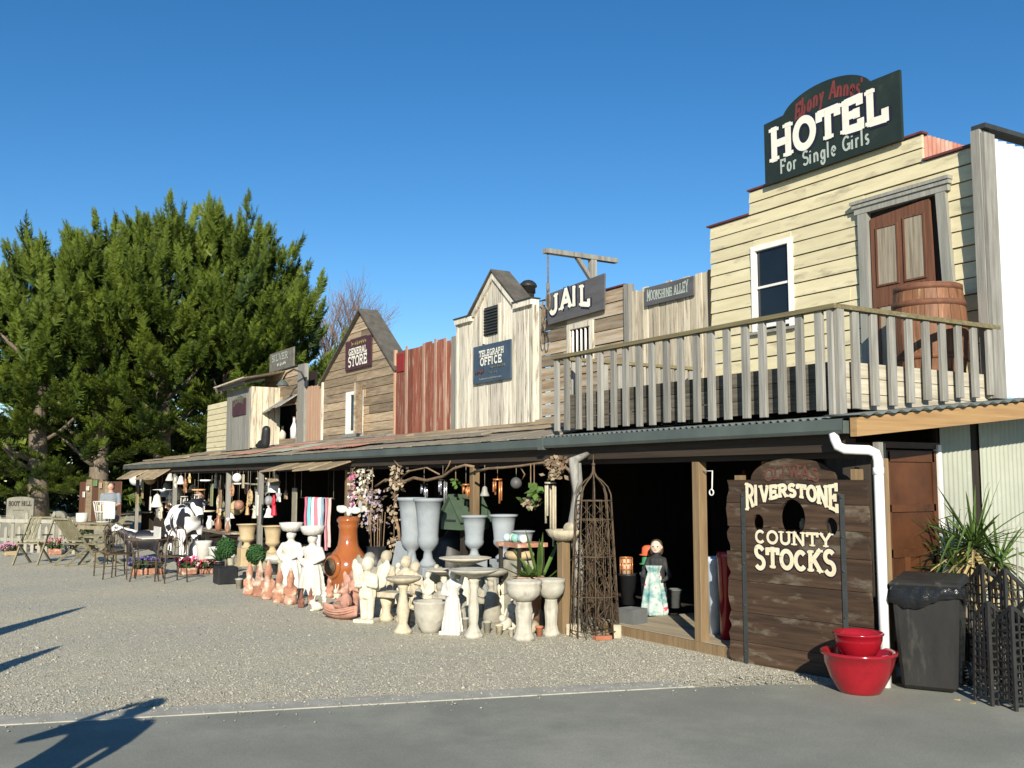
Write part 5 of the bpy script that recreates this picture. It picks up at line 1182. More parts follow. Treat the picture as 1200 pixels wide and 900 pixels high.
def leafplant(name, label, p, h, rad_, n, mats, seed, cat='plant', droop=.5, wid=.03, dry=0, pot=None, group=None):
    t = thing(name, label, cat, p, 0, group); r = random.Random(seed)
    z0 = 0
    if pot:
        pr_, ph_, pm = pot; MB().lathe([(pr_*.72,0),(pr_*.95,ph_*.9),(pr_*1.05,ph_*.9),(pr_*1.05,ph_),(pr_*.9,ph_),(pr_*.85,ph_*.88),(.01,ph_*.88)], n=20).build('pot', M[pm], t, local=True); z0 = ph_*.9
    for kind in range(2 if dry else 1):
        b = MB()
        for i in range(n if kind == 0 else dry):
            a = r.uniform(0, 6.28); el = r.uniform(.15, 1.35) if kind == 0 else r.uniform(-.6, .3); L_ = rad_*r.uniform(.7,1.1); w = wid*r.uniform(.8,1.2)
            d = Vector((math.cos(a)*math.cos(el), math.sin(a)*math.cos(el), math.sin(el))); sd = Vector((-math.sin(a), math.cos(a), 0))
            q = Vector((d.x*.03, d.y*.03, z0 + h)); vs = []; m_ = 6
            for j in range(m_+1):
                u = j/m_; pp = q + d*L_*u + Vector((0,0,-droop*L_*u*u*(.5 if kind == 0 else 1.6)*math.cos(el))); ww = w*math.sin(math.pi*(.12+.86*u))*(1 if u < 1 else .1)
                vs += [pp - sd*ww*.5 + Vector((0,0,.25*ww)), pp, pp + sd*ww*.5 + Vector((0,0,.25*ww))]
            b.add(vs, [f for j in range(m_) for f in ((j*3,j*3+1,j*3+4,j*3+3),(j*3+1,j*3+2,j*3+5,j*3+4))])
        b.build('leaves' if kind == 0 else 'dry_leaves', M[mats[kind]], t, local=True)
    if h > .15: MB().tube([(0,0,z0*.9),(0,0,z0+h)], [.05,.035], 8).build('stem', M['bark'], t, local=True)
    return t
# ---- pieces behind the statues
p, h, k = stand(545, 580, 7.35); mb = thing('mailbox', 'green gabled letterbox with a pitched roof behind the grey urns', 'mailbox', (p.x, 7.35, 0), .2)
zb = W(545,620,7.35).z; w_ = .23; hh = h - .02
MB().prism([(-w_,zb),(w_,zb),(w_,zb+.16),(0,h-.03),(-w_,zb+.16)], -.28, .28).build('box', M['mail_green'], mb, local=True)
for s_ in (-1,1): MB().hexa([(s_*(w_+.05),-.33,zb+.11),(0,-.33,h-.01),(0,.33,h-.01),(s_*(w_+.05),.33,zb+.11),(s_*(w_+.05),-.33,zb+.135),(0,-.33,h+.015),(0,.33,h+.015),(s_*(w_+.05),.33,zb+.135)]).build('roof', M['mail_green'], mb, local=True)
MB().box(-.12,.12,-.29,-.281,zb+.12,zb+.15).build('slot', M['iron_black'], mb, local=True)
MB().box(-.05,.05,-.05,.05,0,zb).build('post', M['dark_wood'], mb, local=True)
p, h, k = stand(528, 622, 7.6); t = thing('black_kettle', 'big black iron cauldron behind the grey urns', 'cauldron', (p.x,7.6,0))
MB().lathe([(.22,0),(.33,.1),(.38,.25),(.36,h*.6),(.25,h*.8),(.27,h*.85),(.12,h*.9),(.05,h)], n=26).build('body', M['iron_black'], t, local=True)
for a in (0.4,2.5,4.6): MB().tube([(.2*math.cos(a),.2*math.sin(a),.12),(.28*math.cos(a),.28*math.sin(a),0)], .03, 6).build('foot', M['iron_black'], t, local=True)
# shelf of glass balls
pA = W(611, 650, 6.75); tb = thing('display_table', 'small terracotta topped table carrying glass balls', 'table', (pA.x, 6.75, 0)); zt = W(611,637,6.6).z
MB().box(-.27,.27,-.22,.22,zt-.05,zt).build('tabletop', M['terra'], tb, local=True)
for a in (-1,1):
    for c in (-1,1): MB().box(a*.22-.02,a*.22+.02,c*.17-.02,c*.17+.02,0,zt-.05).build('leg', M['dark_wood'], tb, local=True)
bn = ['milky blue glass ball at the left of the small table','pale green glass ball second from the left on the small table','sea green glass ball in the middle of the small table','dusty blue glass ball right of the middle on the small table','white glass ball at the right end of the small table']
for i in range(5):
    rr_ = .055; t = MB().sphere((0,0,0), rr_, 14, 10).build('glass_ball', col_mat([(.45,.6,.62),(.5,.62,.5),(.25,.5,.42),(.35,.45,.52),(.75,.75,.7)][i], .15)); t.location = (pA.x-.2+.1*i, 6.66+.03*(i%2), zt+rr_-.002); tag(t, bn[i], 'ball', 'glass balls on the small table')
p, k = spot(606, 733)
t = thing('stone_loaf', 'round brown boulder like ornament under the small table of balls', 'ornament', (pA.x-.02, 6.72, 0)); hz = W(611,643,6.6).z
obj('boulder', scaled(blob([('e',(0,0,0),(.22,.16,.08)),('e',(.1,.03,.01),(.14,.12,.07))], .02, 3), 1), M['urn_tan'], t, local=True).location = (0,-.0,hz-.10)
MB().box(-.16,.16,-.12,.12,0,hz-.16).build('block', M['stone_grey'], t, local=True)
leafplant('potted_succulent', 'yellow green succulent in a terracotta pot above the fluted basins', Vector((W(621,690,6.45).x,6.45,0)), .02, .22, 40, ['leaf_blade'], 3, wid=.05, pot=(.16,.62,'terra'))
leafplant('potted_blade_plant', 'dark sword leaved plant beside the terracotta pot', Vector((W(632,690,6.6).x,6.6,0)), .02, .75, 12, ['leaf_blade'], 4, droop=.05, wid=.05, pot=(.13,.55,'pot_black'))
# post with shell basin
p, k = spot(661, 742); pw = thing('wooden_post', 'squared timber post carrying a cream shell basin', 'post', p)
zt = W(661,634,p.y).z; MB().box(-.055,.055,-.055,.055,0,zt).build('post', M['post_wood'], pw, local=True, bevel=.005)
t = thing('shell_basin', 'cream shell shaped basin on top of the timber post', 'basin', (p.x, p.y, zt))
MB().lathe([(.06,0),(.12,.01),(.19,.06),(.225,.13),(.21,.13),(.15,.07),(.01,.04)], n=40, sy=.85, flute=.05, nf=14).build('bowl', M['stone_cream'], t, local=True)
obj('back', scaled(blob([('e',(0,.09,.13),(.13,.05,.09))], .02, 2), 1), M['stone_cream'], t, local=True)
# driftwood limb above the basin
t = thing('driftwood_limb', 'bare grey twisted trunk rising from the shell basin post to the gutter', 'driftwood', (p.x+.02, p.y+.15, 0))
MB().tube([(.03,.0,0),(.05,.02,.8),(-.02,0,1.25),(.04,.02,1.6),(-.03,0,1.98),(-.1,.3,2.08)], [.05,.06,.075,.06,.065,.03], 9).build('trunk', M['rail_wood'], t, local=True)
MB().tube([(0,0,1.5),(.14,-.02,1.75),(.1,0,1.95)], [.035,.03,.02], 6).build('branch', M['rail_wood'], t, local=True)
# ---- rusty obelisk
p, k = spot(697, 746); ob_ = thing('garden_obelisk', 'tall rusty wire obelisk with an onion top', 'obelisk', p); hT = W(690,533,p.y).z; R0, R1 = 29*k, 21*k; hd = hT*.80
nU = 8
for i in range(nU):
    a = 2*math.pi*i/nU + .2; c, s_ = math.cos(a), math.sin(a)
    pts = [(R0*c,R0*s_,0),((R0*.6+R1*.4)*c,(R0*.6+R1*.4)*s_,hd*.4),(R1*c,R1*s_,hd*.93)] + [(R1*f*c, R1*f*s_, hd*.93 + (hT-hd*.93)*g) for f, g in ((.97,.14),(.80,.30),(.48,.43),(.2,.52),(.06,.62),(.02,.8))]
    MB().tube(pts, .009, 5).build('upright', M['iron_rust'], ob_, local=True)
for z, rr_ in ((.05,R0*.99),(.28,R0*.9),(.55,R0*.8),(.80,R1*1.0),(.93,R1)):
    rz_ = R0 + (R1-R0)*min(1, z/.93); MB().tube([(rz_*math.cos(a),rz_*math.sin(a),hd*z) for a in [2*math.pi*i/24 for i in range(24)]], .007, 5, closed=True).build('ring', M['iron_rust'], ob_, local=True)
for i in range(nU):      # thin lattice and scrolls between the uprights
    a = 2*math.pi*(i+.5)/nU + .2; b = MB()
    for q in range(9):
        z0, z1 = hd*(.05+.095*q), hd*(.05+.095*(q+1)); ra, rb = R0+(R1-R0)*z0/hd, R0+(R1-R0)*z1/hd; da = .36*(1 if q % 2 else -1)
        b.tube([(ra*math.cos(a-da),ra*math.sin(a-da),z0),(rb*math.cos(a+da),rb*math.sin(a+da),z1)], .004, 4)
    b.tube([((R0+(R1-R0)*z)*math.cos(a),(R0+(R1-R0)*z)*math.sin(a),hd*z) for z in (0,.5,.93)], .005, 4)
    tag(b.build('lattice', M['iron_rust'], ob_, local=True), kind='stuff')
rb2 = random.Random(77); dc = MB()
for i in range(70):
    a = rb2.uniform(0,6.28); rr2 = R1*rb2.uniform(.1,.85); z = hd*rb2.uniform(0,.55); l2 = hd*rb2.uniform(.12,.4)
    q0 = Vector((rr2*math.cos(a), rr2*math.sin(a), z)); dc.tube([q0, q0+Vector((rb2.uniform(-.08,.08),rb2.uniform(-.08,.08),l2*.5)), q0+Vector((rb2.uniform(-.05,.05),rb2.uniform(-.05,.05),l2))], [.007,.005,.003], 4)
tag(dc.build('dead_climber', M['iron_rust'], ob_, local=True), kind='stuff')
MB().sphere((0,0,hT*.945), .022, 10, 8).build('finial', M['iron_rust'], ob_, local=True)
MB().tube([(.0,0,hT*.9),(0,0,hT)], [.012,.004], 6).build('spike', M['iron_rust'], ob_, local=True)
for i, (px, py, w2, h2, m) in enumerate(((672,745,.07,.13,'stone_cream'),(723,748,.05,.15,'stone_cream'),(706,750,.10,.05,'brick_red'))):
    q, k2 = spot(px, py); t = MB().box(-w2,w2,-.05,.05,0,h2).build('paver', M[m], bevel=.008); t.location = q; t.rotation_euler = (0,0,.4+i*.5); tag(t, ['cream stone block at the left foot of the wire obelisk','upright cream tile at the right foot of the wire obelisk','flat red brick at the front foot of the wire obelisk'][i], 'block')
# ---- wooden doorway goods
p = W(741, 733, 7.35); t = thing('tray_box', 'grey open box on the boardwalk beside the obelisk', 'box', (p.x, 7.35, .105), .15)
for bx in ((-.13,.13,-.12,-.105,0,.17),(-.13,.13,.105,.12,0,.17),(-.13,-.115,-.105,.105,0,.17),(.115,.13,-.105,.105,0,.17),(-.115,.115,-.105,.105,0,.01)): MB().box(*bx).build('side', M['tray_grey'], t, local=True)
Yd = 8.55
def potat(name, label, px, ytop, wpx, Y, m, cat='pot', z0=.105, taper=.7, group=None):
    q = W(px, ytop, Y); k2 = depth(q)/FPX; r = wpx*k2/2; h = q.z - z0; t = thing(name, label, cat, (q.x, Y, z0), 0, group)
    MB().lathe([(r*taper,0),(r*.95,h*.92),(r*1.04,h*.93),(r*1.04,h),(r*.9,h),(r*.85,h*.9),(.01,h*.88)], n=24).build('body', M[m] if isinstance(m,str) else m, t, local=True); return t, q, h
t, q, h = potat('metal_tub', 'tall galvanised tub in the dark doorway', 760, 671, 20, 8.3, col_mat((.42,.43,.43),.4))
z1 = .105 + h
for i, (c, l) in enumerate((((.05,.24,.10),'lowest green felt hat stacked on the metal tub'),((.06,.28,.12),'upper green felt hat stacked on the metal tub'),((.62,.12,.05),'orange red felt hat on top of the stacked hats'))):
    hh = thing('felt_hat', l, 'hat', (q.x+.0, 8.3, z1 - .01 + i*.115)); MB().lathe([(.115,0),(.12,.01),(.085,.02),(.08,.10),(.05,.125),(.01,.13)], n=18).build('hat', col_mat(c), hh, local=True)
q = W(769, 640, 8.1); dl_ = thing('doll', 'doll with a big pale head and a blue green dress in the doorway', 'doll', (q.x, 8.1, .105), FACE+math.pi/2)
hd_ = q.z + .075 - .105
obj('body', scaled(blob([('l',(0,0,0),[(.15,0),(.15,.1),(.12,.4),(.10,.62),(.12,.74),(.05,.80)],1,.8,.10,9),('c',(0,0,.78),(0,0,.84),.035,.035),('c',(.1,0,.73),(.19,-.04,.52),.045,.035),('c',(.19,-.04,.52),(.08,-.12,.45),.035,.03),('c',(-.1,0,.73),(-.19,-.04,.52),.045,.035),('c',(-.19,-.04,.52),(-.08,-.12,.46),.035,.03)], .015, 3), hd_), col_mat((.03,.032,.035)), dl_, local=True)
obj('head', scaled(blob([('e',(0,-.005,.905),(.078,.085,.095)),('e',(0,-.09,.895),(.014,.02,.018)),('e',(0,-.06,.85),(.04,.03,.025)),('e',(.078,0,.9),(.012,.02,.025)),('e',(-.078,0,.9),(.012,.02,.025))], .01, 2), hd_), col_mat((.66,.52,.43)), dl_, local=True)
for s_ in (-1,1): MB().sphere((s_*.03*hd_,-.083*hd_,.915*hd_), (.012*hd_,.008*hd_,.009*hd_), 8, 6).build('eye', M['iron_black'], dl_, local=True)
MB().sphere((0,-.087*hd_,.862*hd_), (.022*hd_,.008*hd_,.007*hd_), 8, 6).build('mouth', col_mat((.5,.12,.12)), dl_, local=True)
obj('hair', scaled(blob([('e',(0,.025,.94),(.085,.085,.075)),('e',(.06,.03,.87),(.035,.05,.08)),('e',(-.06,.03,.87),(.035,.05,.08))], .012, 2), hd_), M['hair'], dl_, local=True)
fb = thing('floral_bag', 'crumpled blue green floral fabric bag leaning on the metal tub', 'bag', (W(766,700,8.0).x, 8.0, .105), .8)
obj('cloth', scaled(blob([('l',(0,0,0),[(.15,0),(.16,.05),(.13,.25),(.10,.42),(.07,.52),(.10,.60)],1,.6,.16,7)], .012, 1), 1.0), M['floral'], fb, local=True)
potat('black_planter', 'matt black planter in the doorway left of the metal tub', 736, 672, 22, 8.4, 'pot_black')
q = W(732, 655, 8.6); lt = thing('wicker_lantern', 'orange lantern shade of woven cane on the black planter', 'lantern', (W(734,672,8.4).x, 8.4, W(734,672,8.4).z-.02))
for i in range(10):
    a = 2*math.pi*i/10; MB().tube([(.085*math.cos(a),.085*math.sin(a),0),(.085*math.cos(a),.085*math.sin(a),.23)], .008, 4).build('cane', M['copper'], lt, local=True)
for z in (0,.08,.16,.23): MB().tube([(.085*math.cos(a),.085*math.sin(a),z) for a in [2*math.pi*i/16 for i in range(16)]], .008, 4, closed=True).build('ring', M['copper'], lt, local=True)
MB().lathe([(.07,.01),(.07,.22)], n=14).build('lining', col_mat((.55,.42,.28)), lt, local=True)
potat('red_planter', 'tall bright red planter behind the stocks board', 851, 646, 22, 7.45, 'glaze_red', taper=.75)
potat('white_planter', 'tall pale blue white planter between the post and the red planter', 836, 652, 18, 7.62, col_mat((.55,.62,.70),.35), taper=.8)
potat('dark_planter', 'dark grey tall planter deep in the doorway', 790, 690, 20, 8.7, 'tray_grey')
# iron bracket on the post
t = thing('iron_bracket', 'white wire bracket with a ring on the timber post', 'bracket', (-7.8, 7.17, 1.7))
zq = W(830,552,7.17).z
MB().tube([(-7.825,7.17,zq),(-7.68,7.17,zq),(-7.69,7.17,zq-.18),(-7.72,7.17,zq-.2)], .007, 6).build('arm', M['white_paint'], t)
MB().tube([(-7.70+.03*math.cos(a),7.17,zq-.22+.03*math.sin(a)) for a in [2*math.pi*i/14 for i in range(14)]], .007, 6, closed=True).build('ring', M['white_paint'], t)

# ---- more stock filling the gaps
def slab_bench(label, px, py, ytop, wpx, m):
    p, k = spot(px, py); h = (py-ytop)*k; w = wpx*k/2; t = thing('stone_bench', label, 'bench', p, .5)
    MB().box(-w,w,-.14,.14,h*.82,h).build('seat', M[m], t, local=True, bevel=.01)
    for sx in (-1,1): MB().lathe([(.09,0),(.09,.04),(.05,.1),(.06,h*.5),(.09,h*.8)], (sx*w*.65,0,0), 14).build('leg', M[m], t, local=True)
slab_bench('small cream stone bench behind the slim birdbath', 462, 728, 694, 36, 'stone_cream')
EX = [('statue', 'robed', 446, 722, 676, 'stone_white', 'white robed figurine low between the angel and the cream birdbath'), ('statue','child',490,730,690,'stone_grey','grey child figurine behind the stone bowl rim'),
      ('statue','robed',511,712,662,'stone_cream','cream robed statue behind the crouching grey figure'), ('statue','child',563,722,680,'stone_grey','grey child statue behind the bulbous pedestal'), ('statue','robed',588,726,676,'stone_white','white robed statue between the cherub bath and the basins'),
      ('statue','robed',424,716,664,'stone_white','white robed statue between the pink fairy and the angel'), ('statue','child',380,712,688,'stone_pure','small white child by the terracotta boat'), ('statue','robed',628,728,690,'stone_grey','grey robed figurine behind the two basins'), ('statue','child',536,716,672,'stone_cream','cream child statue behind the white lady'), ('statue','robed',466,708,660,'stone_white','white robed statue behind the embracing children'),
      ('statue','child',398,684,652,'stone_grey','grey child statue right beside the chiminea body'), ('statue','robed',330,680,640,'stone_cream','cream statue between the tan urn and planter women')]
for (nm, kd, px, py, yt, m, lab) in EX: statue('figure_statue', lab, px, py, yt, m, robed() if kd == 'robed' else child(px % 2, px % 3 == 0), .022, rz=FACE+math.pi/2+RND.uniform(-.5,.5))
PT = [(476,732,12,16,'terra','small terracotta pot under the embracing children'),(494,714,14,22,'stone_grey','grey stone pot behind the stone bowl'),(545,738,9,14,'stone_bath','small pale pot beside the white lady'),(571,742,10,14,'stone_grey','small grey pot beside the bulbous pedestal'),(585,744,9,12,'stone_cream','small cream pot in front of the cherub birdbath'),(632,746,9,12,'brick_red','small red clay pot between the two basins'),(420,702,10,22,'pot_black','black pot behind the pink fairy'),(599,746,7,10,'stone_white','tiny white pot at the larger basin foot'),(352,702,8,12,'terra','small clay pot between the planter women'),(380,692,10,18,'pot_black','black bowl left of the chiminea'),(280,690,9,12,'stone_grey','small grey pot before the first tan urn'),(270,672,9,22,'stone_white','white pot behind the first topiary'),(312,688,9,20,'stone_grey','grey pot under the leaf basin')]
for (px, py, w2, h2, m, lab) in PT:
    p, k = spot(px, py); t = thing('garden_pot', lab, 'pot', p, 0, 'small garden pots'); w3 = w2*k/2; h3 = h2*k
    MB().lathe([(w3*.65,0),(w3*.95,h3*.85),(w3*1.08,h3*.86),(w3*1.08,h3),(w3*.9,h3),(w3*.8,h3*.7),(.01,h3*.65)], n=20).build('pot', M[m], t, local=True)
# dim shelves of stock at the back of the open doorway
sv = thing('stock_shelves', 'dim timber shelves of stock deep in the dark doorway', 'shelves', (-9.3, 10.6, 0))
for z in (.6, 1.05, 1.5): MB().box(-10.6, -7.2, 10.5, 10.8, z, z+.03).build('shelf', M['door_brown'], sv)
for x in (-10.6, -9.0, -7.2): MB().box(x-.03, x+.03, 10.5, 10.8, 0, 1.9).build('upright', M['door_brown'], sv)
rs = random.Random(31)
for i in range(16):
    x = -10.4 + i*.2; z = (.63,1.08,1.53)[i % 3]; h3 = rs.uniform(.14,.3); w3 = rs.uniform(.05,.08); c = rs.choice([(.35,.12,.10),(.20,.30,.40),(.5,.48,.42),(.30,.24,.12),(.12,.25,.18),(.55,.50,.40)])
    nmc = ['brick red','slate blue','pale grey','mustard brown','deep green','cream'][[(.35,.12,.10),(.20,.30,.40),(.5,.48,.42),(.30,.24,.12),(.12,.25,.18),(.55,.50,.40)].index(c)]
    t = thing('stock_jar', nmc + ' jar on the ' + ('lowest','middle','top')[i % 3] + ' dim shelf, ' + ('left end','left half','right half','right end')[i//4], 'jar', (x, 10.62, z), 0, 'jars on the dim shelves')
    MB().lathe([(w3*.8,0),(w3,h3*.3),(w3*.9,h3*.7),(w3*.5,h3*.85),(w3*.6,h3)], n=14).build('jar', col_mat(c,.4), t, local=True)
# ------------------------------------------------------------------ hanging things under the gutter
ZB = 1.945     # underside of the beam
def chime(label, px, ytop, ybot, Y, m, n=5, r=.05):
    a = W(px, ytop, Y); b = W(px, ybot, Y); t = thing('wind_chime', label, 'wind chime', (a.x, Y, a.z), 0, 'wind chimes')
    L = a.z - b.z
    MB().tube([(0,0,0),(0,0,max(ZB - a.z,.05)+.03)], .004, 4).build('string', M['string'], t, local=True)
    MB().lathe([(r*1.2,-.01),(r*1.2,.012)], n=14).build('disc', M['dark_wood'] if m == 'silver' else M[m], t, local=True)
    for i in range(n):
        q = 2*math.pi*i/n; l = L*(1 - .12*i)
        MB().tube([(r*math.cos(q),r*math.sin(q),-.03),(r*math.cos(q),r*math.sin(q),-l)], .014, 8).build('tube', M[m], t, local=True)
        MB().tube([(r*math.cos(q),r*math.sin(q),-.03),(r*math.cos(q),r*math.sin(q),0)], .003, 4).build('cord', M['string'], t, local=True)
chime('silver wind chime above the pair of tall grey urns', 497, 568, 584, 7.10, 'silver')
chime('larger silver wind chime right of the pair of tall urns', 519, 562, 590, 7.05, 'silver', 6, .055)
chime('copper wind chime against the timber post', 546, 568, 584, 7.05, 'copper', 5, .045)
chime('copper wind chime hanging over the shelf of balls', 583, 562, 590, 7.12, 'copper', 6, .055)
chime('long pale wind chime at the driftwood trunk', 645, 566, 640, 6.75, 'stone_cream', 5, .06)
chime('small silver wind chime beside the hanging scarves', 411, 575, 605, 7.0, 'silver')
chime('white tubular wind chime over the crockery shelf', 216, 582, 606, 7.0, 'stone_pure', 4, .09)
chime('white tubular wind chime behind the grey far post', 232, 580, 604, 7.1, 'stone_pure', 4, .09)
# vine along the beam
vn = thing('dead_vine', 'dead twisting vine trained along under the gutter', 'vine', (-12, 7.0, 1.9)); rv_ = random.Random(3)
def vpath(pts, Y): return [tuple(W(x, y, Y + rv_.uniform(-.05,.05))) for x, y in pts]
for pts, r0 in (([(452,574),(470,566),(485,560),(500,563),(520,558),(532,549),(545,545),(556,547)],.028),([(556,553),(572,549),(590,548),(610,546),(630,543),(655,540)],.02),([(470,560),(480,552),(500,548),(515,556)],.014),([(462,556),(465,575),(462,600),(467,620),(470,650)],.03),([(456,560),(470,548),(462,540)],.012),([(610,548),(615,556),(612,562)],.01),([(520,556),(526,545),(528,540)],.012),([(640,545),(648,555),(640,566)],.012),([(655,541),(668,552),(672,575),(670,600)],.022),([(440,570),(452,562),(470,565)],.02)):
    MB().tube(vpath(pts, 6.98), [r0*(1-.05*i) for i in range(len(pts))], 7).build('stem', M['vine'], vn)
def tuft(label, px, py, wpx, hpx, Y, mats, seed, name='dried_bunch', cat='dried flowers', n=60, ls=.10, string=True):
    a = W(px, py, Y); k = depth(a)/FPX; r = random.Random(seed); t = thing(name, label, cat, (a.x, Y, a.z), 0, 'bunches hung under the gutter')
    for mi, m in enumerate(mats):
        b = MB()
        for i in range(n):
            c = Vector((r.gauss(0,.33)*wpx*k, r.gauss(0,.25)*wpx*k*.6, r.uniform(-.5,.5)*hpx*k)); d = Vector((r.uniform(-1,1),r.uniform(-1,1),r.uniform(-1.2,.6))).normalized()*ls*r.uniform(.5,1.1); e = d.orthogonal().normalized()*ls*.28
            b.add([c, c+d*.5+e, c+d, c+d*.5-e], [(0,1,2,3)])
        tag(b.build('leaves' if mi == 0 else 'petals', M[m] if isinstance(m,str) else m, t, local=True), kind='stuff')
    MB().tube([(0,0,-.5*hpx*k),(0,0,max(.5*hpx*k, ZB-a.z+.02))], .008, 5).build('stalk', M['vine'], t, local=True)
pal = lambda *c: col_mat(c)
tuft('dried white and brown flower bunch right of the post by the scarves', 425, 566, 26, 34, 6.95, ['dried', pal(.62,.6,.5)], 1)
tuft('dried purple flower bunch hanging lower beside the chiminea', 436, 596, 30, 46, 6.85, ['dried', pal(.36,.30,.36)], 2, n=90)
tuft('bundle of dry brown leaves where the vine begins', 466, 558, 24, 26, 6.95, ['dried'], 3, n=70)
tuft('bundle of dry brown leaves beside the driftwood trunk', 650, 548, 24, 22, 6.7, ['dried', 'vine'], 4, n=60)
tuft('pinkish hanging cloth flowers at the post right of the scarves', 413, 578, 8, 46, 7.02, [pal(.5,.12,.25), pal(.6,.5,.5)], 5, n=40)
tuft('dry grey moss bunch falling down behind the purple bunch', 462, 605, 18, 80, 6.95, ['dried'], 6, n=90)
tuft('fresh lime green leaves hanging near the driftwood trunk', 626, 573, 12, 14, 6.9, ['leaf_blade'], 7, name='hanging_leaves', cat='plant', n=24, ls=.14)
tuft('mossy green hanging basket plant below the lime leaves', 622, 588, 22, 10, 6.92, ['leaf_blade','dried'], 8, name='hanging_basket', cat='plant', n=40)
tuft('dull green ivy hanging from the vine by the silver chime', 534, 564, 12, 8, 6.98, ['leaf_blade'], 9, name='ivy_sprig', cat='plant', n=16)
bk = thing('black_bucket', 'black bucket of canes behind the white angel', 'bucket', stand(441, 640, 6.7)[0]); hb = stand(441, 640, 6.7)[1]
MB().lathe([(.13,0),(.16,hb),(.145,hb),(.13,.05)], n=18).build('bucket', M['pot_black'], bk, local=True)
for i in range(7): MB().tube([(.08*math.cos(i),.08*math.sin(i),.1),(.14*math.cos(i),.14*math.sin(i),hb+.5+.05*(i%3))], .008, 5).build('cane', M['vine'], bk, local=True)
bl = thing('blue_panel', 'blue grey slab leaning behind the cream child statues', 'slab', stand(468, 640, 6.8)[0], .2); hb = stand(468, 635, 6.8)[1]
MB().hexa([(-.25,-.05,0),(.25,-.05,0),(.25,0,0),(-.25,0,0),(-.22,.1,hb),(.22,.1,hb),(.22,.15,hb),(-.22,.15,hb)]).build('slab', M['urn_grey'], bl, local=True)
# scarves on a rail
ra = W(352, 583, 7.05); rb = W(392, 583, 7.05)
sr = thing('scarf_rail', 'dark hanging rail for the coloured scarves', 'rail', ((ra.x+rb.x)/2, 7.05, ra.z))
MB().tube([(ra.x,7.05,ra.z),(rb.x,7.05,ra.z)], .012, 8).build('rail', M['iron_black'], sr)
for x in (ra.x+.05, rb.x-.05): MB().tube([(x,7.05,ra.z),(x,7.05,ZB+.03)], .006, 5).build('cord', M['string'], sr)
cols = [((.72,.16,.25),'pink',38),((.20,.55,.60),'turquoise',40),((.78,.66,.70),'pale rose',58),((.72,.20,.26),'coral red',52),((.84,.82,.80),'white',62),((.30,.42,.52),'slate blue',36),((.70,.30,.36),'dusky pink',60),((.62,.45,.42),'fawn',56)]
for i, (c, nm, ln) in enumerate(cols):
    px = 357 + i*4.0; a = W(px, 585, 7.0); k = depth(a)/FPX; wd = 5.6*k; L = ln*k
    t = thing('scarf', nm + ' scarf hanging from the dark rail', 'scarf', (a.x, 7.05, ra.z), 0, 'scarves on the rail')
    b = MB(); nx, nz = 10, 8; vs = []
    for j in range(nz+1):
        for q in range(nx+1):
            u = q/nx; vs.append(((u-.5)*wd*(1+.15*j/nz) + .02*math.sin(j+i), -.015 + .03*math.sin(u*12+i) - .01*(i % 2), -L*j/nz + (.01 if j == 0 else 0)))
    b.add(vs, [(j*(nx+1)+q, j*(nx+1)+q+1, (j+1)*(nx+1)+q+1, (j+1)*(nx+1)+q) for j in range(nz) for q in range(nx)], True)
    b.build('cloth', col_mat(c, .9), t, local=True)
    MB().box(-wd*.4, wd*.4, -.016, .016, -.004, .018).build('fold', col_mat(c, .9), t, local=True)
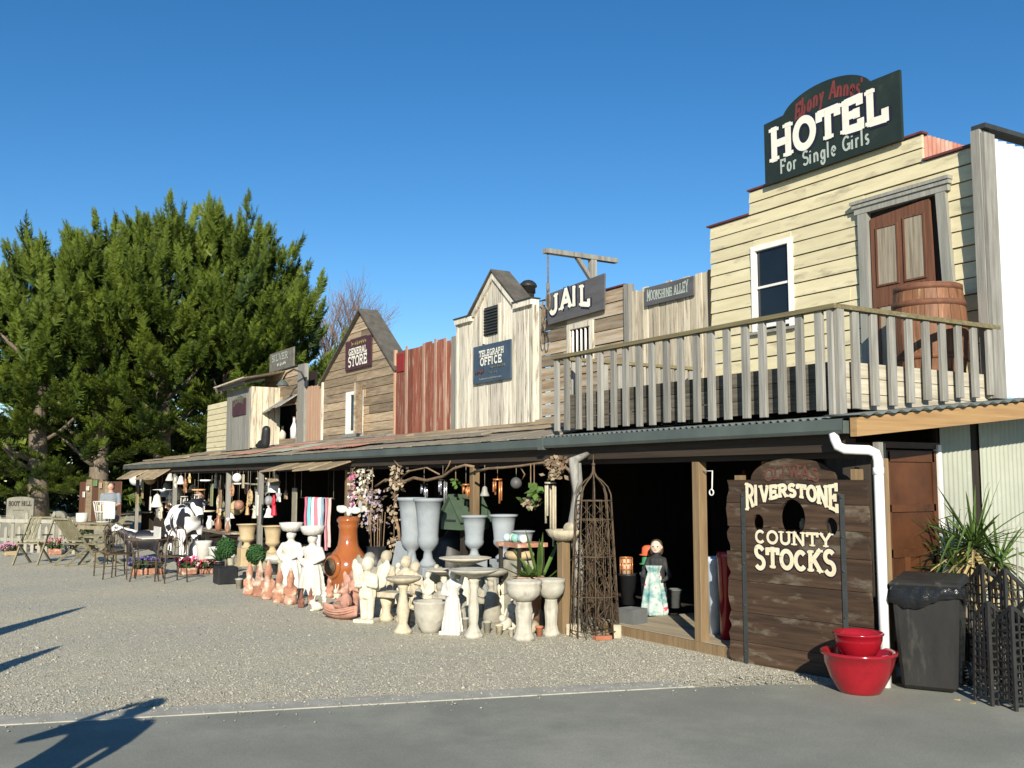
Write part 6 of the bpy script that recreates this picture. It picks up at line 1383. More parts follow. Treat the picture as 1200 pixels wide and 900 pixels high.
# small wares hung in front of the left-hand shops
hang = []
def trinket(label, px, py, hpx, Y, kind, c, name, cat):
    a = W(px, py, Y); k = depth(a)/FPX; h = hpx*k; m = col_mat(c, .5); t = thing(name, label, cat, (a.x, Y, a.z), 0, 'small wares hung under the verandah')
    MB().tube([(0,0,h*.45),(0,0,max(ZB-a.z, h*.5)+.02)], .005, 4).build('string', M['string'], t, local=True)
    if kind == 'disc': MB().lathe([(h*.5,-.02),(h*.5,.02)], n=20).build('disc', m, t, local=True); t.children[-1].rotation_euler = (math.pi/2,0,0)
    elif kind == 'ball': MB().sphere((0,0,0), h*.5, 16, 10).build('globe', m, t, local=True)
    elif kind == 'star':
        pts = [(h*.5*(1 if i%2==0 else .45)*math.sin(i*math.pi/5), h*.5*(1 if i%2==0 else .45)*math.cos(i*math.pi/5)) for i in range(10)]; MB().prism(pts[::-1], -.02, .02).build('star', m, t, local=True)
    elif kind == 'bell': MB().lathe([(h*.42,-h*.45),(h*.38,-h*.35),(h*.25,-h*.05),(h*.2,h*.25),(h*.05,h*.4)], n=18).build('bell', m, t, local=True); MB().sphere((0,0,-h*.48), h*.1, 8, 6).build('clapper', M['iron_black'], t, local=True)
    elif kind == 'doll': obj('figure', scaled(blob(robed(), .03, 3), h), m, t, local=True).location = (0,0,-h*.5)
    elif kind == 'house':
        MB().prism([(-h*.3,-h*.5),(h*.3,-h*.5),(h*.3,.05*h),(0,h*.3),(-h*.3,.05*h)], -h*.25, h*.25).build('box', m, t, local=True)
        for s_ in (-1,1): MB().hexa([(s_*h*.42,-h*.32,-.02),(0,-h*.32,h*.34),(0,h*.32,h*.34),(s_*h*.42,h*.32,-.02),(s_*h*.42,-h*.32,.02),(0,-h*.32,h*.39),(0,h*.32,h*.39),(s_*h*.42,h*.32,.02)]).build('roof', M['roof_batten'], t, local=True)
    elif kind == 'wheel':
        MB().tube([(h*.4*math.cos(a_),0,h*.4*math.sin(a_)) for a_ in [2*math.pi*i/20 for i in range(20)]], h*.06, 6, closed=True).build('rim', m, t, local=True)
        for i in range(4): a_ = math.pi*i/4; MB().tube([(-h*.5*math.cos(a_),0,-h*.5*math.sin(a_)),(h*.5*math.cos(a_),0,h*.5*math.sin(a_))], h*.035, 5).build('spoke', m, t, local=True)
    elif kind == 'board': MB().box(-h*.18,h*.18,-.012,.012,-h*.5,h*.5).build('board', m, t, local=True)
    elif kind == 'plane':
        obj('bird', scaled(blob([('e',(0,0,0),(.55,.10,.09)),('e',(.1,0,.05),(.14,.55,.03)),('e',(.5,0,.06),(.12,.1,.1))], .05, 2), h), m, t, local=True)
    return t
TR = [(241,563,13,7.0,'disc',(.86,.86,.84),'hanging_plate','plate','round white plate hanging near the far grey post'),
 (233,574,16,7.3,'disc',(.62,.36,.18),'hanging_pan','pan','tan round pan hanging left of the far post'),
 (278,560,11,7.0,'ball',(.8,.8,.76),'hanging_globe','globe','white globe hanging right of the far post'),
 (285,564,16,7.0,'board',(.50,.43,.28),'hanging_tag','board','tilted tan board hanging beside the white globe'),
 (293,583,20,6.95,'wheel',(.50,.36,.20),'ship_wheel','wheel','small wooden ship wheel hanging over the tan urn'),
 (290,595,18,6.98,'doll',(.52,.31,.15),'hanging_figure','ornament','brown hanging figure under the ship wheel'),
 (320,568,18,6.95,'house',(.80,.79,.74),'bird_house','bird house','white bird house hanging under the scrap awning'),
 (321,592,26,7.0,'doll',(.58,.03,.06),'santa_doll','doll','red coated hanging doll beside the grey post'),
 (315,600,14,7.05,'bell',(.75,.75,.74),'white_bell','bell','small white bell under the red coated doll'),
 (184,586,18,7.0,'bell',(.82,.80,.70),'cream_bell','bell','cream crescent bell hanging far left'),
 (176,590,16,7.0,'board',(.78,.76,.68),'white_paddle','board','thin white slat hanging at the far left end'),
 (190,575,22,6.98,'plane',(.72,.75,.74),'hanging_bird','ornament','pale grey flying bird hanging over the cow'),
 (205,566,13,7.0,'star',(.70,.70,.55),'star_ornament','ornament','pale star hanging left of the brown star'),
 (217,570,18,7.0,'star',(.42,.20,.10),'star_ornament','ornament','brown star hanging over the crockery shelf'),
 (222,561,12,7.02,'star',(.66,.50,.25),'star_ornament','ornament','small gold star beside the gutter end brackets'),
 (212,562,12,7.05,'bell',(.75,.70,.68),'pale_bell','bell','pale bell between the two larger stars'),
 (225,588,16,7.1,'disc',(.30,.15,.09),'copper_pan','pan','dark copper pan above the crockery shelf'),
 (248,580,26,7.2,'board',(.25,.27,.14),'green_garland','garland','green narrow garland board left of the far grey post'),
 (258,585,22,7.2,'board',(.30,.18,.10),'brown_plank_ornament','board','brown narrow board just left of the far grey post'),
 (167,572,24,7.05,'board',(.34,.27,.16),'hanging_plank','board','brown board hanging at the end post'),
 (161,580,22,7.1,'board',(.45,.30,.18),'painted_plank','board','reddish painted board at the far end of the gutter'),
 (345,592,40,7.1,'board',(.30,.27,.20),'bark_panel','board','mossy bark panel left of the scarves'),
 (335,580,12,7.1,'star',(.34,.25,.16),'star_ornament','ornament','dull brown star beside the bark panel'),
 (301,592,24,6.9,'board',(.70,.68,.60),'white_board_ornament','board','white narrow board on the grey post over the urn'),
 (272,575,16,7.05,'wheel',(.42,.24,.14),'wheel_ornament','wheel','small brown wheel right of the far grey post'),
 (280,592,12,7.05,'ball',(.35,.18,.12),'brown_globe','globe','brown globe low beside the ship wheel'),
 (199,558,12,7.05,'bell',(.55,.55,.50),'grey_bell','bell','grey bell close under the gutter above the cow'),
 (427,590,20,6.9,'house',(.62,.60,.55),'bird_house','bird house','grey bird house hanging among the dried flower bunches'),
 (605,566,14,7.15,'ball',(.10,.10,.10),'dark_lantern','lantern','dark round lantern beside the copper chime'),
 (568,575,14,7.0,'bell',(.30,.30,.27),'grey_lantern','lantern','grey bell lantern hanging beside the timber post')]
for (px, py, hp, Y, kd, c, nm, cat, lab) in TR: trinket(lab, px, py, hp, Y, kd, c, nm, cat)
rc = random.Random(12); seen_labels = set()
for i in range(60):
    px = rc.uniform(158, 340); py = rc.uniform(560, 604); Y = rc.uniform(7.3, 8.2)
    c = rc.choice([(.70,.68,.60),(.42,.26,.14),(.30,.16,.10),(.60,.55,.42),(.22,.24,.16),(.74,.74,.72),(.50,.40,.22),(.28,.30,.32)])
    light = sum(c)/3 > .45; kd = rc.choice(['disc','bell','board','star','ball','doll','wheel'])
    lab = ('pale ' if light else 'dull brown ') + {'disc':'plate','bell':'bell','board':'wooden board','star':'star','ball':'globe','doll':'figure','wheel':'wheel'}[kd] + ' hung ' + ('high' if py < 575 else 'low' if py > 590 else 'midway') + ' ' + ('by the end post' if px < 195 else 'behind the spotted cow' if px < 225 else 'over the crockery shelf' if px < 262 else 'between the two grey posts' if px < 300 else 'left of the scarves') + ' in the cluttered shop'
    if lab in seen_labels: continue
    seen_labels.add(lab)
    trinket(lab, px, py, rc.uniform(9, 22), Y, kd, c, {'disc':'hanging_plate','bell':'hanging_bell','board':'hanging_board','star':'star_ornament','ball':'hanging_globe','doll':'hanging_figure','wheel':'wheel_ornament'}[kd], 'ornament')
# crockery shelf
xa, xb = W(203,622,6.85).x, W(275,622,6.85).x; zt = W(240,619,6.85).z
cs = thing('crockery_shelf', 'long plank shelf with white crockery below the hanging wares', 'shelf', ((xa+xb)/2, 6.85, 0))
for j in range(3): MB().box(xa, xb, 6.62+j*.155, 6.62+j*.155+.15, zt-.04, zt).build('plank', M['grey_plank'], cs)
for x in (xa+.15, (xa+xb)/2, xb-.15):
    for y in (6.66, 7.02): MB().box(x-.04,x+.04,y-.04,y+.04,0,zt-.04).build('leg', M['grey_post'], cs)
cnames = ['white teapot','tall white jug','round white bowl','cream vase','small white cup','big white jug','pale sugar pot','white pitcher','slim white vase','glass jar','brown crock','cream bowl','white cream jug']
for i, nm in enumerate(cnames):
    px = 207 + i*5.4; a = W(px, 610, 6.85); hgt_ = (11 + (i*7) % 9) * depth(a)/FPX; r = (2.6 + (i*5 % 3)*.7)*depth(a)/FPX
    c = [(.84,.84,.80),(.80,.79,.72),(.70,.72,.70),(.40,.22,.13)][0 if i % 4 else (i//4) % 4] if nm != 'brown crock' else (.3,.14,.08)
    t = thing(nm.split()[-1] if nm.split()[-1] not in ('pot',) else 'sugar_pot', nm + ' on the crockery shelf, number %d from the left' % (i+1) if False else nm + ' standing on the long crockery shelf', 'crockery', (a.x, 6.75 + .12*(i % 2), zt), i, 'crockery on the shelf')
    MB().lathe([(r*.6,0),(r*.95,hgt_*.2),(r,hgt_*.45),(r*.6,hgt_*.75),(r*.5,hgt_*.85),(r*.65,hgt_),(r*.5,hgt_),(.01,hgt_*.8)], n=16).build('body', col_mat(c, .3), t, local=True)
    if i % 2 == 0: MB().tube([(r*.55,0,hgt_*.85),(r*1.5,0,hgt_*.7),(r*1.4,0,hgt_*.4),(r*.9,0,hgt_*.3)], r*.13, 6).build('handle', col_mat(c, .3), t, local=True)
# white pots under the shelf
for i, (px, py, w2, h2) in enumerate(((238,664,9,30),(252,665,8,24),(246,668,7,16))):
    p, k = spot(px, py); t = thing('planter_pot', ['tall white pot under the crockery shelf','white pot right of the tall one under the shelf','small white pot in front of the shelf legs'][i], 'pot', p)
    MB().lathe([(w2*k*.7,0),(w2*k,h2*k*.9),(w2*k*1.1,h2*k),(w2*k*.9,h2*k),(.01,h2*k*.85)], n=18).build('pot', M['stone_pure'], t, local=True)
# milk can
p, k = spot(229, 662); t = thing('milk_can', 'white milk can with dark patches beside the cow statue', 'milk can', p)
s_ = 35*k; MB().lathe([(.22*s_,0),(.23*s_,.03*s_),(.22*s_,.55*s_),(.20*s_,.66*s_),(.12*s_,.76*s_),(.12*s_,.88*s_),(.16*s_,.92*s_),(.16*s_,1.0*s_),(.02,1.0*s_)], n=24).build('can', M['cow'], t, local=True)
for sg_ in (-1,1): MB().tube([(sg_*.13*s_,0,.85*s_),(sg_*.24*s_,0,.80*s_),(sg_*.22*s_,0,.65*s_)], .02*s_, 6).build('handle', M['stone_pure'], t, local=True)
# cow statue, calf statue
def cow(label, p, rz, L, m, name):
    t = thing(name, label, 'statue', p, rz)
    P = [('e',(0,0,.78),(.62,.27,.30)),('e',(.42,0,.84),(.26,.25,.28)),('e',(-.42,0,.84),(.28,.26,.29)),('c',(.55,0,.95),(.88,0,1.12),.20,.13),('c',(.88,0,1.14),(1.12,0,.98),.13,.085),('e',(1.13,0,.96),(.09,.085,.08)),
         ('e',(.86,.17,1.18),(.05,.11,.05)),('e',(.86,-.17,1.18),(.05,.11,.05)),('c',(.86,.07,1.22),(.90,.14,1.34),.035,.015),('c',(.86,-.07,1.22),(.90,-.14,1.34),.035,.015),
         ('c',(-.68,0,1.0),(-.76,0,.55),.03,.025),('e',(-.76,0,.5),(.04,.04,.09)),('e',(-.25,0,.52),(.15,.13,.10))]
    for sy in (-1,1):
        P += [('c',(.42,sy*.15,.7),(.44,sy*.15,.36),.12,.07),('c',(.44,sy*.15,.36),(.42,sy*.15,.04),.065,.05),('e',(.44,sy*.15,.03),(.08,.06,.05)),
              ('c',(-.45,sy*.15,.75),(-.36,sy*.16,.48),.16,.09),('c',(-.36,sy*.16,.48),(-.50,sy*.16,.34),.085,.06),('c',(-.50,sy*.16,.34),(-.47,sy*.16,.04),.058,.05),('e',(-.44,sy*.16,.03),(.08,.06,.05))]
    obj('body', scaled(blob(P, .03, 4), L), m, t, local=True); return t
p, k = spot(195, 660); cow('black and white spotted cow statue standing behind the iron chairs', Vector((p.x-.6, p.y+.5, 0)), math.atan2(-.25,1)+.25, 1.08, M['cow'], 'cow_statue')
p, k = spot(150, 662); cow('smaller mostly black calf statue left of the spotted cow', Vector((p.x+.1, p.y+.3, 0)), math.atan2(-.75,-.35), .66, M['calf'], 'calf_statue')
q = p + Vector((-.55,-.35,.95)); t = thing('price_card', 'white price card on the black calf statue', 'card', Vector((p.x-.35,p.y-.35,0))); 
MB().box(-.16,.16,-.005,.005,.95,1.3).build('card', M['stone_pure'], t, local=True); MB().tube([(0,.012,0),(0,.012,1.2)], .01, 5).build('stake', M['iron_black'], t, local=True); t.rotation_euler=(0,0,.6)
# flower pots
def flowers(label, px, py, wpx, hpx, cols_, seed, name='flower_pot', pot='terra'):
    p, k = spot(px, py); r = random.Random(seed); t = thing(name, label, 'flowers', p, 0, 'flower pots on the gravel'); w_ = wpx*k; h_ = hpx*k
    MB().box(-w_/2, w_/2, -.14, .14, 0, h_*.4).build('trough', M[pot], t, local=True, bevel=.02)
    g = MB()
    for i in range(90):
        c = Vector((r.uniform(-.5,.5)*w_, r.uniform(-.13,.13), h_*r.uniform(.38,.7))); d = Vector((r.uniform(-1,1),r.uniform(-1,1),r.uniform(0,1))).normalized()*.1; e = d.orthogonal().normalized()*.03; g.add([c,c+d*.5+e,c+d,c+d*.5-e],[(0,1,2,3)])
    tag(g.build('leaves', M['topiary'], t, local=True), kind='stuff')
    for c_ in cols_:
        b = MB()
        for i in range(34):
            c = Vector((r.uniform(-.55,.55)*w_, r.uniform(-.2,.15), h_*r.uniform(.5,1.0))); s2 = r.uniform(.03,.055)
            for q_ in range(5): a_ = q_*1.2566; d = Vector((math.cos(a_)*s2, -.01, math.sin(a_)*s2)); e = Vector((-math.sin(a_)*s2*.45, -.015, math.cos(a_)*s2*.45)); b.add([c, c+d*.6+e, c+d, c+d*.6-e],[(0,1,2,3)])
        tag(b.build('petals', col_mat(c_, .8), t, local=True), kind='stuff')
flowers('red and pink flowers in front of the milk can', 220, 673, 22, 20, [(.62,.03,.10),(.75,.25,.4)], 1)
flowers('red flowers with white spots right of the milk can', 241, 672, 22, 15, [(.65,.04,.08),(.75,.5,.5)], 2)
flowers('purple flowers under the iron bistro table', 180, 672, 34, 18, [(.18,.13,.36),(.30,.22,.5)], 3)
flowers('violet flowers left of the iron bistro table', 163, 674, 10, 20, [(.16,.12,.33)], 4)
flowers('pink flowers in a wooden trough at the left edge', 12, 651, 26, 14, [(.55,.25,.42),(.6,.3,.35)], 5, pot='roof_batten')
flowers('white and pink flowers in front of the picket fence', 42, 644, 14, 12, [(.75,.68,.7),(.6,.3,.4)], 6)
flowers('dark red flowers in a pot by the arched headstone', 64, 650, 16, 18, [(.30,.04,.07),(.6,.3,.3)], 7)
flowers('dark red flowers on the slatted bench', 98, 640, 14, 26, [(.32,.03,.06)], 8, pot='pot_black')
leafplant('fern', 'dark green fern behind the ball topiary', spot(256, 672)[0], .05, .35, 40, ['topiary'], 5, wid=.05, pot=(.13,.2,'pot_black'))
# ---- iron chairs and table
def iron_chair(label, px, py, rz):
    p, k = spot(px, py); t = thing('iron_chair', label, 'chair', p, rz, 'wrought iron chairs'); m = M['iron_rust']
    for sx in (-1,1):
        MB().tube([(sx*.2,-.2,0),(sx*.19,-.19,.44)], .012, 6).build('leg', m, t, local=True)
        MB().tube([(sx*.2,.22,0),(sx*.18,.19,.44),(sx*.17,.23,.75),(sx*.12,.25,.9),(0,.255,.96)], .012, 6).build('back_leg', m, t, local=True)
    MB().tube([(-.2,-.2,.44),(.2,-.2,.44),(.19,.19,.44),(-.19,.19,.44)], .012, 6, closed=True).build('seat_frame', m, t, local=True)
    for i in range(6): MB().tube([(-.19,-.15+i*.06,.445),(.19,-.15+i*.06,.445)], .008, 5).build('seat_slat', m, t, local=True)
    for i in range(4): MB().tube([(-.09+.06*i,.2,.46),(-.09+.06*i,.245,.86+.02*(i in (1,2)))], .007, 5).build('spindle', m, t, local=True)
    MB().tube([(-.06*math.cos(a),.24,.68+.08*math.sin(a)) for a in [2*math.pi*i/12 for i in range(12)]], .007, 5, closed=True).build('scroll', m, t, local=True)
    MB().tube([(-.19,-.19,.16),(.19,.19,.16)], .007, 5).build('stretcher', m, t, local=True)
iron_chair('wrought iron chair nearest the cow, its back to the shops', 140, 678, 2.6)
iron_chair('wrought iron chair at the left of the iron bistro table', 128, 674, 1.0)
iron_chair('wrought iron chair at the right of the iron bistro table', 200, 682, -1.4)
p, k = spot(172, 680); t = thing('iron_table', 'round wrought iron bistro table between the iron chairs', 'table', p)
MB().tube([(.38*math.cos(a),.38*math.sin(a),.72) for a in [2*math.pi*i/28 for i in range(28)]], .014, 6, closed=True).build('rim', M['iron_rust'], t, local=True)
for i in range(9): 
    x_ = -.32+.08*i; y_ = math.sqrt(.38**2-x_**2); MB().tube([(x_,-y_,.72),(x_,y_,.72)], .008, 5).build('slat', M['iron_rust'], t, local=True)
for i in range(4): a = i*math.pi/2+.4; MB().tube([(.34*math.cos(a),.34*math.sin(a),0),(.26*math.cos(a),.26*math.sin(a),.35),(.34*math.cos(a),.34*math.sin(a),.72)], .013, 6).build('leg', M['iron_rust'], t, local=True)
MB().tube([(.27*math.cos(a),.27*math.sin(a),.3) for a in [2*math.pi*i/20 for i in range(20)]], .009, 5, closed=True).build('ring', M['iron_rust'], t, local=True)
t2 = thing('table_tray', 'white enamel tray standing on the iron bistro table', 'tray', (p.x, p.y, .732))
MB().box(-.25,.25,-.16,.16,0,.02).build('tray', M['stone_pure'], t2, local=True); MB().box(-.25,.25,.14,.16,.02,.2).build('back', M['stone_pure'], t2, local=True)
# ---- wooden chairs and bench
def folding_chair(label, px, py, rz, slatback=True):
    p, k = spot(px, py); t = thing('wooden_chair', label, 'chair', p, rz, 'folding wooden chairs'); m = M['teak']
    for sx in (-1,1):
        MB().bar((sx*.25,-.36,0.0),(sx*.25,.42,1.0),.03,.045).build('long_leg', m, t, local=True)
        MB().bar((sx*.215,.40,0.0),(sx*.215,-.26,.48),.03,.045).build('short_leg', m, t, local=True)
        MB().bar((sx*.27,-.30,.62),(sx*.27,.24,.60),.045,.025).build('arm_rest', m, t, local=True)
    for i in range(6): MB().box(-.22,.22,-.26+.085*i,-.20+.085*i,.43,.45).build('seat_slat', m, t, local=True)
    for i in range(6 if slatback else 3):
        x_ = -.19+.076*i; MB().bar((x_,.07,.50),(x_,.40,.96),.05,.014,(0,-1,0)).build('back_slat', m, t, local=True)
    MB().bar((-.26,.40,.96),(.26,.40,.96),.05,.03).build('top_rail', m, t, local=True); MB().bar((-.26,.07,.50),(.26,.07,.50),.04,.03).build('lower_rail', m, t, local=True)
folding_chair('folded side-on wooden chair in front of the picket fence', 38, 661, 1.05, False)
folding_chair('slatted wooden folding chair with its back to the viewer', 90, 662, 3.6)
folding_chair('small wooden folding chair left of the iron chairs', 118, 662, .2)
p, k = spot(116, 648); t = thing('slatted_bench', 'low weathered slatted bench behind the wooden chair', 'bench', p, .5)
for i in range(5): MB().box(-.75,.75,-.3+.13*i,-.19+.13*i,.70,.735).build('slat', M['teak'], t, local=True)
for i in range(3): MB().box(-.7,.7,-.36,-.33,.18+.2*i,.27+.2*i).build('front_slat', M['teak'], t, local=True)
for sx in (-1,1):
    for sy in (-1,1): MB().box(sx*.65-.035,sx*.65+.035,sy*.27-.035,sy*.27+.035,0,.70).build('leg', M['teak'], t, local=True)
bz = .735; t = thing('white_mug', 'large white enamel mug planter on the left end of the bench', 'mug', (p.x-.45, p.y-.35, bz))
MB().lathe([(.13,0),(.14,.02),(.14,.22),(.125,.22),(.12,.05)], n=20).build('cup', M['stone_pure'], t, local=True); MB().tube([(-.14,0,.18),(-.22,0,.15),(-.22,0,.08),(-.14,0,.05)], .015, 6).build('handle', M['stone_pure'], t, local=True)
t = thing('white_basket', 'white wire basket of pots above the bench', 'basket', (p.x-.1, p.y+.1, bz))
for i in range(12): a = 2*math.pi*i/12; MB().tube([(.16*math.cos(a),.16*math.sin(a),0),(.26*math.cos(a),.26*math.sin(a),.5)], .012, 5).build('wire', M['stone_pure'], t, local=True)
for z, r in ((.01,.165),(.25,.212),(.5,.26)): MB().tube([(r*math.cos(a),r*math.sin(a),z) for a in [2*math.pi*i/20 for i in range(20)]], .014, 5, closed=True).build('hoop', M['stone_pure'], t, local=True)
MB().lathe([(.13,.02),(.19,.4),(.2,.42),(.02,.40)], n=18).build('liner', M['stone_white'], t, local=True)
# ---- boot hill corner
p, k = spot(22, 640); bh = thing('boot_hill_board', 'tan arched board reading BOOT HILL behind the picket fence', 'sign', (p.x, p.y, 0), math.atan2(-.5,.85)*-.0 + .9)
w_, h_ = 17*k, 57*k
poly = [(-w_,h_*.55),(w_,h_*.55),(w_,h_*.95)] + [(w_*math.cos(rad(a)), h_*.95 + h_*.06*math.sin(rad(a))) for a in range(15,180,15)] + [(-w_,h_*.95)]
MB().prism(poly, -.03, .03).build('board', M['headstone'], bh, local=True)
MB().prism([(-w_*.8,0),(w_*.8,0),(w_*.8,h_*.55),(-w_*.8,h_*.55)], -.025, .025).build('lower_board', M['headstone'], bh, local=True)
bpy.context.view_layer.update()
lt_ = lettering(None, 'BOOT HILL', -w_*.85, h_*.82, w_*1.7, h_*.10, -.034, M['letter_dark'], wt=.2); lt_.parent = bh
lt_ = scribble(None, -w_*.5, h_*.72, w_*.8, h_*.03, -.034, M['letter_dark'], 8, 12); lt_.parent = bh
p, k = spot(68, 640); t = thing('headstone', 'grey round topped headstone at the end of the picket fence', 'headstone', p, .9); w_, h_ = 9*k, 41*k
MB().prism([(-w_,0),(w_,0),(w_,h_*.8)] + [(w_*math.cos(rad(a)), h_*.8 + h_*.2*math.sin(rad(a))) for a in range(15,180,15)] + [(-w_,h_*.8)], -.06, .06).build('stone', M['headstone'], t, local=True)
MB().box(-w_*1.15,w_*1.15,-.1,.1,0,.12).build('plinth', M['headstone'], t, local=True)
lt_ = lettering(None, 'RIP', -w_*.5, h_*.72, w_, h_*.12, -.065, M['letter_dark'], wt=.16); lt_.parent = t
pf = thing('picket_fence', 'low weathered picket fence around the headstones', 'fence', spot(20,648)[0])
a_, b_ = spot(-40, 645)[0], spot(86, 649)[0]; n = 17; dv = (b_-a_)
for i in range(n):
    c = a_ + dv*(i/(n-1)); h_ = (.95 if i % 2 else .62)*RND.uniform(.92,1.08); o_ = MB().prism([(-.045,0),(.045,0),(.045,h_-.07),(0,h_),(-.045,h_-.07)], -.011, .011).build('picket', M['picket'], pf); o_.location = c - Vector((0,0,0)); o_.rotation_euler = (0,0,math.atan2(dv.y,dv.x))
    o_.matrix_parent_inverse = ploc(pf).inverted()
MB().bar(a_ + Vector((.03,-.03,.76)), b_ + Vector((.03,-.03,.76)), .035, .085).build('rail', M['picket'], pf)
MB().bar(a_ + Vector((.02,.03,.3)), b_ + Vector((.02,.03,.3)), .035, .08).build('rail', M['picket'], pf)
# ---- notice board, gear and a person
pn = W(90, 600, 5.5); x0_, x1_ = W(89,600,6.3).x, W(147,600,6.6).x
nb = thing('notice_board', 'tall plywood panel wall with notices at the left end of the shops', 'notice board', ((x0_+x1_)/2, 6.5, 0))
zt = W(115,563,6.4).z; n = 6
for i in range(n): 
    xa_ = x0_ + (x1_-x0_)*i/n; MB().box(xa_, xa_+(x1_-x0_)/n-.02, 6.4+RND.uniform(0,.04), 6.46, 0, zt+RND.uniform(-.06,.06)).build('panel', [M['plywood'],M['door_brown'],M['roof_batten']][(i*2)%3 if i != 0 else 1], nb)
for i, (u, z, w_, h_, c) in enumerate(((.22,.78,.35,.16,(.8,.78,.66)),(.4,.88,.5,.22,(.16,.28,.10)),(.55,.84,.3,.2,(.55,.38,.3)),(.12,.62,.3,.22,(.65,.64,.6)))):
    xa_ = x0_ + (x1_-x0_)*u; MB().box(xa_, xa_+w_*1.6, 6.36, 6.385, z*zt, z*zt+h_).build('notice', col_mat(c), nb)
def person(label, p, rz, H, shirt, trouser, arms, hair='hair'):
    t = thing('person', label, 'person', p, rz)
    P = [('c',(.09,0,.07),(.095,.01,.27),.05,.06),('c',(.095,.01,.27),(.095,0,.50),.065,.085),('c',(-.09,0,.07),(-.095,.01,.27),.05,.06),('c',(-.095,.01,.27),(-.095,0,.50),.065,.085)]
    P = [('c',(.055,.005,.05),(.055,0,.28),.026,.034),('c',(.055,0,.28),(.05,0,.50),.034,.055),('c',(-.055,.005,.05),(-.055,0,.28),.026,.034),('c',(-.055,0,.28),(-.05,0,.50),.034,.055),
         ('e',(.058,-.035,.022),(.028,.075,.022)),('e',(-.058,-.035,.022),(.028,.075,.022)),
         ('l',(0,0,.48),[(.085,0),(.098,.04),(.088,.12),(.095,.20),(.112,.28),(.10,.335),(.045,.365)],1,.68),('c',(0,0,.83),(0,-.005,.88),.034,.032),
         ('e',(0,-.008,.935),(.046,.056,.066)),('e',(0,-.062,.925),(.009,.014,.012)),('e',(.046,0,.93),(.008,.014,.017)),('e',(-.046,0,.93),(.008,.014,.017))]
    for (sh, el, wr) in arms:
        P += [('c',sh,el,.032,.025),('c',el,wr,.025,.018)]
        d = (Vector(wr)-Vector(el)).normalized(); w_ = Vector(wr); sd = d.orthogonal().normalized()
        P += [('e',tuple(w_+d*.025),(.02,.016,.024))]
        for f in range(4): P.append(('c',tuple(w_+d*.035+sd*(.012*(f-1.5))),tuple(w_+d*(.065+.006*(f in (1,2)))+sd*(.013*(f-1.5))+Vector((0,-.008,0))),.0065,.005))
        P.append(('c',tuple(w_+d*.01+sd*.015),tuple(w_+d*.035+sd*.032),.007,.005))
    obj('body', scaled(blob(P, .008, 2), H), M['skin'], t, local=True)
    S = [('l',(0,0,.47),[(.100,0),(.106,.04),(.098,.12),(.104,.20),(.122,.28),(.108,.34),(.055,.372)],1,.72)]
    for (sh, el, wr) in arms: S.append(('c',sh,tuple(Vector(sh).lerp(Vector(el),.75)),.041,.036))
    obj('shirt', scaled(blob(S, .01, 2), H), shirt, t, local=True)
    T = [('c',(.056,.004,.055),(.056,0,.28),.034,.042),('c',(.056,0,.28),(.05,0,.47),.042,.062),('c',(-.056,.004,.055),(-.056,0,.28),.034,.042),('c',(-.056,0,.28),(-.05,0,.47),.042,.062),('e',(0,0,.49),(.104,.075,.055))]
    obj('trousers', scaled(blob(T, .01, 2), H), trouser, t, local=True)
    obj('hair', scaled(blob([('e',(0,.010,.962),(.056,.062,.054)),('e',(0,.034,.93),(.054,.042,.056))], .008, 2), H), M['hair'], t, local=True)
    obj('shoes', scaled(blob([('e',(.058,-.032,.022),(.033,.082,.028)),('e',(-.058,-.032,.022),(.033,.082,.028))], .008, 2), H), M['iron_black'], t, local=True)
    return t
pp = spot(118, 641)[0]
person('person in a grey short sleeved shirt and jeans standing by the bench, arms folded forward', Vector((pp.x, pp.y+.2, 0)), 1.25, 1.70, M['shirt_grey'], M['denim'], [((.115,0,.80),(.135,-.01,.66),(.05,-.13,.62)),((-.115,0,.80),(-.135,-.01,.66),(-.03,-.14,.64))])
# someone standing beside the photographer: only the shadow falls into the picture
tip = G(186, 820); hP = 1.74; fall = hP / math.tan(SUN_EL); sdv = Vector((SDX, SDY, 0)).normalized()
person('person beside the photographer with one elbow raised, casting the long shadow on the road', tip - sdv*fall, -2.13, hP, M['shirt_grey'], M['denim'], [((.115,0,.80),(.25,-.03,.69),(.10,-.13,.86)),((-.115,0,.80),(-.145,.01,.65),(-.13,-.05,.50))])
def shadow_caster(label, tip_px, h):  # added out of frame, shaped only to throw a wedge shadow
    tp = G(*tip_px); b0 = tp - sdv*(h/math.tan(SUN_EL)); t = thing('wedge_caster', label, 'shadow_caster', b0, 0, 'added wedge shadow casters')
    MB().tube([(0,0,.05),(0,0,h)], .022, 8).build('pole', M['post_wood'], t, local=True)
    MB().lathe([(.02,h*.995),(.06,h*.93),(.11,h*.75),(.16,h*.55),(.14,h*.48),(.02,h*.47)], n=20, flute=.12, nf=8).build('canopy', M['plywood'], t, local=True)
    MB().lathe([(.25,0),(.25,.06),(.05,.08)], n=20).build('base', M['iron_black'], t, local=True)
shadow_caster('unseen added umbrella left of the photographer, casting the upper wedge shadow', (100, 711), 2.4)
shadow_caster('unseen added umbrella left of the photographer, casting the lower wedge shadow', (71, 757), 2.0)
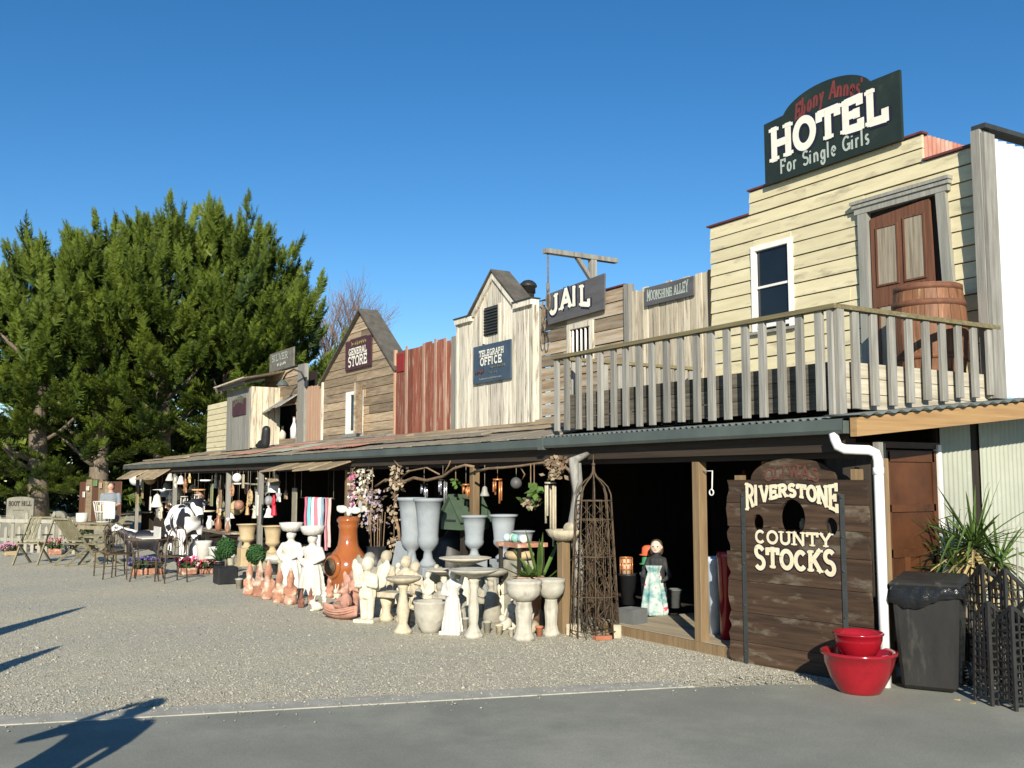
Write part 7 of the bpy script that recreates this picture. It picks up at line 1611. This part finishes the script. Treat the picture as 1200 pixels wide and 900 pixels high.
# far left: shed wall and small canopy deep under the trees
# ------------------------------------------------------------------ right-hand corner by the door
p, k = spot(1017, 803); p = Vector((-5.665, 6.88, 0)); rb_ = thing('red_bowl', 'large glazed red bowl planter standing on the ground', 'bowl', p, 0, 'red glazed bowls'); R_ = 40.5*k
prof = [(.50,0),(.54,.0),(.62,.12),(.80,.45),(.94,.85),(1.0,1.08),(1.04,1.10),(1.04,1.17),(.99,1.19),(.93,1.12),(.80,.75),(.6,.35),(.02,.3)]
MB().lathe([(a*R_, z*R_*.98) for a, z in prof], n=48).build('bowl', M['glaze_red'], rb_, local=True)
r2 = 27*k; up = thing('red_bowl', 'smaller glazed red bowl stacked inside the large one', 'bowl', (p.x-.0, p.y, R_*.3), 0, 'red glazed bowls')
MB().lathe([(r2*.75,0),(r2*.75,R_*.62),(r2*.7,R_*.66)], n=30).build('foot', M['terra_brown'], up, local=True)
zz_ = R_*.66
MB().lathe([(a*r2, zz_ + z*r2) for a, z in ((.60,0),(.66,.08),(.85,.40),(.97,.75),(1.0,.95),(1.05,.98),(1.05,1.06),(.98,1.07),(.9,.9),(.6,.4),(.02,.35))], n=44).build('bowl', M['glaze_red'], up, local=True)
# wheelie bin
p, k = spot(1094, 806); bn_ = thing('wheelie_bin', 'dark grey wheelie bin with a black bag hanging over its rim', 'bin', p, rad(28)); 
hB = 118*k; a, b = .215, .245
MB().hexa([(-a,-b,.02),(a,-b,.02),(a,b,.02),(-a,b,.02),(-a-.05,-b-.05,hB),(a+.05,-b-.05,hB),(a+.05,b+.05,hB),(-a-.05,b+.05,hB)]).build('body', M['bin_plastic'], bn_, local=True, bevel=.03)
# bag: crumpled skirt round the rim
r = random.Random(4); bag = MB(); vs = []; n = 64; rows_ = 5
for j in range(rows_):
    for i in range(n):
        t_ = 2*math.pi*i/n; c, s_ = math.cos(t_), math.sin(t_); sq = 1/max(abs(c),abs(s_))**.82; f = 1.07 + .03*math.sin(i*1.7+j) + r.uniform(-.015,.02) + (.02 if j in (2,3) else 0); low = (.13 + .05*math.sin(t_*3+1))*j/(rows_-1)
        vs.append((c*sq*(a+.055)*f, s_*sq*(b+.055)*f, hB+.015 - low + r.uniform(-.006,.006)))
bag.add(vs, [(j*n+i, (j+1)*n+i, (j+1)*n+(i+1)%n, j*n+(i+1)%n) for j in range(rows_-1) for i in range(n)], True); bag.build('bag', M['bin_bag'], bn_, local=True)
MB().hexa([(-a-.075,-b-.085,hB+.01),(a+.075,-b-.085,hB+.01),(a+.075,b+.10,hB+.01),(-a-.075,b+.10,hB+.01),(-a-.05,-b-.05,hB+.06),(a+.05,-b-.05,hB+.06),(a+.055,b+.09,hB+.09),(-a-.055,b+.09,hB+.09)]).build('lid', M['bin_plastic'], bn_, local=True, bevel=.02)
MB().tube([(-a-.06,b+.12,hB+.02),(a+.06,b+.12,hB+.02)], .018, 8).build('handle', M['bin_plastic'], bn_, local=True)
for sx in (-1,1):
    MB().lathe([(.10,-.03),(.10,.03)], n=20).build('wheel', M['iron_black'], bn_, local=True); w_ = bn_.children[-1]; w_.rotation_euler = (0,math.pi/2,0); w_.location = (sx*(a+.035), b+.01, .10)
# trellises
def trellis(label, px, py, ytop, rz, w=.20, lean=0):
    p, k = spot(px, py); h = (py-ytop)*k; t = thing('trellis', label, 'trellis', p, rz, 'black pointed trellises'); m = M['iron_black']
    for side in range(2):
        def P_(u, z): 
            tw = w*(1 - .22*z/h)
            return (u*tw, 0, z) if side == 0 else (tw*.0 + w*.0 + tw, (u*tw), z) if False else ((u*tw, 0, z) if side == 0 else (0, u*tw, z))
        sgn = -1 if side == 0 else 1
        Q = lambda u, z: P_(u*sgn, z)
        ze = h*.86
        MB().bar(Q(1,0), Q(1,ze), .022, .022).build('stile', m, t, local=True)
        if side == 0: MB().bar(Q(0,0), Q(0,h), .026, .026).build('stile', m, t, local=True)
        MB().bar(Q(1,ze-.01), Q(0,h), .02, .03).build('rafter', m, t, local=True)
        for u in (.33,.66): MB().bar(Q(u,.08*h), Q(u,h-(h-ze)*u), .018, .014).build('bar', m, t, local=True)
        for i in range(11): z = h*(.08+.075*i); MB().bar(Q(0,z), Q(1,z), .018, .014).build('rung', m, t, local=True)
trellis('black pointed trellis at the front, right of the bin', 1163, 829, 708, -.35)
trellis('black pointed trellis at the front, nearest the right edge', 1191, 835, 713, -.35)
trellis('taller black pointed trellis behind, close to the bin', 1157, 806, 664, -.35, .22)
trellis('taller black pointed trellis behind, at the right edge', 1184, 812, 669, -.35, .22)
trellis('black pointed trellis half out of the right edge', 1216, 836, 700, -.35, .22)
# yucca
yp = Vector((-5.86, 8.75, 0))
pc = W(1142, 640, 8.75); yp.x = pc.x
def cordyline(label, base, heads, seed):
    t = thing('cordyline', label, 'plant', base); r = random.Random(seed)
    MB().lathe([(.15,0),(.19,.30),(.21,.30),(.21,.34),(.18,.34),(.17,.29),(.01,.28)], n=22).build('pot', M['pot_black'], t, local=True)
    for (hx, hy, hz, n, L0) in heads:
        MB().tube([(hx*.2,hy*.2,.28),(hx*.7,hy*.7,hz*.6),(hx,hy,hz)], [.045,.035,.03], 8).build('stem', M['bark'], t, local=True)
        for kind, cnt in ((0, n), (1, n)):
            b = MB()
            for i in range(cnt):
                a = r.uniform(0,6.28); el = r.gauss(.62,.45) if kind == 0 else r.uniform(-1.1,-.1); L_ = L0*r.uniform(.55,1.15)*(1 if kind == 0 else .75); w = r.uniform(.03,.052); bend = r.uniform(.1,.9)
                d = Vector((math.cos(a)*math.cos(el), math.sin(a)*math.cos(el), math.sin(el))); sd = Vector((-math.sin(a)+r.uniform(-.4,.4), math.cos(a), r.uniform(-.4,.4))).normalized()
                q = Vector((hx+d.x*.02, hy+d.y*.02, hz - (0 if kind == 0 else r.uniform(0,.16)))); vs = []; m_ = 7; kink = r.uniform(.4,.8) if r.random() < .3 else 9
                for j in range(m_+1):
                    u = j/m_; g = -bend*L_*u*u*.55*max(math.cos(el),.1); pp = q + d*L_*u + Vector((0,0,g - (max(0,u-kink)*L_*.9 if kink < 1 else 0))); ww = w*min(1, .45+u*2)*(1-u)**.55 + .001
                    vs += [pp - sd*ww*.5 + Vector((0,0,.2*ww)), pp, pp + sd*ww*.5 + Vector((0,0,.2*ww))]
                b.add(vs, [f for j in range(m_) for f in ((j*3,j*3+1,j*3+4,j*3+3),(j*3+1,j*3+2,j*3+5,j*3+4))])
            tag(b.build('leaves' if kind == 0 else 'dry_leaves', M['leaf_blade' if kind == 0 else 'leaf_dry'], t, local=True), kind='stuff')
cordyline('spiky green cordyline with dry brown leaves behind the bin', yp, [(0,0,1.12,54,.74),(.16,.12,.98,38,.64),(-.12,-.14,.93,36,.62)], 21)
pr_ = thing('plant_stakes', 'thin timber stakes leaning at the right edge behind the trellises', 'stakes', W(1195,700,8.6)); pr_.location.z = 0
for i in range(3): MB().tube([(.02*i-.05,.1*i,0),(.03*i,.1*i,1.15-.1*i)], .009, 6).build('stake', M['grey_post'], pr_, local=True)
# litter at the foot of the wall
for i, (px, py) in enumerate(((1122,822),(1140,826))):
    q = G(px, py); t = MB().hexa([(-.02,-.015,0),(.02,-.012,0),(.018,.015,0),(-.02,.012,0),(-.018,-.013,.006),(.02,-.012,.012),(.016,.013,.01),(-.02,.012,.004)]).build('dead_leaf', M['leaf_dry']); t.location = (q.x,q.y,.010); tag(t, ['fallen dry leaf by the foot of the bin','fallen dry leaf by the front trellis'][i], 'leaf')
# added dark hedge closing the view, in place of the shadow under the trees
hd0 = G(-120, 600); hg = thing('hedge', 'dark hedge added in place of the shadow under the cypress trees', 'hedge', (-58, 12, 0)); r = np.random.default_rng(9)
def hedge_(a, b, h, w, n):
    a = np.array(a); b = np.array(b); u = r.uniform(0,1,n); q = a[None]*(1-u[:,None]) + b[None]*u[:,None]; d = (b-a)/np.linalg.norm(b-a); nn = np.array([-d[1], d[0]])
    off = r.uniform(-.5,.5,n)*w; P = np.stack([q[:,0]+nn[0]*off, q[:,1]+nn[1]*off, r.uniform(.0,1,n)**.8*h], 1); D = r.normal(0,1,(n,3)); D /= np.linalg.norm(D,axis=1,keepdims=True); E_ = np.cross(D, r.normal(0,1,(n,3))); E_ /= np.linalg.norm(E_,axis=1,keepdims=True); s = r.uniform(.2,.5,n)[:,None]
    V = np.stack([P, P+D*s*.5+E_*s*.3, P+D*s, P+D*s*.5-E_*s*.3], 1).reshape(-1,3); V[:,2] = np.maximum(V[:,2], .01)
    fast_mesh('foliage', V, np.arange(len(V)).reshape(-1,4), M['cypress'], tint=np.repeat(r.uniform(0,.3,n),4), parent=hg)  # leaf tint kept low, putting that shadow into the colour
hedge_((-54,-26), (-62,36), 4.2, 2.4, 42000); hedge_((-66,-40), (-72,50), 5.0, 3.0, 42000)
